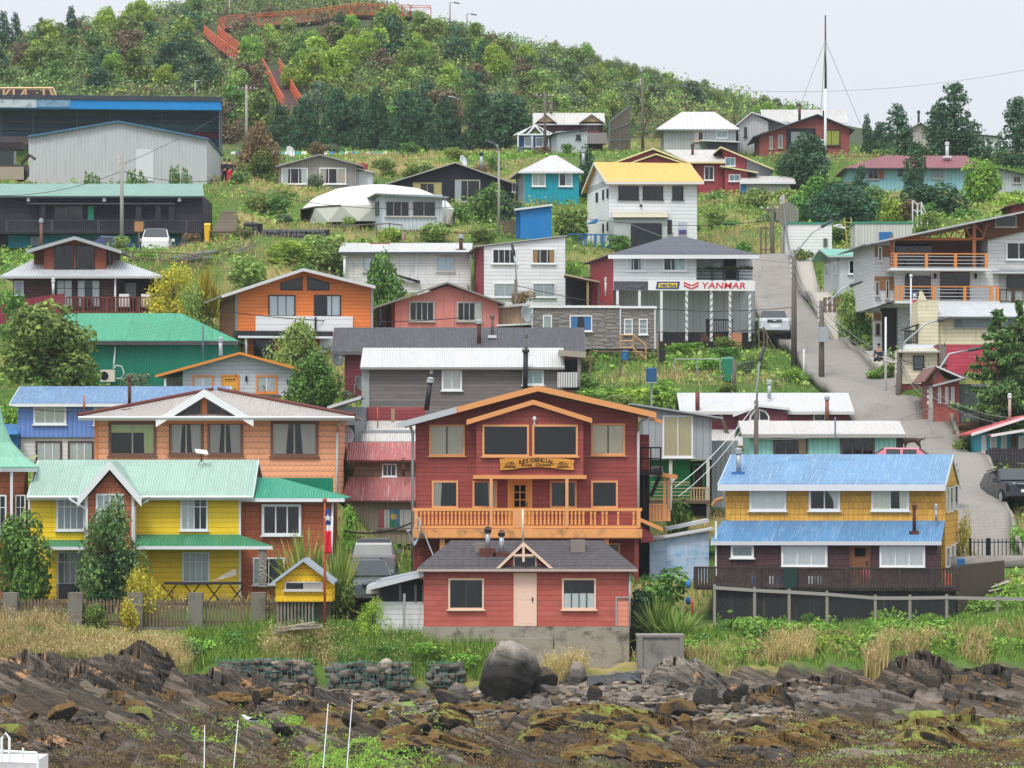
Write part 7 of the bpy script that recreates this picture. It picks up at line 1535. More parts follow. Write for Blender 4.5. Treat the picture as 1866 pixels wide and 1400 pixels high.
strip_grass(1000,1062,260,138.0,140.3,.5,1.1,DRY,.4,HEAD,name='dry_grass',lean=.3); strip_grass(1585,1610,140,138.4,139.2,.8,1.3,DRY,.4,HEAD,name='dry_grass',lean=.15)
x,y=band(16000,1160,1900,140.2,147.5); ok=free(x,y,.02)&((y<144.3)|((CX+x*F/y)>1745))&(fbm(x*.4+2,y*.4+2,3)>.42); x=x[ok];y=y[ok]; h_=fbm(x*.9,y*.9,3)*1.15-.2
scatter_leaves('leafy_bank',np.stack([x,y,ground(x,y)+np.maximum(.03,h_)*rsG.uniform(.3,1,len(x))],1),np.tile([0,-.5,.8],(len(x),1)),.085,LM['bright'],rsG)
x,y=band(5000,330,900,140.2,144.5); ok=free(x,y,.02)&(fbm(x*.4+12,y*.4+2,3)>.45); x=x[ok];y=y[ok]; h_=fbm(x*.9,y*.9,3)*.8-.2
scatter_leaves('leafy_bank',np.stack([x,y,ground(x,y)+np.maximum(.03,h_)*rsG.uniform(.3,1,len(x))],1),np.tile([0,-.5,.8],(len(x),1)),.085,LM['green'],rsG)
# ---------------------------------------------------------------- shore rocks
@cached
def rockm(base,light,weed=0.0,lichen=0.0,alga=0.0,strat=6.0,tk=.62):
 t=NT('rock_'+base); tc,v,x,y,z=t.obj(); ge=t.n('ShaderNodeNewGeometry'); ns=t.n('ShaderNodeSeparateXYZ'); t.t.links.new(ge.outputs['Normal'],ns.inputs[0]); up=ns.outputs[2]
 wp=t.n('ShaderNodeSeparateXYZ'); t.t.links.new(ge.outputs['Position'],wp.inputs[0]); W=ge.outputs['Position']
 band=t.noise(t.comb(t.m('MULTIPLY',x,.5),t.m('MULTIPLY',y,.8),t.m('MULTIPLY',t.m('ADD',z,t.m('MULTIPLY',x,.35)),strat)),1.0,5,.7)
 n=t.noise(W,1.7,5,.65); f=t.noise(W,11,4,.7)
 c=t.ramp(band,[(.3,C(base)),(.52,C(light)),(.7,C(base))]); c=t.mix(t.m('MULTIPLY',f,.5),c,C('2A2725'))
 tide=t.ramp(t.m('MULTIPLY',t.m('ADD',wp.outputs[2],t.m('MULTIPLY',t.m('SUBTRACT',n,.5),1.2)),tk),[(.62,(1,1,1,1)),(.95,(0,0,0,1))]); c=t.mix(t.m('MULTIPLY',tide,.6 if tk>.5 else .95),c,t.mix(f,C('141413'),C('2C2A28')))
 if lichen:
  m_=t.ramp(t.m('ADD',t.noise(W,1.1,5,.7),t.m('MULTIPLY',up,.12)),[(.70-lichen*.10,(0,0,0,1)),(.80-lichen*.10,(1,1,1,1))]); c=t.mix(t.m('MULTIPLY',m_,.8),c,t.mix(f,C('B9782E'),C('C9A98A')))
 if weed:
  m_=t.ramp(t.m('ADD',t.noise(W,.9,5,.7),t.m('MULTIPLY',up,.22)),[(.72-weed*.3,(0,0,0,1)),(.8-weed*.25,(1,1,1,1))]); c=t.mix(m_,c,t.mix(f,C('221A10'),C('8A6A34')))
 if alga:
  m_=t.ramp(t.m('ADD',t.noise(W,.8,5,.7),t.m('MULTIPLY',up,.25)),[(.82-alga*.28,(0,0,0,1)),(.92-alga*.22,(1,1,1,1))]); c=t.mix(m_,c,t.mix(f,C('4A5A1C'),C('98A04A')))
 t.bump(t.m('ADD',t.m('MULTIPLY',band,1.2),t.m('MULTIPLY',f,.5)),.09,.9)
 return t.fin(c,.8,.25)
RKM=[rockm('2B2926','5A544C',.15),rockm('3E3933','756B5E',.3,.1),rockm('2A2622','4A4238',.62,0,.3),rockm('2E2A24','4A4234',.6,0,.7),rockm('6E675E','A89E92',.0,.1),rockm('332F2B','766C60',.0,.75),rockm('6E675E','ADA498',.0,.1,strat=2.5,tk=.42)]
def ico(sub):
 t=(1+5**.5)/2; v=[(-1,t,0),(1,t,0),(-1,-t,0),(1,-t,0),(0,-1,t),(0,1,t),(0,-1,-t),(0,1,-t),(t,0,-1),(t,0,1),(-t,0,-1),(-t,0,1)]
 f=[(0,11,5),(0,5,1),(0,1,7),(0,7,10),(0,10,11),(1,5,9),(5,11,4),(11,10,2),(10,7,6),(7,1,8),(3,9,4),(3,4,2),(3,2,6),(3,6,8),(3,8,9),(4,9,5),(2,4,11),(6,2,10),(8,6,7),(9,8,1)]
 v=[np.array(p)/np.linalg.norm(p) for p in v]
 for _ in range(sub):
  c={};nf=[]
  def mid(a,b):
   k=(min(a,b),max(a,b))
   if k not in c: p=v[a]+v[b]; v.append(p/np.linalg.norm(p)); c[k]=len(v)-1
   return c[k]
  for a,b,d in f:
   x,y,z=mid(a,b),mid(b,d),mid(d,a); nf+=[(a,x,z),(b,y,x),(d,z,y),(x,y,z)]
  f=nf
 return np.array(v),np.array(f)
IV,IF=ico(4)
def rockmesh(seed,cuts=9,strata=.0,rough=.1,k0=.5):
 rs=np.random.RandomState(seed); v=IV.copy(); d=v.copy(); r=np.ones(len(v))
 for i in range(cuts):
  n=rs.normal(0,1,3); n/=np.linalg.norm(n); k=rs.uniform(k0,.9); dt=d@n; lim=np.where(dt>.05,k/np.maximum(dt,.05),9); r=np.minimum(r,lim)
 v=d*r[:,None]; nz=fbm(v[:,0]*2.2+v[:,2]*1.3+seed,v[:,1]*2.2-v[:,2]*1.7+40,4)-.5; v=v*(1+rough*2*nz)[:,None]
 nz=fbm(v[:,0]*6+v[:,2]*5+seed,v[:,1]*6-v[:,2]*4+70,3)-.5; v=v*(1+rough*.7*nz)[:,None]
 if strata:
  s=v[:,2]*5+v[:,0]*2.0+1.2*fbm(v[:,0]*2+9,v[:,1]*2+9,2); saw=s-np.floor(s); v[:,:2]*=(1+strata*(saw-.5))[:,None]; v[:,2]+=strata*.3*(saw-.5)
 o=np_mesh('rock',v,IF,[RKM[0]],False); me=o.data; bpy.data.objects.remove(o); return me
RK=[rockmesh(i,16,0,.05) for i in range(5)]+[rockmesh(10+i,14,.1,.07) for i in range(4)]
RK.append(rockmesh(67,15,0,.1,.6)); rsR=np.random.RandomState(31)
def rock(k,mat,px,py_top,py_bot,wpx,Y,label,cat='rock',group=None,dep=None,tilt=0,rot=None,name='rock'):
 x=(px-CX)/F*Y; w=wpx/F*Y/2/.86; zt=CZ-(py_top-HY)/F*Y; zb=CZ-(py_bot-HY)/F*Y; zb=min(zb,float(ground(x,Y)))-.12; hh=(zt-zb)/2/.84
 o=bpy.data.objects.new(name,RK[k]); COL.objects.link(o); o.location=(x,Y,(zt+zb)/2); o.scale=(w,dep or w*.85,hh); o.rotation_euler=(0,R(tilt),rsR.uniform(-.5,.5) if rot is None else rot)
 o.material_slots[0].link='OBJECT'; o.material_slots[0].material=RKM[mat]; return tag(o,label,cat,group)
def outcrop(px0,px1,pt,pb,Y,mat,label,seed,dep=3.0,dip=.42,lean=.0):
 """ledge of tilted slabs: long body with a saw-toothed back"""
 nu,nv=210,64; xs0=(px0-CX)/F*Y; xs1=(px1-CX)/F*Y; u=np.linspace(0,1,nu); v=np.linspace(0,1,nv); U,Vv=np.meshgrid(u,v)
 X=xs0+(xs1-xs0)*U; env=np.clip(np.sin(np.pi*np.clip(U,0.0,1.0)),0,1)**.45; front=np.clip(Vv*2.6,0,1)**.6*np.clip((1-Vv)*3,0,1)**.5
 zt=CZ-(pt-HY)/F*Y; zb=CZ-(pb-HY)/F*Y
 base=ground(X,Y+(Vv-.35)*dep); top=zt-zb
 q=X*.55+(Vv*dep)*.5+fbm(X*.35+seed,Vv*3+seed,3)*1.6; saw=q*1.1-np.floor(q*1.1); saw2=q*4.3-np.floor(q*4.3)
 big=fbm(X*.22+seed*3,Vv*1.5+seed,3)
 hh=top*env*front*(.35+.75*big+.32*(1-saw)+.07*(1-saw2))+.10*(fbm(X*2.5,Vv*9+seed,3)-.5)
 Z=np.maximum(zb,base-.0)*0+zb+hh+(X-xs0)*lean; edge=(env*front)<.03
 Z=np.where(edge,np.minimum(Z,base-.3),Z); Z[0,:]-=.6; Z[-1,:]-=.6; Z[:,0]-=.5; Z[:,-1]-=.5
 sb=Z+.42*X+.5*fbm(X*.5+seed,Z*.8+seed,3); s1=sb*1.5-np.floor(sb*1.5); s2=sb*5.2-np.floor(sb*5.2); s3=sb*2.7-np.floor(sb*2.7)
 Yy=Y+(Vv-.35)*dep+.3*(fbm(X*1.3+9,Vv*4,3)-.5)-(.34*s1+.16*s3+.08*s2)*np.clip(env*front*3,0,1); Z=Z-.1*(1-s1)*np.clip(env*front*3,0,1); ix=np.arange(nu*nv).reshape(nv,nu); f=np.stack([ix[:-1,:-1],ix[:-1,1:],ix[1:,1:],ix[1:,:-1]],-1).reshape(-1,4)
 o=np_mesh('rock_ledge',np.stack([X,Yy,Z],-1).reshape(-1,3),f,[RKM[mat]],False); return tag(o,label,'rock')
outcrop(-70,215,1188,1275,137.5,5,'big tilted slate ledge with orange stains below the dry grass at the frame edge',1,4,lean=-.03)
outcrop(95,330,1196,1290,135.5,5,'slanting slate ledge with rusty streaks next to the big stained ledge',2,4,lean=-.09)
outcrop(190,330,1184,1265,138.6,0,'crumbly dark brown rock bank under the dry grass',3,2.5); outcrop(290,520,1215,1285,136.3,5,'low ledge splashed with orange lichen in front of the stone cages',4,3.5,lean=-.04)
outcrop(110,440,1262,1340,130,1,'broad grey sloping rock sheet below the lichen ledge',5,6,lean=-.03); outcrop(-60,140,1270,1355,127,2,'weedy dark ledge low at the frame edge under the slate',6,5,lean=-.05)
outcrop(400,545,1245,1300,132.6,0,'black wet slab pointing down to the pebble beach',7,3,lean=-.12); outcrop(60,360,1318,1385,118,3,'weed covered ledge with pale green algae near the water',8,6)
outcrop(1030,1290,1290,1345,121,2,'long dark ledge crossing the beach below the grey gravel',9,4,lean=-.05); outcrop(1170,1330,1198,1262,137,4,'pale folded rock slabs with orange tops beside the concrete block',10,3,lean=-.06)
outcrop(1395,1640,1218,1282,136,5,'long flat topped ledge under the dry grass tufts',11,3.5,lean=-.02); outcrop(1600,1760,1196,1275,138,5,'ledge of leaning slate plates below the leafy bank',12,3.5,lean=-.06); outcrop(1690,1930,1212,1275,137,0,'dark slanting plates rising to the frame edge on the beach',13,4,lean=.0)
outcrop(1440,1690,1262,1300,131,4,'pale crusty rock sheet in front of the flat topped ledge',14,4); outcrop(1690,1880,1262,1318,129,1,'grey humped ledge in the middle of the stony shore',15,4,lean=-.04)
outcrop(1380,1700,1302,1352,119.5,2,'low weed fringed ledge running across the wet shore',16,4,lean=-.05); outcrop(940,1250,1325,1380,113,3,'brown weed ledge along the lower shore below the boulders',17,4); outcrop(1250,1600,1335,1385,112,2,'shaggy ledge under brown weed near the pools',18,4); outcrop(1600,1900,1300,1345,121,3,'green topped ledge behind the pale pool',19,4,lean=-.03)
rsL=np.random.RandomState(77)
wordA=['low','long','narrow','broken','humped','jagged','sloping','flat']; wordB=['dark slate ridge','weedy slab','black ledge','brown ledge','mossy slab']
for i in range(30):
 Yl=rsL.uniform(107,129); pc=rsL.uniform(-20,1880); w_=rsL.uniform(90,260); zt=float(ground((pc-CX)/F*Yl,Yl)); pb=HY-(zt-CZ)*F/Yl; mt=[2,3,0,2,5][i%5] if Yl<121 else [0,5,1,0,2][i%5]
 o=outcrop(pc-w_/2,pc+w_/2,pb-rsL.uniform(16,40),pb+6,Yl,mt,'low tilted slab among the others across the low tide shore',40+i,rsL.uniform(1.8,3.6),lean=rsL.uniform(-.12,.0)); o['group']='low tilted slabs across the low tide shore'
rock(9,6,922,1178,1284,108,135.5,'huge two tone boulder with pale top and black base below the red cottage','boulder',dep=1.1,rot=.2); rock(6,0,985,1212,1275,62,136.6,'dark boulder leaning on the huge two tone one','boulder',tilt=20)
rock(3,4,1048,1205,1250,44,137.6,'pale rounded boulder by the dry grass beside the foundation','boulder'); rock(3,4,830,1243,1275,50,133,'orange topped rock near the stone cages','rock'); rock(1,0,815,1252,1285,48,131.6,'dark block in front of the orange topped rock','rock')
rock(0,2,745,1298,1355,130,121,'big brown weed hung block lying across the lower beach','boulder',dep=1.1); rock(4,3,690,1312,1350,56,119.6,'mossy rounded boulder at the end of the weed hung block','boulder'); rock(1,1,1000,1285,1325,66,124,'pinkish brown boulder with a green cap','boulder')
rock(7,0,1085,1247,1270,34,132,'small dark pyramid shaped stone on the gravel','rock'); rock(8,4,1168,1283,1298,66,125.5,'flat grey stone lying alone on the gravel','rock'); rock(2,2,1272,1307,1328,48,122,'weedy lump on the grey gravel','rock'); rock(5,0,1290,1250,1280,46,131,'dark cracked stone beside the pale folded slabs','rock')
rock(6,5,1340,1240,1282,56,131.6,'upright dark stone with orange crest beyond the gravel','rock'); rock(0,0,1392,1265,1300,44,127.6,'steel grey block at the end of the gravel patch','rock'); rock(3,3,1376,1322,1365,70,117,'green mossy block near the edge of the gravel','boulder'); rock(1,3,1208,1345,1388,80,113,'yellow green mossy hummock on the lower shore','boulder')
rock(4,3,1783,1328,1357,62,116.6,'flat green capped block beside the pale pool','boulder',dep=.7); rock(2,3,1535,1362,1382,34,111,'small mossy dome among the weed','rock'); rock(7,1,1700,1225,1262,40,134.5,'blue grey block among the leaning slate plates','rock'); rock(8,0,450,1275,1335,60,127.6,'pointed black rock at the edge of the green seaweed','boulder',tilt=25)
rock(3,2,1245,1300,1330,40,120.6,'rounded weed capped stone','rock'); rock(1,2,880,1318,1350,70,119,'brown tangled boulder among the weed below the huge one','boulder')
def small_rocks(n,px0,px1,Y0,Y1,smin,smax,mats,label,group,name='rock'):
 for i in range(n):
  px=rsR.uniform(px0,px1); Y=rsR.uniform(Y0,Y1); x=(px-CX)/F*Y; s=smin+(smax-smin)*rsR.rand()**2; z=float(ground(x,Y))
  o=bpy.data.objects.new(name,RK[rsR.randint(9)]); COL.objects.link(o); o.location=(x,Y,z+s*.18); o.scale=(s*rsR.uniform(.8,1.3),s*rsR.uniform(.7,1.1),s*rsR.uniform(.45,.8)); o.rotation_euler=(rsR.normal(0,.25),rsR.normal(.15,.25),rsR.uniform(0,6.28))
  o.material_slots[0].link='OBJECT'; o.material_slots[0].material=RKM[mats[rsR.randint(len(mats))]]; tag(o,label,'rock',group)
small_rocks(60,560,1060,131,137.6,.16,.55,[4,4,1,0],'grey stone on the upper pebble beach','grey stones on the upper pebble beach','stone')
small_rocks(85,640,1250,112,128,.25,.8,[2,2,3,1],'brown weed covered rock on the lower shore','weed covered rocks on the lower shore')
small_rocks(55,1250,1866,110,127,.2,.7,[2,3,0,1],'dark wet rock between the ledges on the lower shore','wet rocks between the lower shore ledges')
small_rocks(40,1060,1866,127,138,.15,.5,[0,4,1,5],'loose slate lump below the leafy bank','loose slate lumps below the leafy bank','stone')
small_rocks(40,0,600,108,132,.2,.7,[2,3,0],'weedy rock among the slate sheets','weedy rocks among the slate sheets')
rsP=np.random.RandomState(8); bv,bf=ico(1)
n=5200; px=np.r_[rsP.uniform(470,1060,3400),rsP.uniform(1060,1500,1800)]; Yp=np.r_[rsP.uniform(122,138.4,3400),rsP.uniform(122,137,1800)]; xp=(px-CX)/F*Yp; sp=.03+.13*rsP.rand(n)**2.2
V=(bv[None]*(1+.25*rsP.normal(0,1,(n,len(bv),1)).clip(-1,1))*np.stack([sp*1.3,sp,sp*.6],1)[:,None,:])+np.stack([xp,Yp,ground(xp,Yp)+sp*.25],1)[:,None,:]
Fp=(bf[None]+(np.arange(n)*len(bv))[:,None,None]).reshape(-1,3)
def pebm():
 t=NT('pebbles'); g=t.n('ShaderNodeNewGeometry'); c=t.ramp(g.outputs['Random Per Island'],[(0,C('4A443E')),(.3,C('6E655A')),(.55,C('5A5550')),(.8,C('857A6C')),(.94,C('8E7054')),(1,C('B0A89A'))]); return t.fin(c,.75,.25)
tag(np_mesh('pebbles',V.reshape(-1,3),Fp,[pebm()],False),kind='stuff')
WEED=leafm('50401F','241B10','7A6230',.05,.45); ALG=leafm('6E9A26','3E6A1A','A4BE4A',.1,.5)
def weedlayer(name,n,Y0,Y1,key,c,size,mat,px0=-60,px1=1930,zmax=.75):
 Y=rsP.uniform(Y0,Y1,n); px=rsP.uniform(px0,px1,n) if px1-px0>900 else rsP.normal((px0+px1)/2,(px1-px0)*.24,n); x=(px-CX)/F*Y; z=ground(x,Y); ok=(fbm(x*.22+c,Y*.16+c,3)+(.35-z)*.35>key)&(z<zmax); x=x[ok];Y=Y[ok];z=z[ok]
 h_=np.maximum(0,fbm(x*1.1+c,Y*.9,3)-.42)*1.3
 p=np.stack([x,Y,z+.02+h_*rsP.uniform(.2,1,len(x))],1); v,f=quads_from(p,np.tile([0,-.8,.7],(len(p),1)),size,rsP,.28,.45); tag(np_mesh(name,v,f,[mat]),kind='stuff')
weedlayer('seaweed',90000,103,126,.5,3.0,.062,WEED); weedlayer('green_algae',36000,104,126,.5,9.5,.055,ALG,380,800); weedlayer('green_algae',16000,104,122,.6,19.5,.055,ALG)
def cage(px0,px1,pt,pb,Y,label,seed,sag=.0):
 rs=np.random.RandomState(seed); e=empty('gabion',P((px0+px1)/2,pb,Y)); tag(e,label,'gabion','stone filled cages under the bank') if False else tag(e,label,'gabion')
 W_=(px1-px0)/F*Y; H_=(pb-pt)/F*Y; D=1.0; Vs=[];Fs=[];k=0
 nx=int(W_/.26); nz=max(3,int(H_/.22))
 for i in range(nx):
  for j in range(nz):
   s=rs.uniform(.1,.2); v=bv*(1+.22*rs.normal(0,1,(len(bv),1)))*np.array([s*rs.uniform(.9,1.6),s,s*rs.uniform(.7,1.1)]); c=np.array([-W_/2+(i+.5+.3*rs.normal())*W_/nx,-.02+.05*rs.normal(),(j+.5+.2*rs.normal())*H_/nz*(1-.25*abs(2*i/nx-1)**3)]); Vs.append(v+c); Fs.append(bf+k*len(bv)); k+=1
 np_mesh('stone_fill',np.concatenate(Vs),np.concatenate(Fs),[pebm()],False,e); m=MB(); m.box(-W_/2+.1,.05,-.3,W_/2-.1,D,H_*.86); m.build('core',plain('5A544A',.9,.5),e)
 m=MB()
 for i in range(int(W_/.16)+1):
  x=-W_/2+i*.16; m.path([(x,-.16,0),(x+.05*rs.normal(),-.2,H_*.5),(x,-.14,H_*.98),(x+.05*rs.normal(),.5,H_+.06*rs.normal())],.011,3)
 for j in range(5): m.path([(-W_/2+W_*q/8,-.18+.03*rs.normal(),H_*j/4+.04*rs.normal()) for q in range(9)],.011,3)
 m.build('net_mesh',plain('4E8A80',.7,.4),e)
cage(392,572,1202,1250,138.9,'sagging stone cage in green net at the end beside the slate bank',1); cage(598,752,1207,1254,138.6,'long stone cage wrapped in torn green net in the middle',2); cage(778,842,1207,1250,138.6,'short stone cage in green net nearest the huge boulder',3)
m=MB(); a=P(1162,1228,138.8);b=P(1246,1162,138.8); m.box(a.x,138.8,a.z-.3,b.x,140.4,b.z); m.box(a.x-.03,138.74,b.z+.003,b.x+.03,140.4,b.z+.09); m.box(a.x,138.72,a.z-.3,a.x+.18,138.797,b.z); m.box(b.x-.16,138.72,a.z-.3,b.x,138.797,b.z)
cb=m.build('concrete_block',plain('8A8680',.9,.6,1.6,dirt='4E4C4E',bump=.02)); tag(cb,'square grey concrete block standing on the rocks beside the cottage foundation','concrete block')
n=40; g=np.linspace(0,1,n); U,Vv=np.meshgrid(g,g); X=P(1070,1,136.6).x+U*2.0; Yy=136.2+Vv*1.6; Z=ground(X,Yy)+.06+.45*np.abs(fbm(X*2.2,Yy*2.6,4)-.5)+.12*np.sin(np.pi*U)*np.sin(np.pi*Vv); ix=np.arange(n*n).reshape(n,n); f=np.stack([ix[:-1,:-1],ix[:-1,1:],ix[1:,1:],ix[1:,:-1]],-1).reshape(-1,4)
tp=np_mesh('tarpaulin',np.stack([X,Yy,Z],-1).reshape(-1,3),f,[plain('1E2226',.3,.2,spec=.6)],False); tag(tp,'crumpled black plastic sheet on the beach between foundation and concrete block','tarpaulin'); md=tp.modifiers.new('s','SOLIDIFY'); md.thickness=.02
# ---------------------------------------------------------------- poles, lamps, cables
PW=plain('6A625A',.85,.5,3.0,bump=.004); PC=plain('9A9690',.8,.35,2.0); LAMP=plain('4A4E52',.5,.2); RAIL=plain('A7ADB1',.4,.2,metal=.4)
def upole(px,top,bot,Y,label,mat=PC,r=.13,arm=None,cross=False,pxb=None,lampY=None,box=None,name='utility_pole',ins=0,grp=None):
 pb=pxb or px; b=P(pb,bot,Y); b.z=min(b.z,float(ground(b.x,Y)))-.3; t=P(px,top,Y)
 e=empty(name,b); tag(e,label,'street lamp' if name=='street_lamp' else 'utility pole',grp); L=lambda p:tuple(Vector(p)-b)
 m=MB(); m.tube((0,0,0),L(t),r,r*.72,8); m.build('shaft',mat,e,True)
 if cross:
  m=MB(); d=Vector(L(t))-Vector((0,0,.35)); m.box(d.x-.75,-.06,d.z-.06,d.x+.75,.06,d.z+.06); c=m.build('crossarm',PW,e)
  for x in (-.65,-.3,.3,.65): m=MB(); m.tube((d.x+x,0,d.z+.06),(d.x+x,0,d.z+.2),.04,.03,6); m.build('insulator',LG,c)
 for i in range(ins):
  m=MB(); d=Vector(L(t))-Vector((0,0,.3+.28*i)); m.tube((d.x-.16,0,d.z),(d.x-.16,0,d.z+.16),.05,.05,6); m.build('insulator',LG,e)
 if arm:
  m=MB(); m.path([L(P(x,y,Y)) for x,y in arm],.05,6); a=m.build('lamp_arm',RAIL,e,True)
  q=Vector(L(P(*arm[-1],Y))); k=Vector(L(P(*arm[-2],Y))); d=(q-k).normalized(); m=MB(); m.path([q-d*.1,q+d*.12,q+d*.5,q+d*.62],.1,8,.06); m.build('lamp_head',LAMP,a,True)
 if box: m=MB(); q=Vector(L(P(*box,Y))); m.box(q.x-.25,-.4,q.z-.4,q.x+.25,-.12,q.z+.4); m.build('junction_box',RAIL,e)
 return e
upole(222,280,440,243,'bare grey pole standing before the long dark building',r=.14,ins=2)
upole(449,155,268,303,'pale concrete pole with a lamp on top beside the blue sports hall',r=.14,cross=True)
upole(993,168,285,297,'wooden pole with a short crosspiece in front of the ochre gablet house',PW,.14,cross=True,pxb=993)
upole(1171,140,278,298,'tall wooden pole with small white lamp beside the rusty ball net',PW,.14,arm=((1171,200),(1167,180),(1163,178)),ins=2)
upole(909,275,440,237,'slim pole with bent lamp beside the blue box shed',PC,.09,arm=((909,276),(906,266),(900,263)),name='street_lamp'); upole(838,182,232,333,'rust red lamp post with long arm among the hill pines',RUST,.12,arm=((838,182),(826,177),(814,176)),name='street_lamp')
upole(940,510,606,208,'dark pole with thin bent lamp before the white town house',PW,.12,arm=((941,510),(939,480),(936,462)),name='street_lamp')
upole(1408,372,508,237,'brown pole standing in the bushes at the top of the steep road',PW,.13,cross=True); upole(1427,355,522,236,'grey pole with stacked insulators at the bend of the steep road',PC,.15,ins=5)
upole(1447,468,668,205,'dark wooden pole with double lamp arm beside the silver pickup',PW,.17,arm=((1448,468),(1455,455),(1480,424),(1500,412)),ins=4); upole(1497,548,714,199,'wooden pole with swept lamp arm at the edge of the middle road',PW,.17,arm=((1502,562),(1516,545),(1535,526),(1552,520)),ins=4,box=(1500,610))
upole(1639,640,768,191,'thick wooden pole with lamp arm before the cream hut',PW,.19,arm=((1642,640),(1650,622),(1688,590),(1712,584)),ins=4,pxb=1637); upole(1697,705,835,184,'pale pole with lamp arm by the low red house',PC,.17,arm=((1697,705),(1699,690),(1730,645),(1768,638)),ins=3)
upole(1378,730,832,169,'grey pole with thin metal lamp rising behind the blue roof',PW,.13,arm=((1379,740),(1380,700),(1384,662),(1386,655)),name='street_lamp'); upole(1338,655,720,196,'short black post on the grass behind the wine red house',PW,.12,name='post'); upole(1465,636,690,202,'short white post on the verge of the steep road',LG,.06,name='post'); upole(1614,578,688,193,'plain white pole beside the cream hut',LG,.07,name='pole')
for px,top,bot,Y in ((418,0,45,452),(453,53,100,432),(484,112,165,398),(538,152,200,378),(356,147,180,368),(820,4,40,470),(851,25,48,466),(720,-5,25,474)): upole(px,top,bot,Y,'grey lamp post on the hill beside the orange stairway and walkway',PC,.12,arm=((px,top+1),(px+4,top),(px+9,top+1)),name='street_lamp',grp='lamp posts on the hill')
b=P(1503,372,274); b.z=float(ground(b.x,274))-.2; e=empty('radio_mast',b); tag(e,'tall thin guyed mast, rusty above and white below','mast'); q=lambda x,y,Y=274:tuple(P(x,y,Y)-b)
m=MB(); m.tube((0,0,0),q(1504.5,162),.11,.09,8); m.build('lower_shaft',LG,e,True); m=MB(); m.tube(q(1504.5,162),q(1504,28),.09,.05,8); m.build('upper_shaft',RUST,e,True)
for x,y,Y in ((1453,205,275),(1568,228,278),(1496,205,290),(1512,205,262)): m=MB(); m.tube(q(1504,74),q(x,y,Y),.018,n=4); m.build('guy_wire',GALV,e)
m=MB(); a=Vector(q(1499,262)); m.box(a.x-.3,-.2,a.z-.3,a.x+.05,.1,a.z+.3); m.build('equipment_box',LG,e)
for y in (284,316): m=MB(); a=Vector(q(1497,y)); m.add([(a.x,-.1,a.z+.3),(a.x+.5,-.1,a.z-.1),(a.x+.1,-.1,a.z-.45),(a.x-.15,-.12,a.z)],[(0,1,2,3)]); o=m.build('torn_flag',LG,e); o.modifiers.new('s','SOLIDIFY').thickness=.01
CAB=plain('26282B',.6,.2); CABL=plain('7A7E80',.6,.2)
def cable(pts,label,sag=.5,r=.018,mat=CAB,grp='overhead cables'):
 m=MB(); W_=[P(*p) for p in pts]; path=[]
 for a,c in zip(W_[:-1],W_[1:]):
  for k in range(14): t=k/14; v=a.lerp(c,t); v.z-=sag*4*t*(1-t); path.append(v)
 path.append(W_[-1]); o0=path[0].copy(); m.path([p-o0 for p in path],r,4); o=m.build('overhead_cable',mat,None); o.location=o0; return tag(o,label,'cable',grp)
cable(((-20,356,238),(222,312,243),(440,322,250)),'black cable strung from the bare grey pole across the dark building'); cable(((222,300,243),(449,180,303)),'cable running up from the bare grey pole to the concrete pole',.3)
cable(((440,345,232),(909,368,237),(1408,402,237)),'long dark cable crossing in front of the dome tent and golden roofed house',.8); cable(((400,566,196),(940,567,208),(1390,600,212)),'long dark cable crossing the orange, pink and shop fronts',.6,.022)
cable(((940,520,208),(1447,560,205)),'cable dipping across the stone clad cabin towards the road pole',.7); cable(((600,975-130,158),(757,955,152.6)),'thick black cable drooping from the shack to the guesthouse',.5,.03) if False else cable(((628,968,157),(757,950,152.8)),'thick black cable drooping in front of the tin roofed shack',.25,.035)
for i,dy in enumerate((0,7,14,21)):
 cable(((1427,365+dy,236),(1447,475+dy,205),(1497,555+dy,199),(1639,650+dy*.7,191),(1697,712+dy*.7,184),(1900,760+dy,176)),'cable following the poles down the steep road',.5,.016,CAB if i%2 else CABL,'cables along the steep road')
cable(((1447,480,205),(1130,400,240)),'pale cable from the road pole up to the golden roofed house',.5,.016,CABL); cable(((1639,655,191),(1866,690,180)),'dark cable passing before the big conifer',.3,.02); cable(((1698,742,184),(1380,800,169)),'pale cable from the low red house pole to the blue roof pole',.5,.02,CABL); cable(((1378,735,169),(1230,888,160)),'white service cable falling towards the stilt house steps',.3,.02,LG); cable(((1378,745,169),(1236,905,160)),'second white service cable under the first at the stilt house',.35,.016,LG)
cable(((1697,800,184),(1900,850,172)),'pale cable low over the turquoise cottage fence',.2,.016,CABL); cable(((1171,150,298),(1866,128,300)),'faint cable crossing the sky behind the mast',1.2,.014,CABL); cable(((-10,735,168),(240,745,163)),'dark cable along the cornflower blue wall',.25,.016)
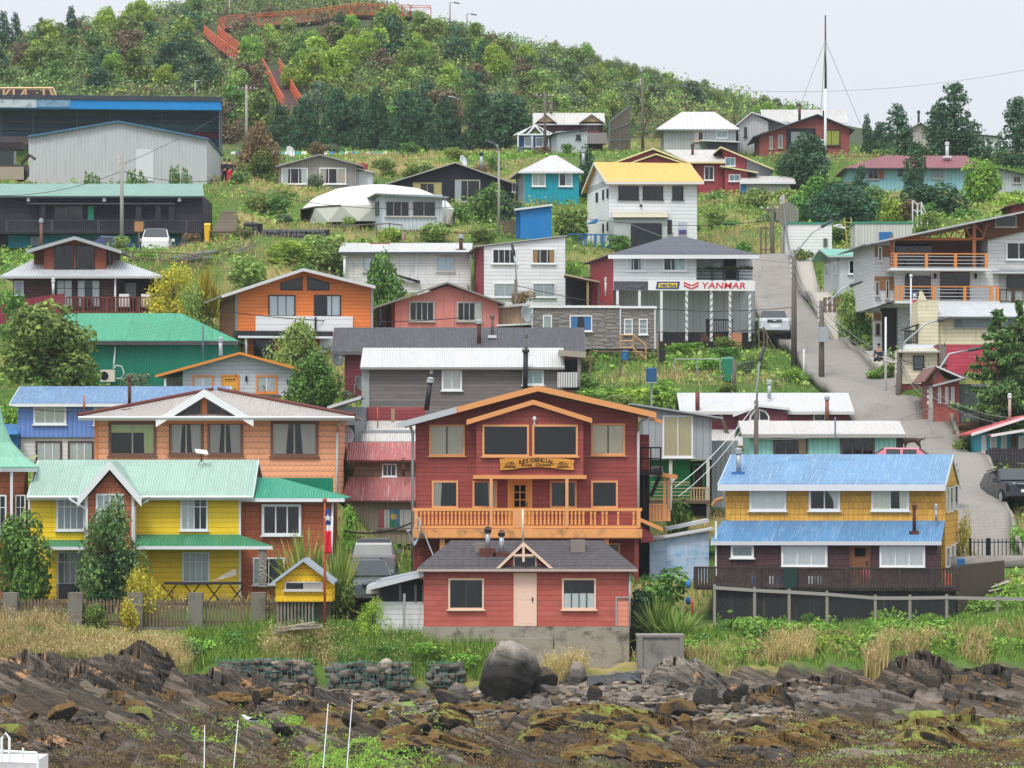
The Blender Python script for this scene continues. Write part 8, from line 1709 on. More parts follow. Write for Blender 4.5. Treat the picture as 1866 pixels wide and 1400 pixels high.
# ---------------------------------------------------------------- fences
FW=plain('7A6A58',.9,.6,5.0,dirt='4A4038'); CP=plain('7E7970',.9,.5,2.0,dirt='4E4A44',bump=.015)
b=P(250,1140,144); e=empty('picket_fence',b); tag(e,'weathered picket fence with square concrete pillars before the yellow house','fence')
pxs=[20,138,248,357,472,590]
for px in pxs:
 w=13 if px!=590 else 12; a=P(px-w,1172,144);c=P(px+w,1080 if px<500 else 1078,144); m=MB(); m.box(a.x-b.x,-.3,a.z-b.z-.3,c.x-b.x,.3,c.z-b.z); m.build('pillar',CP,e)
for p0,p1 in zip([-60]+pxs[:-1],pxs[:]):
 x0=P(p0+14,0,144).x-b.x; x1=P(p1-14,0,144).x-b.x; z0=P(0,1142,144).z-b.z; z1=P(0,1090,144).z-b.z; m=MB(); m.box(x0,.06,z0+.14,x1,.1,z0+.22); m.box(x0,.06,z1-.28,x1,.1,z1-.2); n=int((x1-x0)/.135); rs=np.random.RandomState(p1)
 for i in range(n): c=x0+.06+(x1-x0-.1)*i/n; h_=z1-abs(rs.normal(0,.035)); m.prism([(c,0,z0),(c+.085,0,z0),(c+.085,0,h_-.06),(c+.0425,0,h_),(c,0,h_-.06)],(0,.03,0))
 m.build('picket_panel',FW,e); m=MB(); m.box(x0,-.1,z0-1.1,x1,.2,z0-.02); m.build('base_wall',CP,e)
b=P(1560,1130,143.6); e=empty('mesh_fence',b); tag(e,'silver railed wire mesh fence on pale posts below the dark deck','fence'); tops=[(1302,1068),(1375,1073),(1438,1076),(1507,1080),(1595,1087),(1658,1087),(1725,1086),(1817,1088),(1930,1090)]
W2=plain('8E897C',.85,.4,3.0)
for px,py in tops:
 t=P(px,py-3,143.6)-b; g=float(ground(P(px,0,143.6).x,143.6))-b.z; m=MB(); m.box(t.x-.055,-.05,g-.3,t.x+.055,.05,t.z); m.build('post',W2,e)
m=MB()
for (a,c),(d,f) in zip(tops[:-1],tops[1:]): m.prism([tuple(P(a,c,143.6)-b+Vector((0,-.08,0))),tuple(P(d,f,143.6)-b+Vector((0,-.08,0))),tuple(P(d,f+6,143.6)-b+Vector((0,-.08,0))),tuple(P(a,c+6,143.6)-b+Vector((0,-.08,0)))],(0,.026,0))
m.build('top_rail',plain('989690',.7,.4,3.0),e); m=MB()
x0=P(1302,0,143.6).x-b.x; x1=P(1930,0,143.6).x-b.x
for i in range(int((x1-x0)/.11)): x=x0+i*.11; m.tube((x,0,-.2),(x+.55,0,.85),.0028,n=3,cap=False); m.tube((x+.55,0,-.2),(x,0,.85),.0028,n=3,cap=False)
m.build('wire_mesh',plain('4E5254',.6,.2),e)
b=P(1820,1035,154); e=empty('iron_gate',b); tag(e,'black iron bar fence and gate across the bottom of the road','gate'); m=MB()
x0=P(1768,0,154).x-b.x;x1=P(1940,0,154).x-b.x; zt=P(0,982,154).z-b.z; zb=-.1
for i in range(int((x1-x0)/.165)+1): x=x0+i*.165; m.tube((x,0,zb),(x,0,zt),.02,n=5)
m.box(x0,-.02,zt-.16,x1,.02,zt-.12); m.box(x0,-.02,zb+.1,x1,.02,zb+.14); m.build('bar_panel',BLACK,e)
for px in (1768,1800,1803): t=P(px,0,154).x-b.x; m=MB(); m.box(t-.05,-.05,zb-.4,t+.05,.05,zt+.03); m.build('post',BLACK,e)
m=MB(); m.box(x0,.1,-1.2,x1,.25,.25); m.build('low_wall',plain('C9C6BE',.7,.3),e)
def slatfence(name,label,px0,px1,pt,pb,Y,mat,gap=.12,wd=.1,jag=.05,yaw=0,rail=True):
 b=P((px0+px1)/2,pb,Y); e=empty(name,b,R(yaw)); tag(e,label,'fence'); W_=(px1-px0)/F*Y; H_=(pb-pt)/F*Y; m=MB(); rs=np.random.RandomState(px0); n=max(2,int(W_/gap))
 for i in range(n): c=-W_/2+W_*i/n; m.box(c,-.02,-.5,c+wd,.02,H_-abs(rs.normal(0,jag)))
 if rail: m.box(-W_/2,.021,H_*.75,W_/2,.06,H_*.75+.08); m.box(-W_/2,.021,H_*.2,W_/2,.06,H_*.2+.08)
 m.build('slat_panel',mat,e); return e
slatfence('dark_picket_fence','dark stained pickets before the turquoise cottage windows',1796,1890,815,850,174.8,plain('3E343A',.8,.5),.14,.12,.04); slatfence('plank_fence','rough grey plank fence beside the turquoise cottage',1736,1782,782,826,182.5,FW,.2,.19,.12); slatfence('plank_fence','short dark plank fence between red cottage rocks and hill road',1500,1545,540,562,219,FW,.25,.2,.1)
slatfence('plank_fence','grey plank fence behind the bush at the dome tent',915,945,400,432,238.5,FW,.2,.19,.06); slatfence('board_fence','tall grey board fence behind the shop roof on the slope',1385,1412,400,470,239,FW,.3,.12,.3)
def pipefence(label,pts,Y,mat=PW,rails=1,name='rail_fence',r=.05):
 b=P(pts[0][0],pts[0][2],Y); e=empty(name,b); tag(e,label,'fence')
 for x,t,bo in pts: q=P(x,t,Y)-b; g=float(ground(P(x,0,Y).x,Y))-b.z; m=MB(); m.tube((q.x,0,g-.2),(q.x,0,q.z),r,n=6); m.build('post',mat,e)
 m=MB(); m.path([tuple(P(x,t+.6,Y)-b) for x,t,bo in pts],r*.8,5); m.build('rail',mat,e)
 if rails>1: m=MB(); m.path([tuple(P(x,t+(bo-t)*.5,Y)-b) for x,t,bo in pts],r*.8,5); m.build('rail',mat,e)
pipefence('dark pipe railing before the white board cabin',[(599,411,425),(627,411,425),(686,408,424),(710,407,424),(733,410,428)],238); pipefence('low rail fence on the grass below the dome tent',[(738,420,428),(787,420,430),(842,424,430),(892,426,432),(893,420,440),(940,420,440)],237.4,FW); pipefence('wire fence on leaning posts above the brown chalet',[(242,458,480),(292,460,486),(342,462,500),(372,470,500)],228,FW,2); pipefence('rail fence on the dry grass before the red brick house',[(1405,288,297),(1440,289,297),(1520,285,300),(1555,284,300),(1585,284,298)],290,FW,2); pipefence('thin pipe rail on the grass above the wine red house',[(1230,654,662),(1270,654,664),(1312,654,664)],199,GALV,r=.03); pipefence('rusty clothes line posts by the stone clad cabin',[(1076,640,680),(1130,640,655),(1200,645,670)],200,FW); pipefence('chain link posts on the upper terrace',[(1663,365,400),(1672,372,400),(1679,368,400),(1690,398,410)],247,LG,2)
pipefence('leaning fence stakes beside the silver pickup',[(1383,600,640),(1392,596,645),(1398,610,650),(1420,652,690)],210,FW,1)
pipefence('wooden handrail at the foot of the hillside steps',[(382,421,432),(412,421,432),(458,421,440)],234,FW)
rs=np.random.RandomState(2);
def stonewl(px0,px1,pt,pb,Y,label):
 b=P((px0+px1)/2,pb,Y); e=empty('stone_wall',b); tag(e,label,'wall'); W_=(px1-px0)/F*Y; H_=(pb-pt)/F*Y; Vs=[];Fs=[];k=0
 for i in range(int(W_/.3)):
  for j in range(max(2,int(H_/.24))): s=rs.uniform(.14,.2); Vs.append(bv*(1+.2*rs.normal(0,1,(len(bv),1)))*s+np.array([-W_/2+.3*i+.15,.02*rs.normal(),.12+.24*j])); Fs.append(bf+k*len(bv)); k+=1
 np_mesh('stone_fill',np.concatenate(Vs),np.concatenate(Fs),[plain('5E5E60',.85,.6,5.0)],False,e); m=MB(); m.box(-W_/2,.05,-.5,W_/2,.6,H_*.9); m.build('core',DARK,e)
stonewl(480,600,417,440,236.5,'long dry stone wall below the dome tent'); stonewl(444,478,404,440,237.5,'short dark stone wall beside the hillside steps')
b=P(408,425,236); e=empty('hillside_steps',b); tag(e,'worn wooden steps climbing the grass beside the long dark building','steps')
for i in range(11): px=410+i*.8; Y=237+i*1.6; py=420-i*3.6; q=P(px,py,Y)-b; w=.95-.035*i; m=MB(); m.box(q.x-w*.85,q.y,q.z-.13,q.x+w*.85,q.y+.7,q.z); m.build('step',wood('8E8274',.3,'z',.5),e)
PB=['D8D4C4','2E6AA8','1E8A7A','E0D6C0','2A5A9A','38A088']; Yb=306
for i,px in enumerate([424,434,444]+[493,503,513]+[523,533,543,553]+[574,584,594,604]+[622,632,642,650]+[671,681,691,700]+[720,730,740,749]):
 a=P(px,281,Yb); a.z=P(px,279.5,Yb).z; m=MB(); m.prism([(-.19,0,-.1),(.17,0,-.1),(.23,.3,.12),(-.13,.3,.12)],(0,.02,.05)); m.box(-.02,.12,-1.4,.02,.16,-.05); o=m.build('painted_board',plain(PB[i%6],.6,.2),None); o.location=a; nm={'D8D4C4':'cream','2E6AA8':'blue','1E8A7A':'teal','E0D6C0':'pale','2A5A9A':'deep blue','38A088':'sea green'}[PB[i%6]]; tag(o,f'small {nm} painted board in the row along the terrace below the pines','board',f'{nm} painted boards on the terrace')
OR=plain('CC6440',.7,.25); ORD=plain('4A2E28',.8,.4)
def railseg(m,A,B,h_,n,t=.056):
 """crossed timber railing between two points"""
 for k in range(n+1): q=A.lerp(B,k/n); m.tube(q,q+Vector((0,0,h_)),t*.6,n=4)
 m.tube(A+Vector((0,0,h_)),B+Vector((0,0,h_)),t*.75,n=4); m.tube(A+Vector((0,0,.15)),B+Vector((0,0,.15)),t*.7,n=4)
 for k in range(n): a=A.lerp(B,k/n);c=A.lerp(B,(k+1)/n); m.tube(a+Vector((0,0,.15)),c+Vector((0,0,h_)),t*.5,n=4); m.tube(a+Vector((0,0,h_)),c+Vector((0,0,.15)),t*.5,n=4)
def walkway(name,label,pts,wid,h_,side=(0,1,0)):
 W_=[]
 for p in pts:
  q=hit(p[0],p[1]+9,330,480); W_.append(P(p[0],p[1],q.y if q else p[2]))
 b=W_[0].copy(); e=empty(name,b); tag(e,label,'walkway'); S=Vector(side)*wid
 W_=[p-b for p in W_]; m=MB(); r1=MB(); r2=MB(); ps=[]
 for a,c in zip(W_[:-1],W_[1:]):
  m.prism([a,c,c+S,a+S],(0,0,-.22)); n=max(1,int((c-a).length/1.7)); railseg(r1,a,c,h_,n); railseg(r2,a+S,c+S,h_,n)
  for k in range(n):
   for o_ in (Vector((0,0,0)),S): q=a.lerp(c,k/n)+o_; ps.append(q)
 m.build('deck',ORD,e); r1.build('railing_lattice',OR,e); r2.build('railing_lattice',OR,e)
 for q in ps[::2]:
  w=q+b; g=float(ground(w.x,w.y));
  if w.z-g>.3: m=MB(); m.tube(q-Vector((0,0,.2)),(q.x,q.y,g-b.z-.3),.11,n=5); m.build('stilt',ORD,e)
walkway('hill_walkway','long orange timber walkway with crossed railings along the top of the hill',[(398,58,450),(412,52,452),(500,46,456),(575,39,458),(650,28,460),(700,29,462),(748,31,463),(785,32,464)],2.0,1.45)
walkway('hill_stairway','upper orange stair flight bending down from the hill walkway',[(372,66,446),(392,84,440),(412,100,432),(430,112,426)],1.6,1.25,(.93,.35,0)); walkway('hill_stairway','lower orange stair flight dropping into the trees on the hill',[(478,128,415),(492,152,402),(503,176,392),(517,200,382)],1.8,1.25,(.95,.3,0))
b=P(1130,280,304); e=empty('ball_net',b); tag(e,'tall rusty ball court net standing at the foot of the hill','net'); q=[Vector((-1.0,-4,0)),Vector((.9,4,0))]; m=MB(); hts=[2.6,3.4]
for k in range(6): p=q[0].lerp(q[1],k/5); m.tube(p,p+Vector((0,0,2.2+2.1*k/5)),.07,n=5)
for k in range(4): m.tube(q[0]+Vector((0,0,2.2*k/3)),q[1]+Vector((0,0,4.3*k/3)),.05,n=4)
m.build('frame',plain('5E7470',.6,.4),e); m=MB()
for k in range(40): p=q[0].lerp(q[1],k/39); m.tube(p,p+Vector((0,0,2.2+2.1*k/39)),.022,n=3,cap=False)
for k in range(16): m.tube(q[0]+Vector((0,0,2.2*k/15)),q[1]+Vector((0,0,4.3*k/15)),.022,n=3,cap=False)
m.build('net_mesh',plain('7A6A5E',.7,.4),e)
def flag(px,top,bot,Y,pole,label,fx,ft,fb,fw,fl):
 b=P(px,bot,Y); b.z=min(b.z,float(ground(b.x,Y))); e=empty('flagpole',b); tag(e,label,'flagpole'); t=P(px,top,Y)-b; m=MB(); m.tube((0,0,-.2),t,.055,.04,8); m.build('pole',pole,e,True); m=MB(); m.ball(t+Vector((0,0,.06)),.09); m.build('finial',pole,e,True)
 f=empty('flag',P(fx,ft,Y)); tag(f,fl,'flag'); Hh=(fb-ft)/F*Y; Wd=fw/F*Y
 def sheet(z0,z1,x0,x1,mat,nm,dy=0):
  n=14; vs=[];fs=[]
  for j in range(n+1):
   tz=z0+(z1-z0)*j/n
   for i in range(7): u=x0+(x1-x0)*i/6; vs.append((Wd*(u*(.55+.45*tz)+.1*math.sin(tz*5)),dy+.07*math.sin(u*9+tz*4),-Hh*tz))
  for j in range(n):
   for i in range(6): a=j*7+i; fs.append((a,a+1,a+8,a+7))
  m=MB(); m.add(vs,fs); o=m.build(nm,mat,f,True); o.modifiers.new('s','SOLIDIFY').thickness=.008
 sheet(0,.36,0,.9,cloth('2A4A9A'),'blue_canton'); sheet(.36,.5,0,1,cloth('E4E4E4'),'white_band'); sheet(.5,1,0,1,cloth('C8283C'),'red_band')
 m=MB(); c=Vector((Wd*.35,-.12,-Hh*.2)); m.prism([c+Vector(((.16 if k%2==0 else .065)*math.sin(k*math.pi/5),0,(.16 if k%2==0 else .065)*math.cos(k*math.pi/5))) for k in range(10)],(0,.02,0)); m.build('star',LG,f)
flag(592,915,1165,142.2,plain('A8502E',.6,.4),'rust red flagpole beside the small yellow shed',593,928,1008,13,'limp red, white and blue flag with a star on the rust red pole'); flag(1660,505,610,202,LG,'white flagpole before the hillside house',1663,532,562,9,'small drooping flag on the white pole')
# ---------------------------------------------------------------- vehicles
TYRE=plain('17181A',.8,.2); RIM=plain('A9ADB2',.35,.2,metal=.6); CHR=plain('C4C8CC',.25,.1,metal=.8); HL=plain('DDE4E8',.15,.05,spec=.8); TL=plain('A81E26',.25,.1,spec=.6); PLATE=plain('E0E0DA',.5,.1)
def paint(h_): return plain(h_,.22,.06,1.0,spec=.6)
def car(name,label,cat,px,py,Y,yaw,col,kind='suv',W=1.86,pitch=0,zfix=None,plate=None):
 if kind=='suv': st=[(-2.35,.42,.82,.82,.78),(-2.2,.3,1.0,1.0,.9),(-1.2,.28,1.1,1.1,.93),(-.5,.28,1.14,1.76,.93),(1.5,.28,1.16,1.78,.93),(2.2,.3,1.14,1.2,.9),(2.36,.4,.95,.95,.82)]; wr=.7; ax=(-1.5,1.35)
 elif kind=='pickup': st=[(-2.55,.45,.85,.85,.8),(-2.4,.32,1.05,1.05,.9),(-1.35,.32,1.12,1.12,.92),(-.75,.32,1.15,1.76,.92),(.85,.32,1.16,1.76,.92),(1.05,.32,1.14,1.16,.92),(2.5,.34,1.14,1.14,.92),(2.62,.45,1.05,1.05,.86)]; wr=.7; ax=(-1.65,1.45)
 else: st=[(-2.0,.4,.68,.68,.74),(-1.85,.28,.82,.82,.82),(-1.0,.26,.92,.92,.85),(-.35,.26,.95,1.42,.85),(1.1,.26,.97,1.44,.85),(1.75,.28,.95,1.0,.82),(1.9,.38,.8,.8,.76)]; wr=.68; ax=(-1.25,1.15)
 k=W/1.86; b=P(px,py,Y)
 if zfix is None: b.z=float(ground(b.x,Y))+.09
 e=empty(name,b); e.rotation_euler=(R(pitch),0,R(yaw)); tag(e,label,cat)
 rings=[]
 for y,zs,zb,zr,w in st:
  top=zr>zb+.12; w*=k; rw=wr*k if top else w*.93
  rings.append([(-w*.96,y,zs),(-w,y,(zs+zb)/2),(-w*.985,y,zb-.06),(-w*.95,y,zb),(-rw,y,zr-.03 if top else zr+.005),(-rw*.8,y,zr+.02),(rw*.8,y,zr+.02),(rw,y,zr-.03 if top else zr+.005),(w*.95,y,zb),(w*.985,y,zb-.06),(w,y,(zs+zb)/2),(w*.96,y,zs)])
 n=12; vs=[p for r in rings for p in r]; fs=[]
 for i in range(len(rings)-1):
  for j in range(n-1): fs.append((i*n+j,i*n+j+1,(i+1)*n+j+1,(i+1)*n+j))
  fs.append((i*n+n-1,i*n,(i+1)*n,(i+1)*n+n-1))
 fs.append(tuple(range(n))); fs.append(tuple((len(rings)-1)*n+j for j in range(n))[::-1])
 m=MB(); m.add(vs,fs); bo=m.build('body',paint(col),e);
 GL=plain('1C2428',.08,.1,spec=.8); g=[i for i,s in enumerate(st) if s[3]>s[2]+.12]; f0,f1=g[0],g[-1]
 def lerp3(a,c,t): return tuple(a[q]+(c[q]-a[q])*t for q in range(3))
 def quad(p,nm,off):
  cc=[sum(v[q] for v in p)/4 for q in range(3)]; pp=[Vector(lerp3(v,cc,.08))+Vector(off) for v in p]; m=MB(); m.prism(pp,tuple(-.6*o for o in off)); return m.build(nm,GL,e)
 A,Bq=rings[f0-1],rings[f0]; quad([A[3],A[8],Bq[7],Bq[4]],'windscreen',(0,-.05,.06)); A,Bq=rings[f1],rings[f1+1]; quad([Bq[3],Bq[8],A[7],A[4]],'rear_window',(0,.06,.06))
 for s_,(j0,j1) in ((-1,(3,4)),(1,(8,7))):
  A,Bq=rings[f0],rings[f1]
  for t0,t1 in ((.02,.47),(.52,.97)): quad([lerp3(A[j0],Bq[j0],t0),lerp3(A[j0],Bq[j0],t1),lerp3(A[j1],Bq[j1],t1),lerp3(A[j1],Bq[j1],t0)],'side_window',(s_*.012,0,.004))
 rad=.37 if kind!='car' else .31
 for y in ax:
  for s_ in (-1,1):
   m=MB(); m.tube((s_*(.93*k-.2),y,rad),(s_*(.93*k+.012),y,rad),rad,n=18); w=m.build('wheel',TYRE,e); m=MB(); m.tube((s_*(.93*k+.0),y,rad),(s_*(.93*k+.022),y,rad),rad*.62,n=14); m.build('rim',RIM,w)
 yf=st[1][0]-.09; zl=st[1][2]-.2
 for s_ in (-1,1):
  m=MB(); m.prism([(s_*.45*k,yf-.03,zl),(s_*.84*k,yf+.05,zl+.02),(s_*.84*k,yf+.06,zl+.15),(s_*.5*k,yf-.01,zl+.13)],(0,.12,0)); m.build('headlight',HL,e)
  yr=st[-2][0]; m=MB(); m.box(s_*.66*k,yr-.06,zl+.02,s_*.89*k,yr+.07,zl+.27); m.build('tail_light',TL,e)
  m=MB(); c=st[f0-1]; m.box(s_*.9*k,c[0]+.3,c[2]+.02,s_*1.1*k,c[0]+.42,c[2]+.2); m.build('mirror',paint(col),e)
 m=MB(); m.box(-.42*k,yf-.06,zl-.1,.42*k,yf+.05,zl+.12); gr=m.build('grille',plain('22262A',.4,.1),e); m=MB(); m.box(-.42*k,yf-.075,zl+.07,.42*k,yf-.061,zl+.1); m.box(-.1,yf-.09,zl+.0,.1,yf-.076,zl+.1); m.build('chrome_bar',CHR,gr)
 m=MB(); m.box(-.86*k,st[0][0]-.06,.34,.86*k,st[0][0]+.2,.54); m.build('front_bumper',paint(col) if kind!='pickup' else CHR,e); m=MB(); m.box(-.84*k,st[-1][0]-.2,.36,.84*k,st[-1][0]+.08,.56); m.build('rear_bumper',CHR if kind=='pickup' else paint(col),e)
 m=MB(); m.box(-.26,st[0][0]-.075,.5,.26,st[0][0]-.06,.63); p_=m.build('number_plate',PLATE,e); m=MB(); m.box(-.26,st[-1][0]+.081,.7,.26,st[-1][0]+.1,.84); m.build('number_plate',PLATE,e)
 if kind=='suv':
  for s_ in (-1,1): m=MB(); m.tube((s_*.6*k,-.3,1.83),(s_*.6*k,1.5,1.85),.025,n=5); m.build('roof_rail',BLACK,e)
 return e
car('parked_suv','black off road wagon parked facing down the road at the frame edge','car',1842,912,169.3,10,'20262E',pitch=-6); car('pickup_truck','silver double cab pickup parked near the top of the steep road','pickup',1409,638,215,-2,'B4B8BC','pickup',pitch=-8,zfix=None)
car('parked_suv','white wagon seen from behind on the drive of the long dark building','car',286,478,239.5,183,'DCDEE0'); car('parked_car','dark blue car nosing behind the roof of the brown chalet','car',207,476,239.5,120,'1E3466','car'); car('parked_car','pink car roof peeping over the bright blue roof','car',1660,876,165,80,'C9727E','car',zfix=1)
t=car('pickup_truck','old grey pickup with a covered bed parked beside the tin roofed shack','pickup',682,1058,151.5,181,'6E7072','pickup'); m=MB(); m.prism([(-.78,.95,1.14),(.78,.95,1.14),(.72,1.0,1.62),(-.72,1.0,1.62)],(0,1.5,-.05)); m.build('bed_cover',plain('B4B6B2',.5,.3),t)
car('parked_car','pale grey car parked nose out under the flax beside the white lean to','car',668,1128,148.3,8,'5A6266','suv')
b=P(14,333,262); e=empty('digger',b); tag(e,'dark digger with a caged cab parked beside the pale corrugated warehouse','digger'); DY=plain('4A4238',.6,.5)
m=MB(); m.box(-1.6,-.9,.5,1.4,.9,1.2); m.build('chassis',DY,e); m=MB(); m.box(-.55,-.75,1.2,.5,.75,2.3); cb=m.build('cab',plain('26302F',.15,.2,spec=.6),e); m=MB(); m.box(-.9,-.95,2.3,1.1,.95,2.75); m.build('roof',plain('2E2A2C',.7,.4),cb)
for x in (-.55,-.02,.5): m=MB(); m.box(x-.04,-.8,1.2,x+.04,-.752,2.3); m.build('cab_frame',DY,cb)
for x in (-1.1,1.0): m=MB(); m.tube((x,-1.0,.5),(x,-.5,.5),.5,n=16); m.build('wheel',TYRE,e)
m=MB(); m.path([(1.0,-.3,1.3),(1.6,-.4,1.9),(2.0,-.5,1.6)],.12,6); m.build('boom',DY,e); m=MB(); m.box(-1.7,-1.4,.1,1.3,-1.2,1.0); m.build('bucket',plain('A49A86',.7,.5,4.0),e)
# ---------------------------------------------------------------- people, dog, gull
def skin_obj(name,verts,edges,radii,mat,root,parent=None,sub=1):
 me=bpy.data.meshes.new(name); me.from_pydata(verts,edges,[]); o=bpy.data.objects.new(name,me); COL.objects.link(o); md=o.modifiers.new('k','SKIN'); sv=me.skin_vertices[0].data
 for i,r_ in enumerate(radii): sv[i].radius=(r_,r_); sv[i].use_root=(i==root)
 md.use_smooth_shade=True; s=o.modifiers.new('s','SUBSURF'); s.levels=sub; s.render_levels=sub; me.materials.append(mat)
 if parent: o.parent=parent
 return o
def person(px,py,Y,label,top,legs,hair='2A201A',yaw=0,sit=False):
 b=P(px,py,Y); b.z=float(ground(b.x,Y))+(.0); e=empty('person',b,R(yaw)); tag(e,label,'person'); hz=.88 if not sit else .45
 SK=plain('B98A6C',.6,.2)
 if not sit: J=[(0,0,.92),(0,.0,1.15),(0,.01,1.4),(0,0,1.52),(-.09,0,.86),(-.1,-.02,.5),(-.1,.02,.08),(-.1,-.12,.04),(.09,0,.86),(.11,.05,.5),(.12,.12,.09),(.12,0,.04),(-.19,.01,1.4),(-.25,.02,1.13),(-.23,-.1,.9),(-.22,-.15,.82),(.19,.01,1.4),(.26,.02,1.13),(.25,-.06,.88),(.24,-.1,.8)]
 else: J=[(0,0,.46),(0,.0,.7),(0,-.05,.95),(0,-.08,1.06),(-.1,-.05,.45),(-.12,-.45,.48),(-.12,-.5,.08),(-.12,-.62,.04),(.1,-.05,.45),(.12,-.45,.48),(.12,-.5,.08),(.12,-.62,.04),(-.19,-.04,.93),(-.24,-.15,.68),(-.15,-.38,.58),(-.1,-.45,.56),(.19,-.04,.93),(.24,-.15,.68),(.15,-.38,.58),(.1,-.45,.56)]
 E=[(0,1),(1,2),(2,3),(0,4),(4,5),(5,6),(6,7),(0,8),(8,9),(9,10),(10,11),(2,12),(12,13),(13,14),(14,15),(2,16),(16,17),(17,18),(18,19)]; Rr=[.13,.125,.13,.05,.095,.07,.05,.045,.095,.07,.05,.045,.07,.05,.04,.035,.07,.05,.04,.035]
 J=[Vector(j) for j in J]; head=J[3]+Vector((0,-.02,.13)); J+= [head-Vector((0,0,.03)),head+Vector((0,0,.06))]; E+= [(3,20),(20,21)]; Rr+= [.085,.08]
 skin_obj('body',J,E,Rr,SK,0,e)
 tv=[J[0],J[1],J[2],J[12],J[13],J[14],J[16],J[17],J[18]]; skin_obj('jacket',tv,[(0,1),(1,2),(2,3),(3,4),(4,5),(2,6),(6,7),(7,8)],[.15,.145,.145,.085,.065,.055,.085,.065,.055],cloth(top),0,e)
 lv=[J[0],J[4],J[5],J[6],J[8],J[9],J[10]]; skin_obj('trousers',lv,[(0,1),(1,2),(2,3),(0,4),(4,5),(5,6)],[.14,.11,.085,.065,.11,.085,.065],cloth(legs),0,e)
 m=MB(); m.ball(head+Vector((0,.02,.06)),.095,.105,.1,10,8); m.build('hair',plain(hair,.7,.2),e,True)
 m=MB()
 for s_ in (-1,1): m.ball(head+Vector((s_*.032,-.085,.03)),.012,.008,.008,6,4)
 m.build('eyes',DARK,e); m=MB(); m.ball(head+Vector((0,-.1,.0)),.014,.02,.022,6,5); m.build('nose',SK,e)
 return e
person(409,362,268,'person in dark clothes standing at the top of the hillside steps','2A2E38','22242A',yaw=150); person(418,362,268,'person in bright red trousers beside the dark clothed one','3A3236','C8283C',yaw=160); person(1602,643,203,'person in dark jacket sitting by the entrance of the hillside house','26303A','1E2226',yaw=-20,sit=True)
m=MB(); b=P(1602,645,202.6); b.z=float(ground(b.x,203)); m.box(-.3,-.1,0,.3,.3,.42); o=m.build('seat_block',plain('2E5E3E',.6,.3),None); o.location=(b.x,203.0,b.z); tag(o,'dark green crate under the sitting person','crate')
def dog():
 b=P(1661,820,178.5); b.z=P(1661,823,178.5).z; b.z=max(b.z,float(ground(b.x,178.5))); e=empty('dog',b,0); tag(e,'brindle brown dog standing on the road beyond the mint green house','dog')
 J=[(0.0,0,.55),(-.28,0,.53),(-.42,0,.62),(-.56,0,.72),(-.7,0,.68),(.3,0,.56),(.42,0,.58),(.6,0,.62),(.68,0,.74),(-.3,-.09,.36),(-.3,-.09,.18),(-.32,-.09,.02),(-.3,.09,.36),(-.27,.09,.18),(-.29,.09,.02),(.33,-.09,.38),(.42,-.09,.2),(.36,-.09,.02),(.33,.09,.38),(.45,.09,.2),(.4,.09,.02)]
 E=[(0,1),(1,2),(2,3),(3,4),(0,5),(5,6),(6,7),(7,8),(1,9),(9,10),(10,11),(1,12),(12,13),(13,14),(5,15),(15,16),(16,17),(5,18),(18,19),(19,20)]; Rr=[.12,.16,.1,.095,.05,.12,.06,.03,.015,.07,.04,.035,.07,.04,.035,.085,.04,.035,.085,.04,.035]
 skin_obj('body',[Vector(j) for j in J],E,Rr,plain('4A3A2C',.8,.7,7.0,dirt='1E1814'),0,e); m=MB()
 for s_ in (-1,1): m.prism([(-.52,s_*.06,.78),(-.48,s_*.09,.78),(-.47,s_*.08,.9)],(.02,0,0))
 m.build('ears',plain('2A2018',.8,.3),e)
dog()
e=empty('seagull',P(455,1341,114)); e.location.z=float(ground(e.location.x,114))+.02; tag(e,'black backed gull standing on the weed near the thin rods','bird'); skin_obj('body',[Vector(v) for v in ((0,0,.2),(-.12,0,.24),(-.18,0,.33),(-.26,0,.33),(.14,0,.17),(.28,0,.15))],[(0,1),(1,2),(2,3),(0,4),(4,5)],[.085,.075,.05,.012,.06,.015],LG,0,e)
m=MB(); m.ball((.08,0,.22),.2,.095,.05,10,6); m.build('wings',BLACK,e,True); m=MB(); m.tube((0,-.03,0),(0,-.03,.14),.01,n=4); m.tube((0,.03,0),(0,.03,.14),.01,n=4); m.build('legs',plain('C9A23E'),e)
# ---------------------------------------------------------------- boat at the frame edge and its thin rods
b=P(20,1395,58); b.z=0; e=empty('white_boat',b); tag(e,'white boat wheelhouse roof with tube rails at the frame corner','boat'); z0=P(0,1388,58).z; WB_=plain('E4DCDC',.4,.12); PKB=plain('D8B4B4',.5,.2)
m=MB(); m.prism([(-2.2,0,.9),(.38,0,.9),(.38,0,z0),(-2.2,0,z0)],(0,1.6,0)); m.build('wheelhouse',WB_,e); m=MB(); m.prism([(-2.6,-1,-.5),(1.6,-1,-.5),(2.4,-1,.9),(-2.6,-1,.9)],(0,3.6,0)); m.build('hull',PKB,e)
m=MB(); zr=P(0,1368,58).z; xr=P(70,0,58).x-b.x
m.path([(-2,-.1,zr+.1),(xr-.02,-.1,zr-.03),(xr,-.1,zr-.06),(xr,-.1,z0-.1)],.025,6); m.path([(-2,-.1,zr-.12),(xr,-.1,zr-.18)],.018,6);
for x in (-.5,-.2,.2): m.tube((x,-.1,z0),(x,-.1,zr+.05),.018,n=6)
m.build('tube_rail',WHITE,e); m=MB(); x=P(12,0,58).x-b.x; m.path([(x-.06,-.12,z0),(x-.06,-.12,zr+.2),(x,-.12,zr+.28),(x+.06,-.12,zr+.2),(x+.06,-.12,z0)],.022,6); m.build('ladder_hoop',WHITE,e)
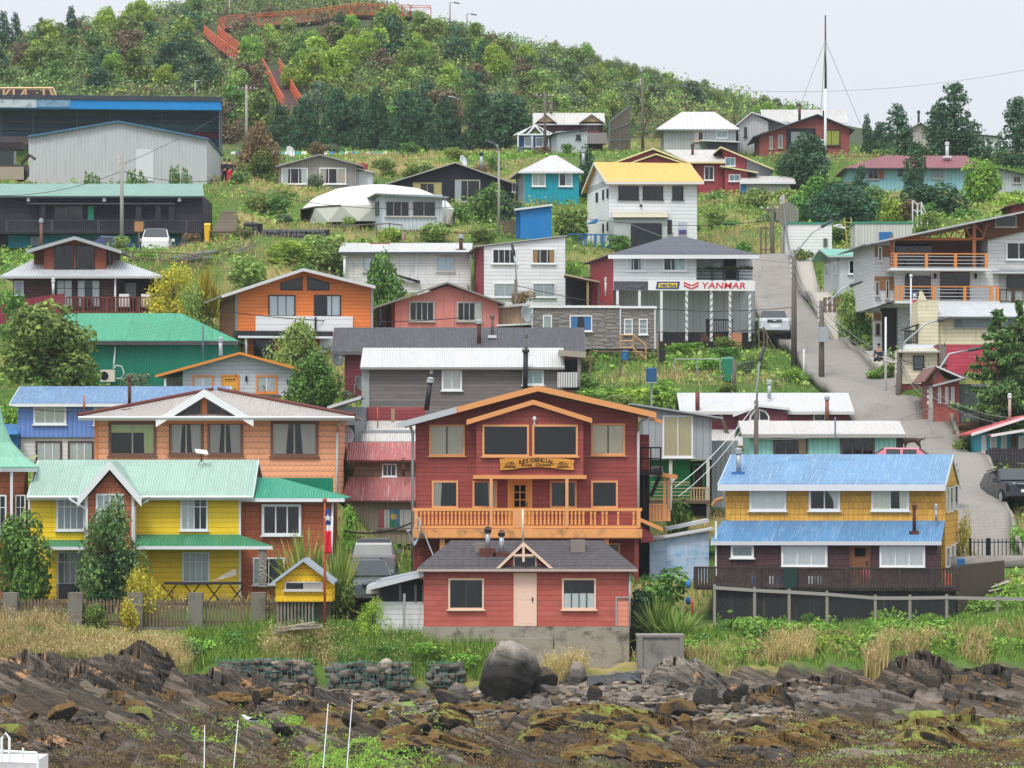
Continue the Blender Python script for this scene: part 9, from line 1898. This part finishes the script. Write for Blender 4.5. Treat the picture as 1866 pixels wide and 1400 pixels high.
for (xt,yt,xb,yb) in ((373,1322,372,1400),(434,1313,426,1400),(598,1282,589,1400),(642,1275,632,1400)):
 t=P(xt,yt,70);bb=P(xb,yb,70); d=(bb-t); k=(t.z+.2)/(-d.z); q=t+d*k; m=MB(); m.tube((0,0,0),t-q,.022,.009,6); o=m.build('whip_rod',LG,None,True); o.location=q; tag(o,{373:'shortest thin white rod rising before the weed ledge',434:'thin white rod beside the gull',598:'thin white rod before the green algae, nearer the gull of the tall pair',642:'tallest thin white rod before the green algae'}[xt],'rod')
# ---------------------------------------------------------------- yard things
def tub(name,label,cat,px,pt,pb,wpx,Y,col,z=None,prof=None):
 b=P(px,pb,Y); Hh=(pb-pt)/F*Y; r_=wpx/2/F*Y; m=MB(); pr=prof or [(.9,0),(1,.06),(1,.3),(.96,.33),(1,.36),(1,.64),(.96,.67),(1,.7),(1,.94),(.9,1)]; m.lathe([(a*r_,c*Hh) for a,c in pr],14); o=m.build(name,plain(col,.45,.25),None); o.location=b; return tag(o,label,cat)
tub('barrel','blue plastic barrel under the stone clad cabin','barrel',1139,638,657,13,203.5,'2A6AA0'); tub('barrel','black barrel at the corner of the stone clad cabin','barrel',1207,637,660,12,203.5,'24282C'); tub('barrel','blue barrel at the end of the dark deck','barrel',1751,1018,1040,14,147.6,'1E5E94')
e=empty('water_tank',P(1187,735,185)); tag(e,'blue tank on a tall post above the bushes','tank'); m=MB(); m.lathe([(.24,1.05),(.26,1.1),(.26,1.7),(.22,1.76)],12); m.build('tank',plain('2A5A86',.5,.3),e); m=MB(); m.tube((0,0,-1),(0,0,1.05),.05,n=6); m.box(-.28,-.28,1.0,.28,.28,1.05); m.build('post',GALV,e)
for i,px in enumerate((1723,1731)): tub('gas_cylinder','orange gas cylinder standing at the end of the dark deck','gas cylinder',px,1043,1069,9,147.3,'E0602A',prof=[(.9,0),(1,.05),(1,.75),(.7,.9),(.3,.93),(.4,.95),(.4,1)])['group']='orange gas cylinders on the deck'
def bin_(label,px,pt,pb,w,Y,col,nm='wheelie_bin'):
 b=P(px,pb,Y); b.z=min(b.z,float(ground(b.x,Y))+.02); Hh=P(0,pt,Y).z-b.z; r_=w/2/F*Y; e=empty(nm,b); tag(e,label,'bin'); m=MB(); m.prism([(-r_*.8,-r_,0),(r_*.8,-r_,0),(r_,-r_,Hh*.9),(-r_,-r_,Hh*.9)],(0,2*r_,0)); m.build('tub',plain(col,.4,.2),e); m=MB(); m.prism([(-r_*1.05,-r_*1.05,Hh*.905),(r_*1.05,-r_*1.05,Hh*.905),(r_*1.05,r_*1.1,Hh),(-r_*1.05,r_*1.1,Hh)],(0,0,.05)); m.build('lid',plain(col,.4,.2),e)
 for s_ in (-1,1): m=MB(); m.tube((s_*r_*.8,r_,.1),(s_*r_*.95,r_,.1),.1,n=10); m.build('wheel',TYRE,e)
bin_('bright yellow wheeled bin at the foot of the hillside steps',378,408,430,11,237,'E0B020'); bin_('green plastic bin on the grass above the wine red house',1326,652,668,20,198,'1E7A5E')
e=empty('yellow_ladder',P(1550,453,243)); tag(e,'yellowish wooden ladder leaning in the dark trees','ladder'); m=MB()
for s_ in (-.22,.22): m.tube((s_+.12,0,-.6),(s_-.14,.7,2.05),.035,n=5)
m.build('rail',plain('B8A85A',.7,.3),e)
for k in range(9): t=k/9; m=MB(); m.tube((-.22+.12-.26*t,.7*t,-.5+2.5*t),(.22+.12-.26*t,.7*t,-.5+2.5*t),.028,n=5); m.build('rung',plain('B8A85A',.7,.3),e)
e=empty('work_table',P(370,1092,147)); tag(e,'long dark work table on crossed legs before the yellow wall','table'); s_=147/F; m=MB(); m.box(-70*s_,-.3,27*s_,70*s_,.5,31*s_); m.build('table_top',plain('2E2A2A',.7,.4),e)
for x in (-62,-20,20,62):
 m=MB(); m.tube(((x-14)*s_,0,-.2),((x+14)*s_,0,27*s_),.025,n=4); m.tube(((x+14)*s_,.05,-.2),((x-14)*s_,.05,27*s_),.025,n=4); m.build('leg',BLACK,e)
m=MB(); m.prism([(-24*s_,0,0),(22*s_,0,12*s_),(23*s_,0,22*s_),(16*s_,0,23*s_),(-10*s_,0,8*s_)],(0,.12,0)); o=m.build('driftwood_slab',wood('B4ACA0',.3,'z',.5),None); o.location=P(408,1061,147); tag(o,'pale driftwood slab lying tilted on the long dark work table','driftwood')
e=empty('black_screen',P(127,1092,146.8)); tag(e,'black board leaning against the yellow house behind the pickets','board'); m=MB(); m.box(-24*s_,0,0,24*s_,.06,28*s_); m.build('panel',BLACK,e); m=MB(); m.box(-24*s_,-.03,-.8,-20*s_,.0,28*s_); m.box(20*s_,-.03,-.8,24*s_,0,28*s_); m.build('leg_frame',FW,e)
m=MB(); m.tube((0,0,.42),(0,0,.46),.16,n=12);
for a in (0,2.1,4.2): m.tube((.1*math.cos(a),.1*math.sin(a),.42),(.17*math.cos(a),.17*math.sin(a),0),.02,n=5)
o=m.build('stool',plain('7A6A3E',.7,.4),None); o.location=P(309,1095,146.4); tag(o,'small round wooden stool by the long dark work table','stool')
def planks(label,px,py,Y,n,L_,col,seed,spread=.5,lean=.25,name='timber_pile'):
 rs=np.random.RandomState(seed); b=P(px,py,Y); b.z=max(b.z,float(ground(b.x,Y))); e=empty(name,b); tag(e,label,'timber pile')
 for i in range(n):
  l=L_*rs.uniform(.6,1.1); a=rs.normal(0,.18); m=MB(); z=.07+.07*i*.6; d=Vector((math.cos(a),rs.normal(0,.25),lean*rs.uniform(.4,1.3))).normalized(); c=Vector((rs.normal(0,spread*.3),rs.normal(0,spread),z)); p=c-d*l/2;q=c+d*l/2; k=Vector((0,.12,0)); m.prism([p,q,q+Vector((0,0,.05)),p+Vector((0,0,.05))],(0,.16,0)); m.build('plank',plain(col[i%len(col)],.8,.5,3.0),e)
planks('heap of grey planks and tin leaning on the grass above the brown chalet',350,478,229,9,3.2,('8E98A4','7A6A58','A49A88'),1); planks('broken pale planks lying in the grass below the yellow shed',545,1152,141.3,5,1.7,('B4ACA0','9A9084'),4,.25,.15); planks('scrap boards and sheets heaped beside the dark deck',1812,1090,147.5,9,1.8,('B4A49A','8A7A72','C9C4BE'),6,.4,.3); planks('stacked split firewood and boards behind the grey plank fence',1768,800,183.5,12,1.1,('A0705A','8A5A48','7A6A5E'),8,.5,.1); planks('grey planks scattered on the green slope near the hillside steps',432,470,231,6,2.2,('9A9488','6E665C'),9)
m=MB();
g=np.linspace(0,1,18); U,Vv=np.meshgrid(g,g); Z=.5*np.sin(np.pi*U)*np.sin(np.pi*Vv)+.12*np.sin(U*30)*np.sin(np.pi*Vv); ix=np.arange(324).reshape(18,18); f=np.stack([ix[:-1,:-1],ix[:-1,1:],ix[1:,1:],ix[1:,:-1]],-1).reshape(-1,4); o=np_mesh('tarpaulin',np.stack([U*1.3,Vv*1.2,Z],-1).reshape(-1,3),f,[plain('22282A',.3,.2,spec=.6)],True); o.location=P(1828,1092,147.2); tag(o,'black plastic sheet draped over the scrap heap beside the dark deck','tarpaulin')
for i,(px,py,c,l) in enumerate(((1254,1065,'2A7AC0','bright blue plastic tub hanging at the deck corner'),(1254,1095,'1E4A8A','dark blue kayak end hanging below the blue tub'),(1262,1105,'C8503A','red paddle float beside the dark blue kayak end'))):
 m=MB(); m.ball((0,0,0),.1 if i<2 else .04,.14,.17 if i<2 else .3,12,8); o=m.build('float',plain(c,.4,.2),None,True); o.location=P(px,py,145.6); tag(o,l,'float')
m=MB(); m.prism([(-.2,0,0),(.2,0,0),(.16,0,-.35),(-.02,0,-.5),(-.18,0,-.3)],(0,.02,0)); o=m.build('towel',cloth('C8506A'),None); o.location=P(1580,1036,145.75); tag(o,'pink towel hung over the dark deck railing','towel')
m=MB(); m.box(-.13,-.1,0,.13,.1,.34)
for i,(px,c) in enumerate(((1405,'D8DADC'),(1478,'C4CCD0'),(1491,'8AA0A8'),(1420,'2A4A7A'),(1372,'3A6AA0'))):
 m=MB(); m.lathe([(.1,0),(.13,.05),(.14,.36),(.12,.42)],10); o=m.build('bucket',plain(c,.4,.2),None); o.location=P(px,1069.5,149.0); tag(o,f'{["white","pale grey","grey blue","navy","mid blue"][i]} bucket on the dark deck behind the railing','bucket')
e=empty('mesh_dish',P(1436,392,235)); e.rotation_euler=(0,0,R(25)); tag(e,'old weathered slatted dish on the pole at the road bend','dish'); m=MB()
for i in range(9):
 x=-.72+.18*i; hh=math.sqrt(max(.02,.8**2-x*x)); m.box(x-.08,.1*x*x,-hh,x+.08,.1*x*x+.04,hh)
m.build('slat_face',plain('8E877C',.8,.5),e); m=MB(); m.tube((0,.1,0),(-.3,.4,-.2),.06,n=6); m.build('mount',GALV,e)
for px,py,Y,r_,l in ((1510,288,272,.3,'small white dish on the red brick house verge'),): pass
e=empty('notice_board',P(253,440,241)); tag(e,'tan slatted board on a post before the gallery','board'); s_=241/F; m=MB(); m.box(-8*s_,-.03,18*s_,8*s_,.03,36*s_); m.build('panel',wood('B98A5A',.12,'x',.4),e); m=MB(); m.box(-.06,.031,-.5,.06,.1,36*s_); m.build('post',FW,e)
e=empty('stake',P(1552,0,1)) if False else None
# ---------------------------------------------------------------- camera, sky, sun
cam=bpy.data.cameras.new('camera'); co=bpy.data.objects.new('camera',cam); COL.objects.link(co)
co.location=(0,0,CZ); co.rotation_euler=(R(90),0,0); cam.sensor_fit='HORIZONTAL'; cam.sensor_width=36.0; cam.lens=36.0*F/1866
cam.shift_x=0; cam.shift_y=(HY-700)/1866; cam.clip_start=1; cam.clip_end=30000
SC.camera=co
SUN_EL,SUN_AZ=R(58),R(205)
w=bpy.data.worlds.new('World'); SC.world=w; w.use_nodes=True; nt=w.node_tree; nt.nodes.clear()
out=nt.nodes.new('ShaderNodeOutputWorld'); bg=nt.nodes.new('ShaderNodeBackground'); sky=nt.nodes.new('ShaderNodeTexSky')
sky.sky_type='NISHITA'; sky.sun_disc=False; sky.sun_elevation=SUN_EL; sky.sun_rotation=SUN_AZ; sky.air_density=1.0; sky.dust_density=6.0; sky.ozone_density=1.0
mix=nt.nodes.new('ShaderNodeMix'); mix.data_type='RGBA'; mix.inputs[0].default_value=.82
nt.links.new(sky.outputs[0],mix.inputs[6])
tc=nt.nodes.new('ShaderNodeTexCoord'); no=nt.nodes.new('ShaderNodeTexNoise'); no.inputs['Scale'].default_value=2.2; no.inputs['Detail'].default_value=4
nt.links.new(tc.outputs['Generated'],no.inputs['Vector']); rp_=nt.nodes.new('ShaderNodeValToRGB'); nt.links.new(no.outputs[0],rp_.inputs[0])
rp_.color_ramp.elements[0].color=(8.1,8.6,9.4,1); rp_.color_ramp.elements[1].color=(9.3,9.6,10.1,1)
sz=nt.nodes.new('ShaderNodeSeparateXYZ'); nt.links.new(tc.outputs['Generated'],sz.inputs[0]); ma=nt.nodes.new('ShaderNodeMath'); ma.operation='MULTIPLY_ADD'; nt.links.new(sz.outputs[2],ma.inputs[0]); ma.inputs[1].default_value=1.3; ma.inputs[2].default_value=1.0; ma.use_clamp=False; vm=nt.nodes.new('ShaderNodeVectorMath'); vm.operation='SCALE'; nt.links.new(rp_.outputs[0],vm.inputs[0]); mx2=nt.nodes.new('ShaderNodeMath'); mx2.operation='MAXIMUM'; nt.links.new(ma.outputs[0],mx2.inputs[0]); mx2.inputs[1].default_value=.6; nt.links.new(mx2.outputs[0],vm.inputs['Scale']); nt.links.new(vm.outputs[0],mix.inputs[7]); nt.links.new(mix.outputs[2],bg.inputs[0]); bg.inputs[1].default_value=.063
nt.links.new(bg.outputs[0],out.inputs[0])
sl=bpy.data.lights.new('sun','SUN'); so=bpy.data.objects.new('sun',sl); COL.objects.link(so); sl.energy=1.5; sl.angle=R(16); sl.color=(1,.96,.9)
d=Vector((math.sin(SUN_AZ)*math.cos(SUN_EL),math.cos(SUN_AZ)*math.cos(SUN_EL),math.sin(SUN_EL))); so.rotation_euler=d.to_track_quat('Z','Y').to_euler(); so.location=(0,-20,80)
SC.view_settings.view_transform='Standard'; SC.view_settings.look='None'; SC.view_settings.gamma=1; SC.view_settings.exposure=0.62
SC.cycles.max_bounces=6; SC.cycles.transparent_max_bounces=12; SC.cycles.use_denoising=True; SC.cycles.denoising_prefilter='ACCURATE'
m=MB(); m.box(-420,-30,-7,420,700,92); hz=m.build('haze',BLACK); hz.data.materials.clear(); tag(hz,kind='stuff'); hm=bpy.data.materials.new('haze'); hm.use_nodes=True; ht=hm.node_tree; ht.nodes.clear(); ho=ht.nodes.new('ShaderNodeOutputMaterial'); hv=ht.nodes.new('ShaderNodeVolumePrincipled'); hv.inputs['Color'].default_value=(.86,.92,1,1); hv.inputs['Density'].default_value=.00013; ht.links.new(hv.outputs[0],ho.inputs['Volume']); hz.data.materials.append(hm)
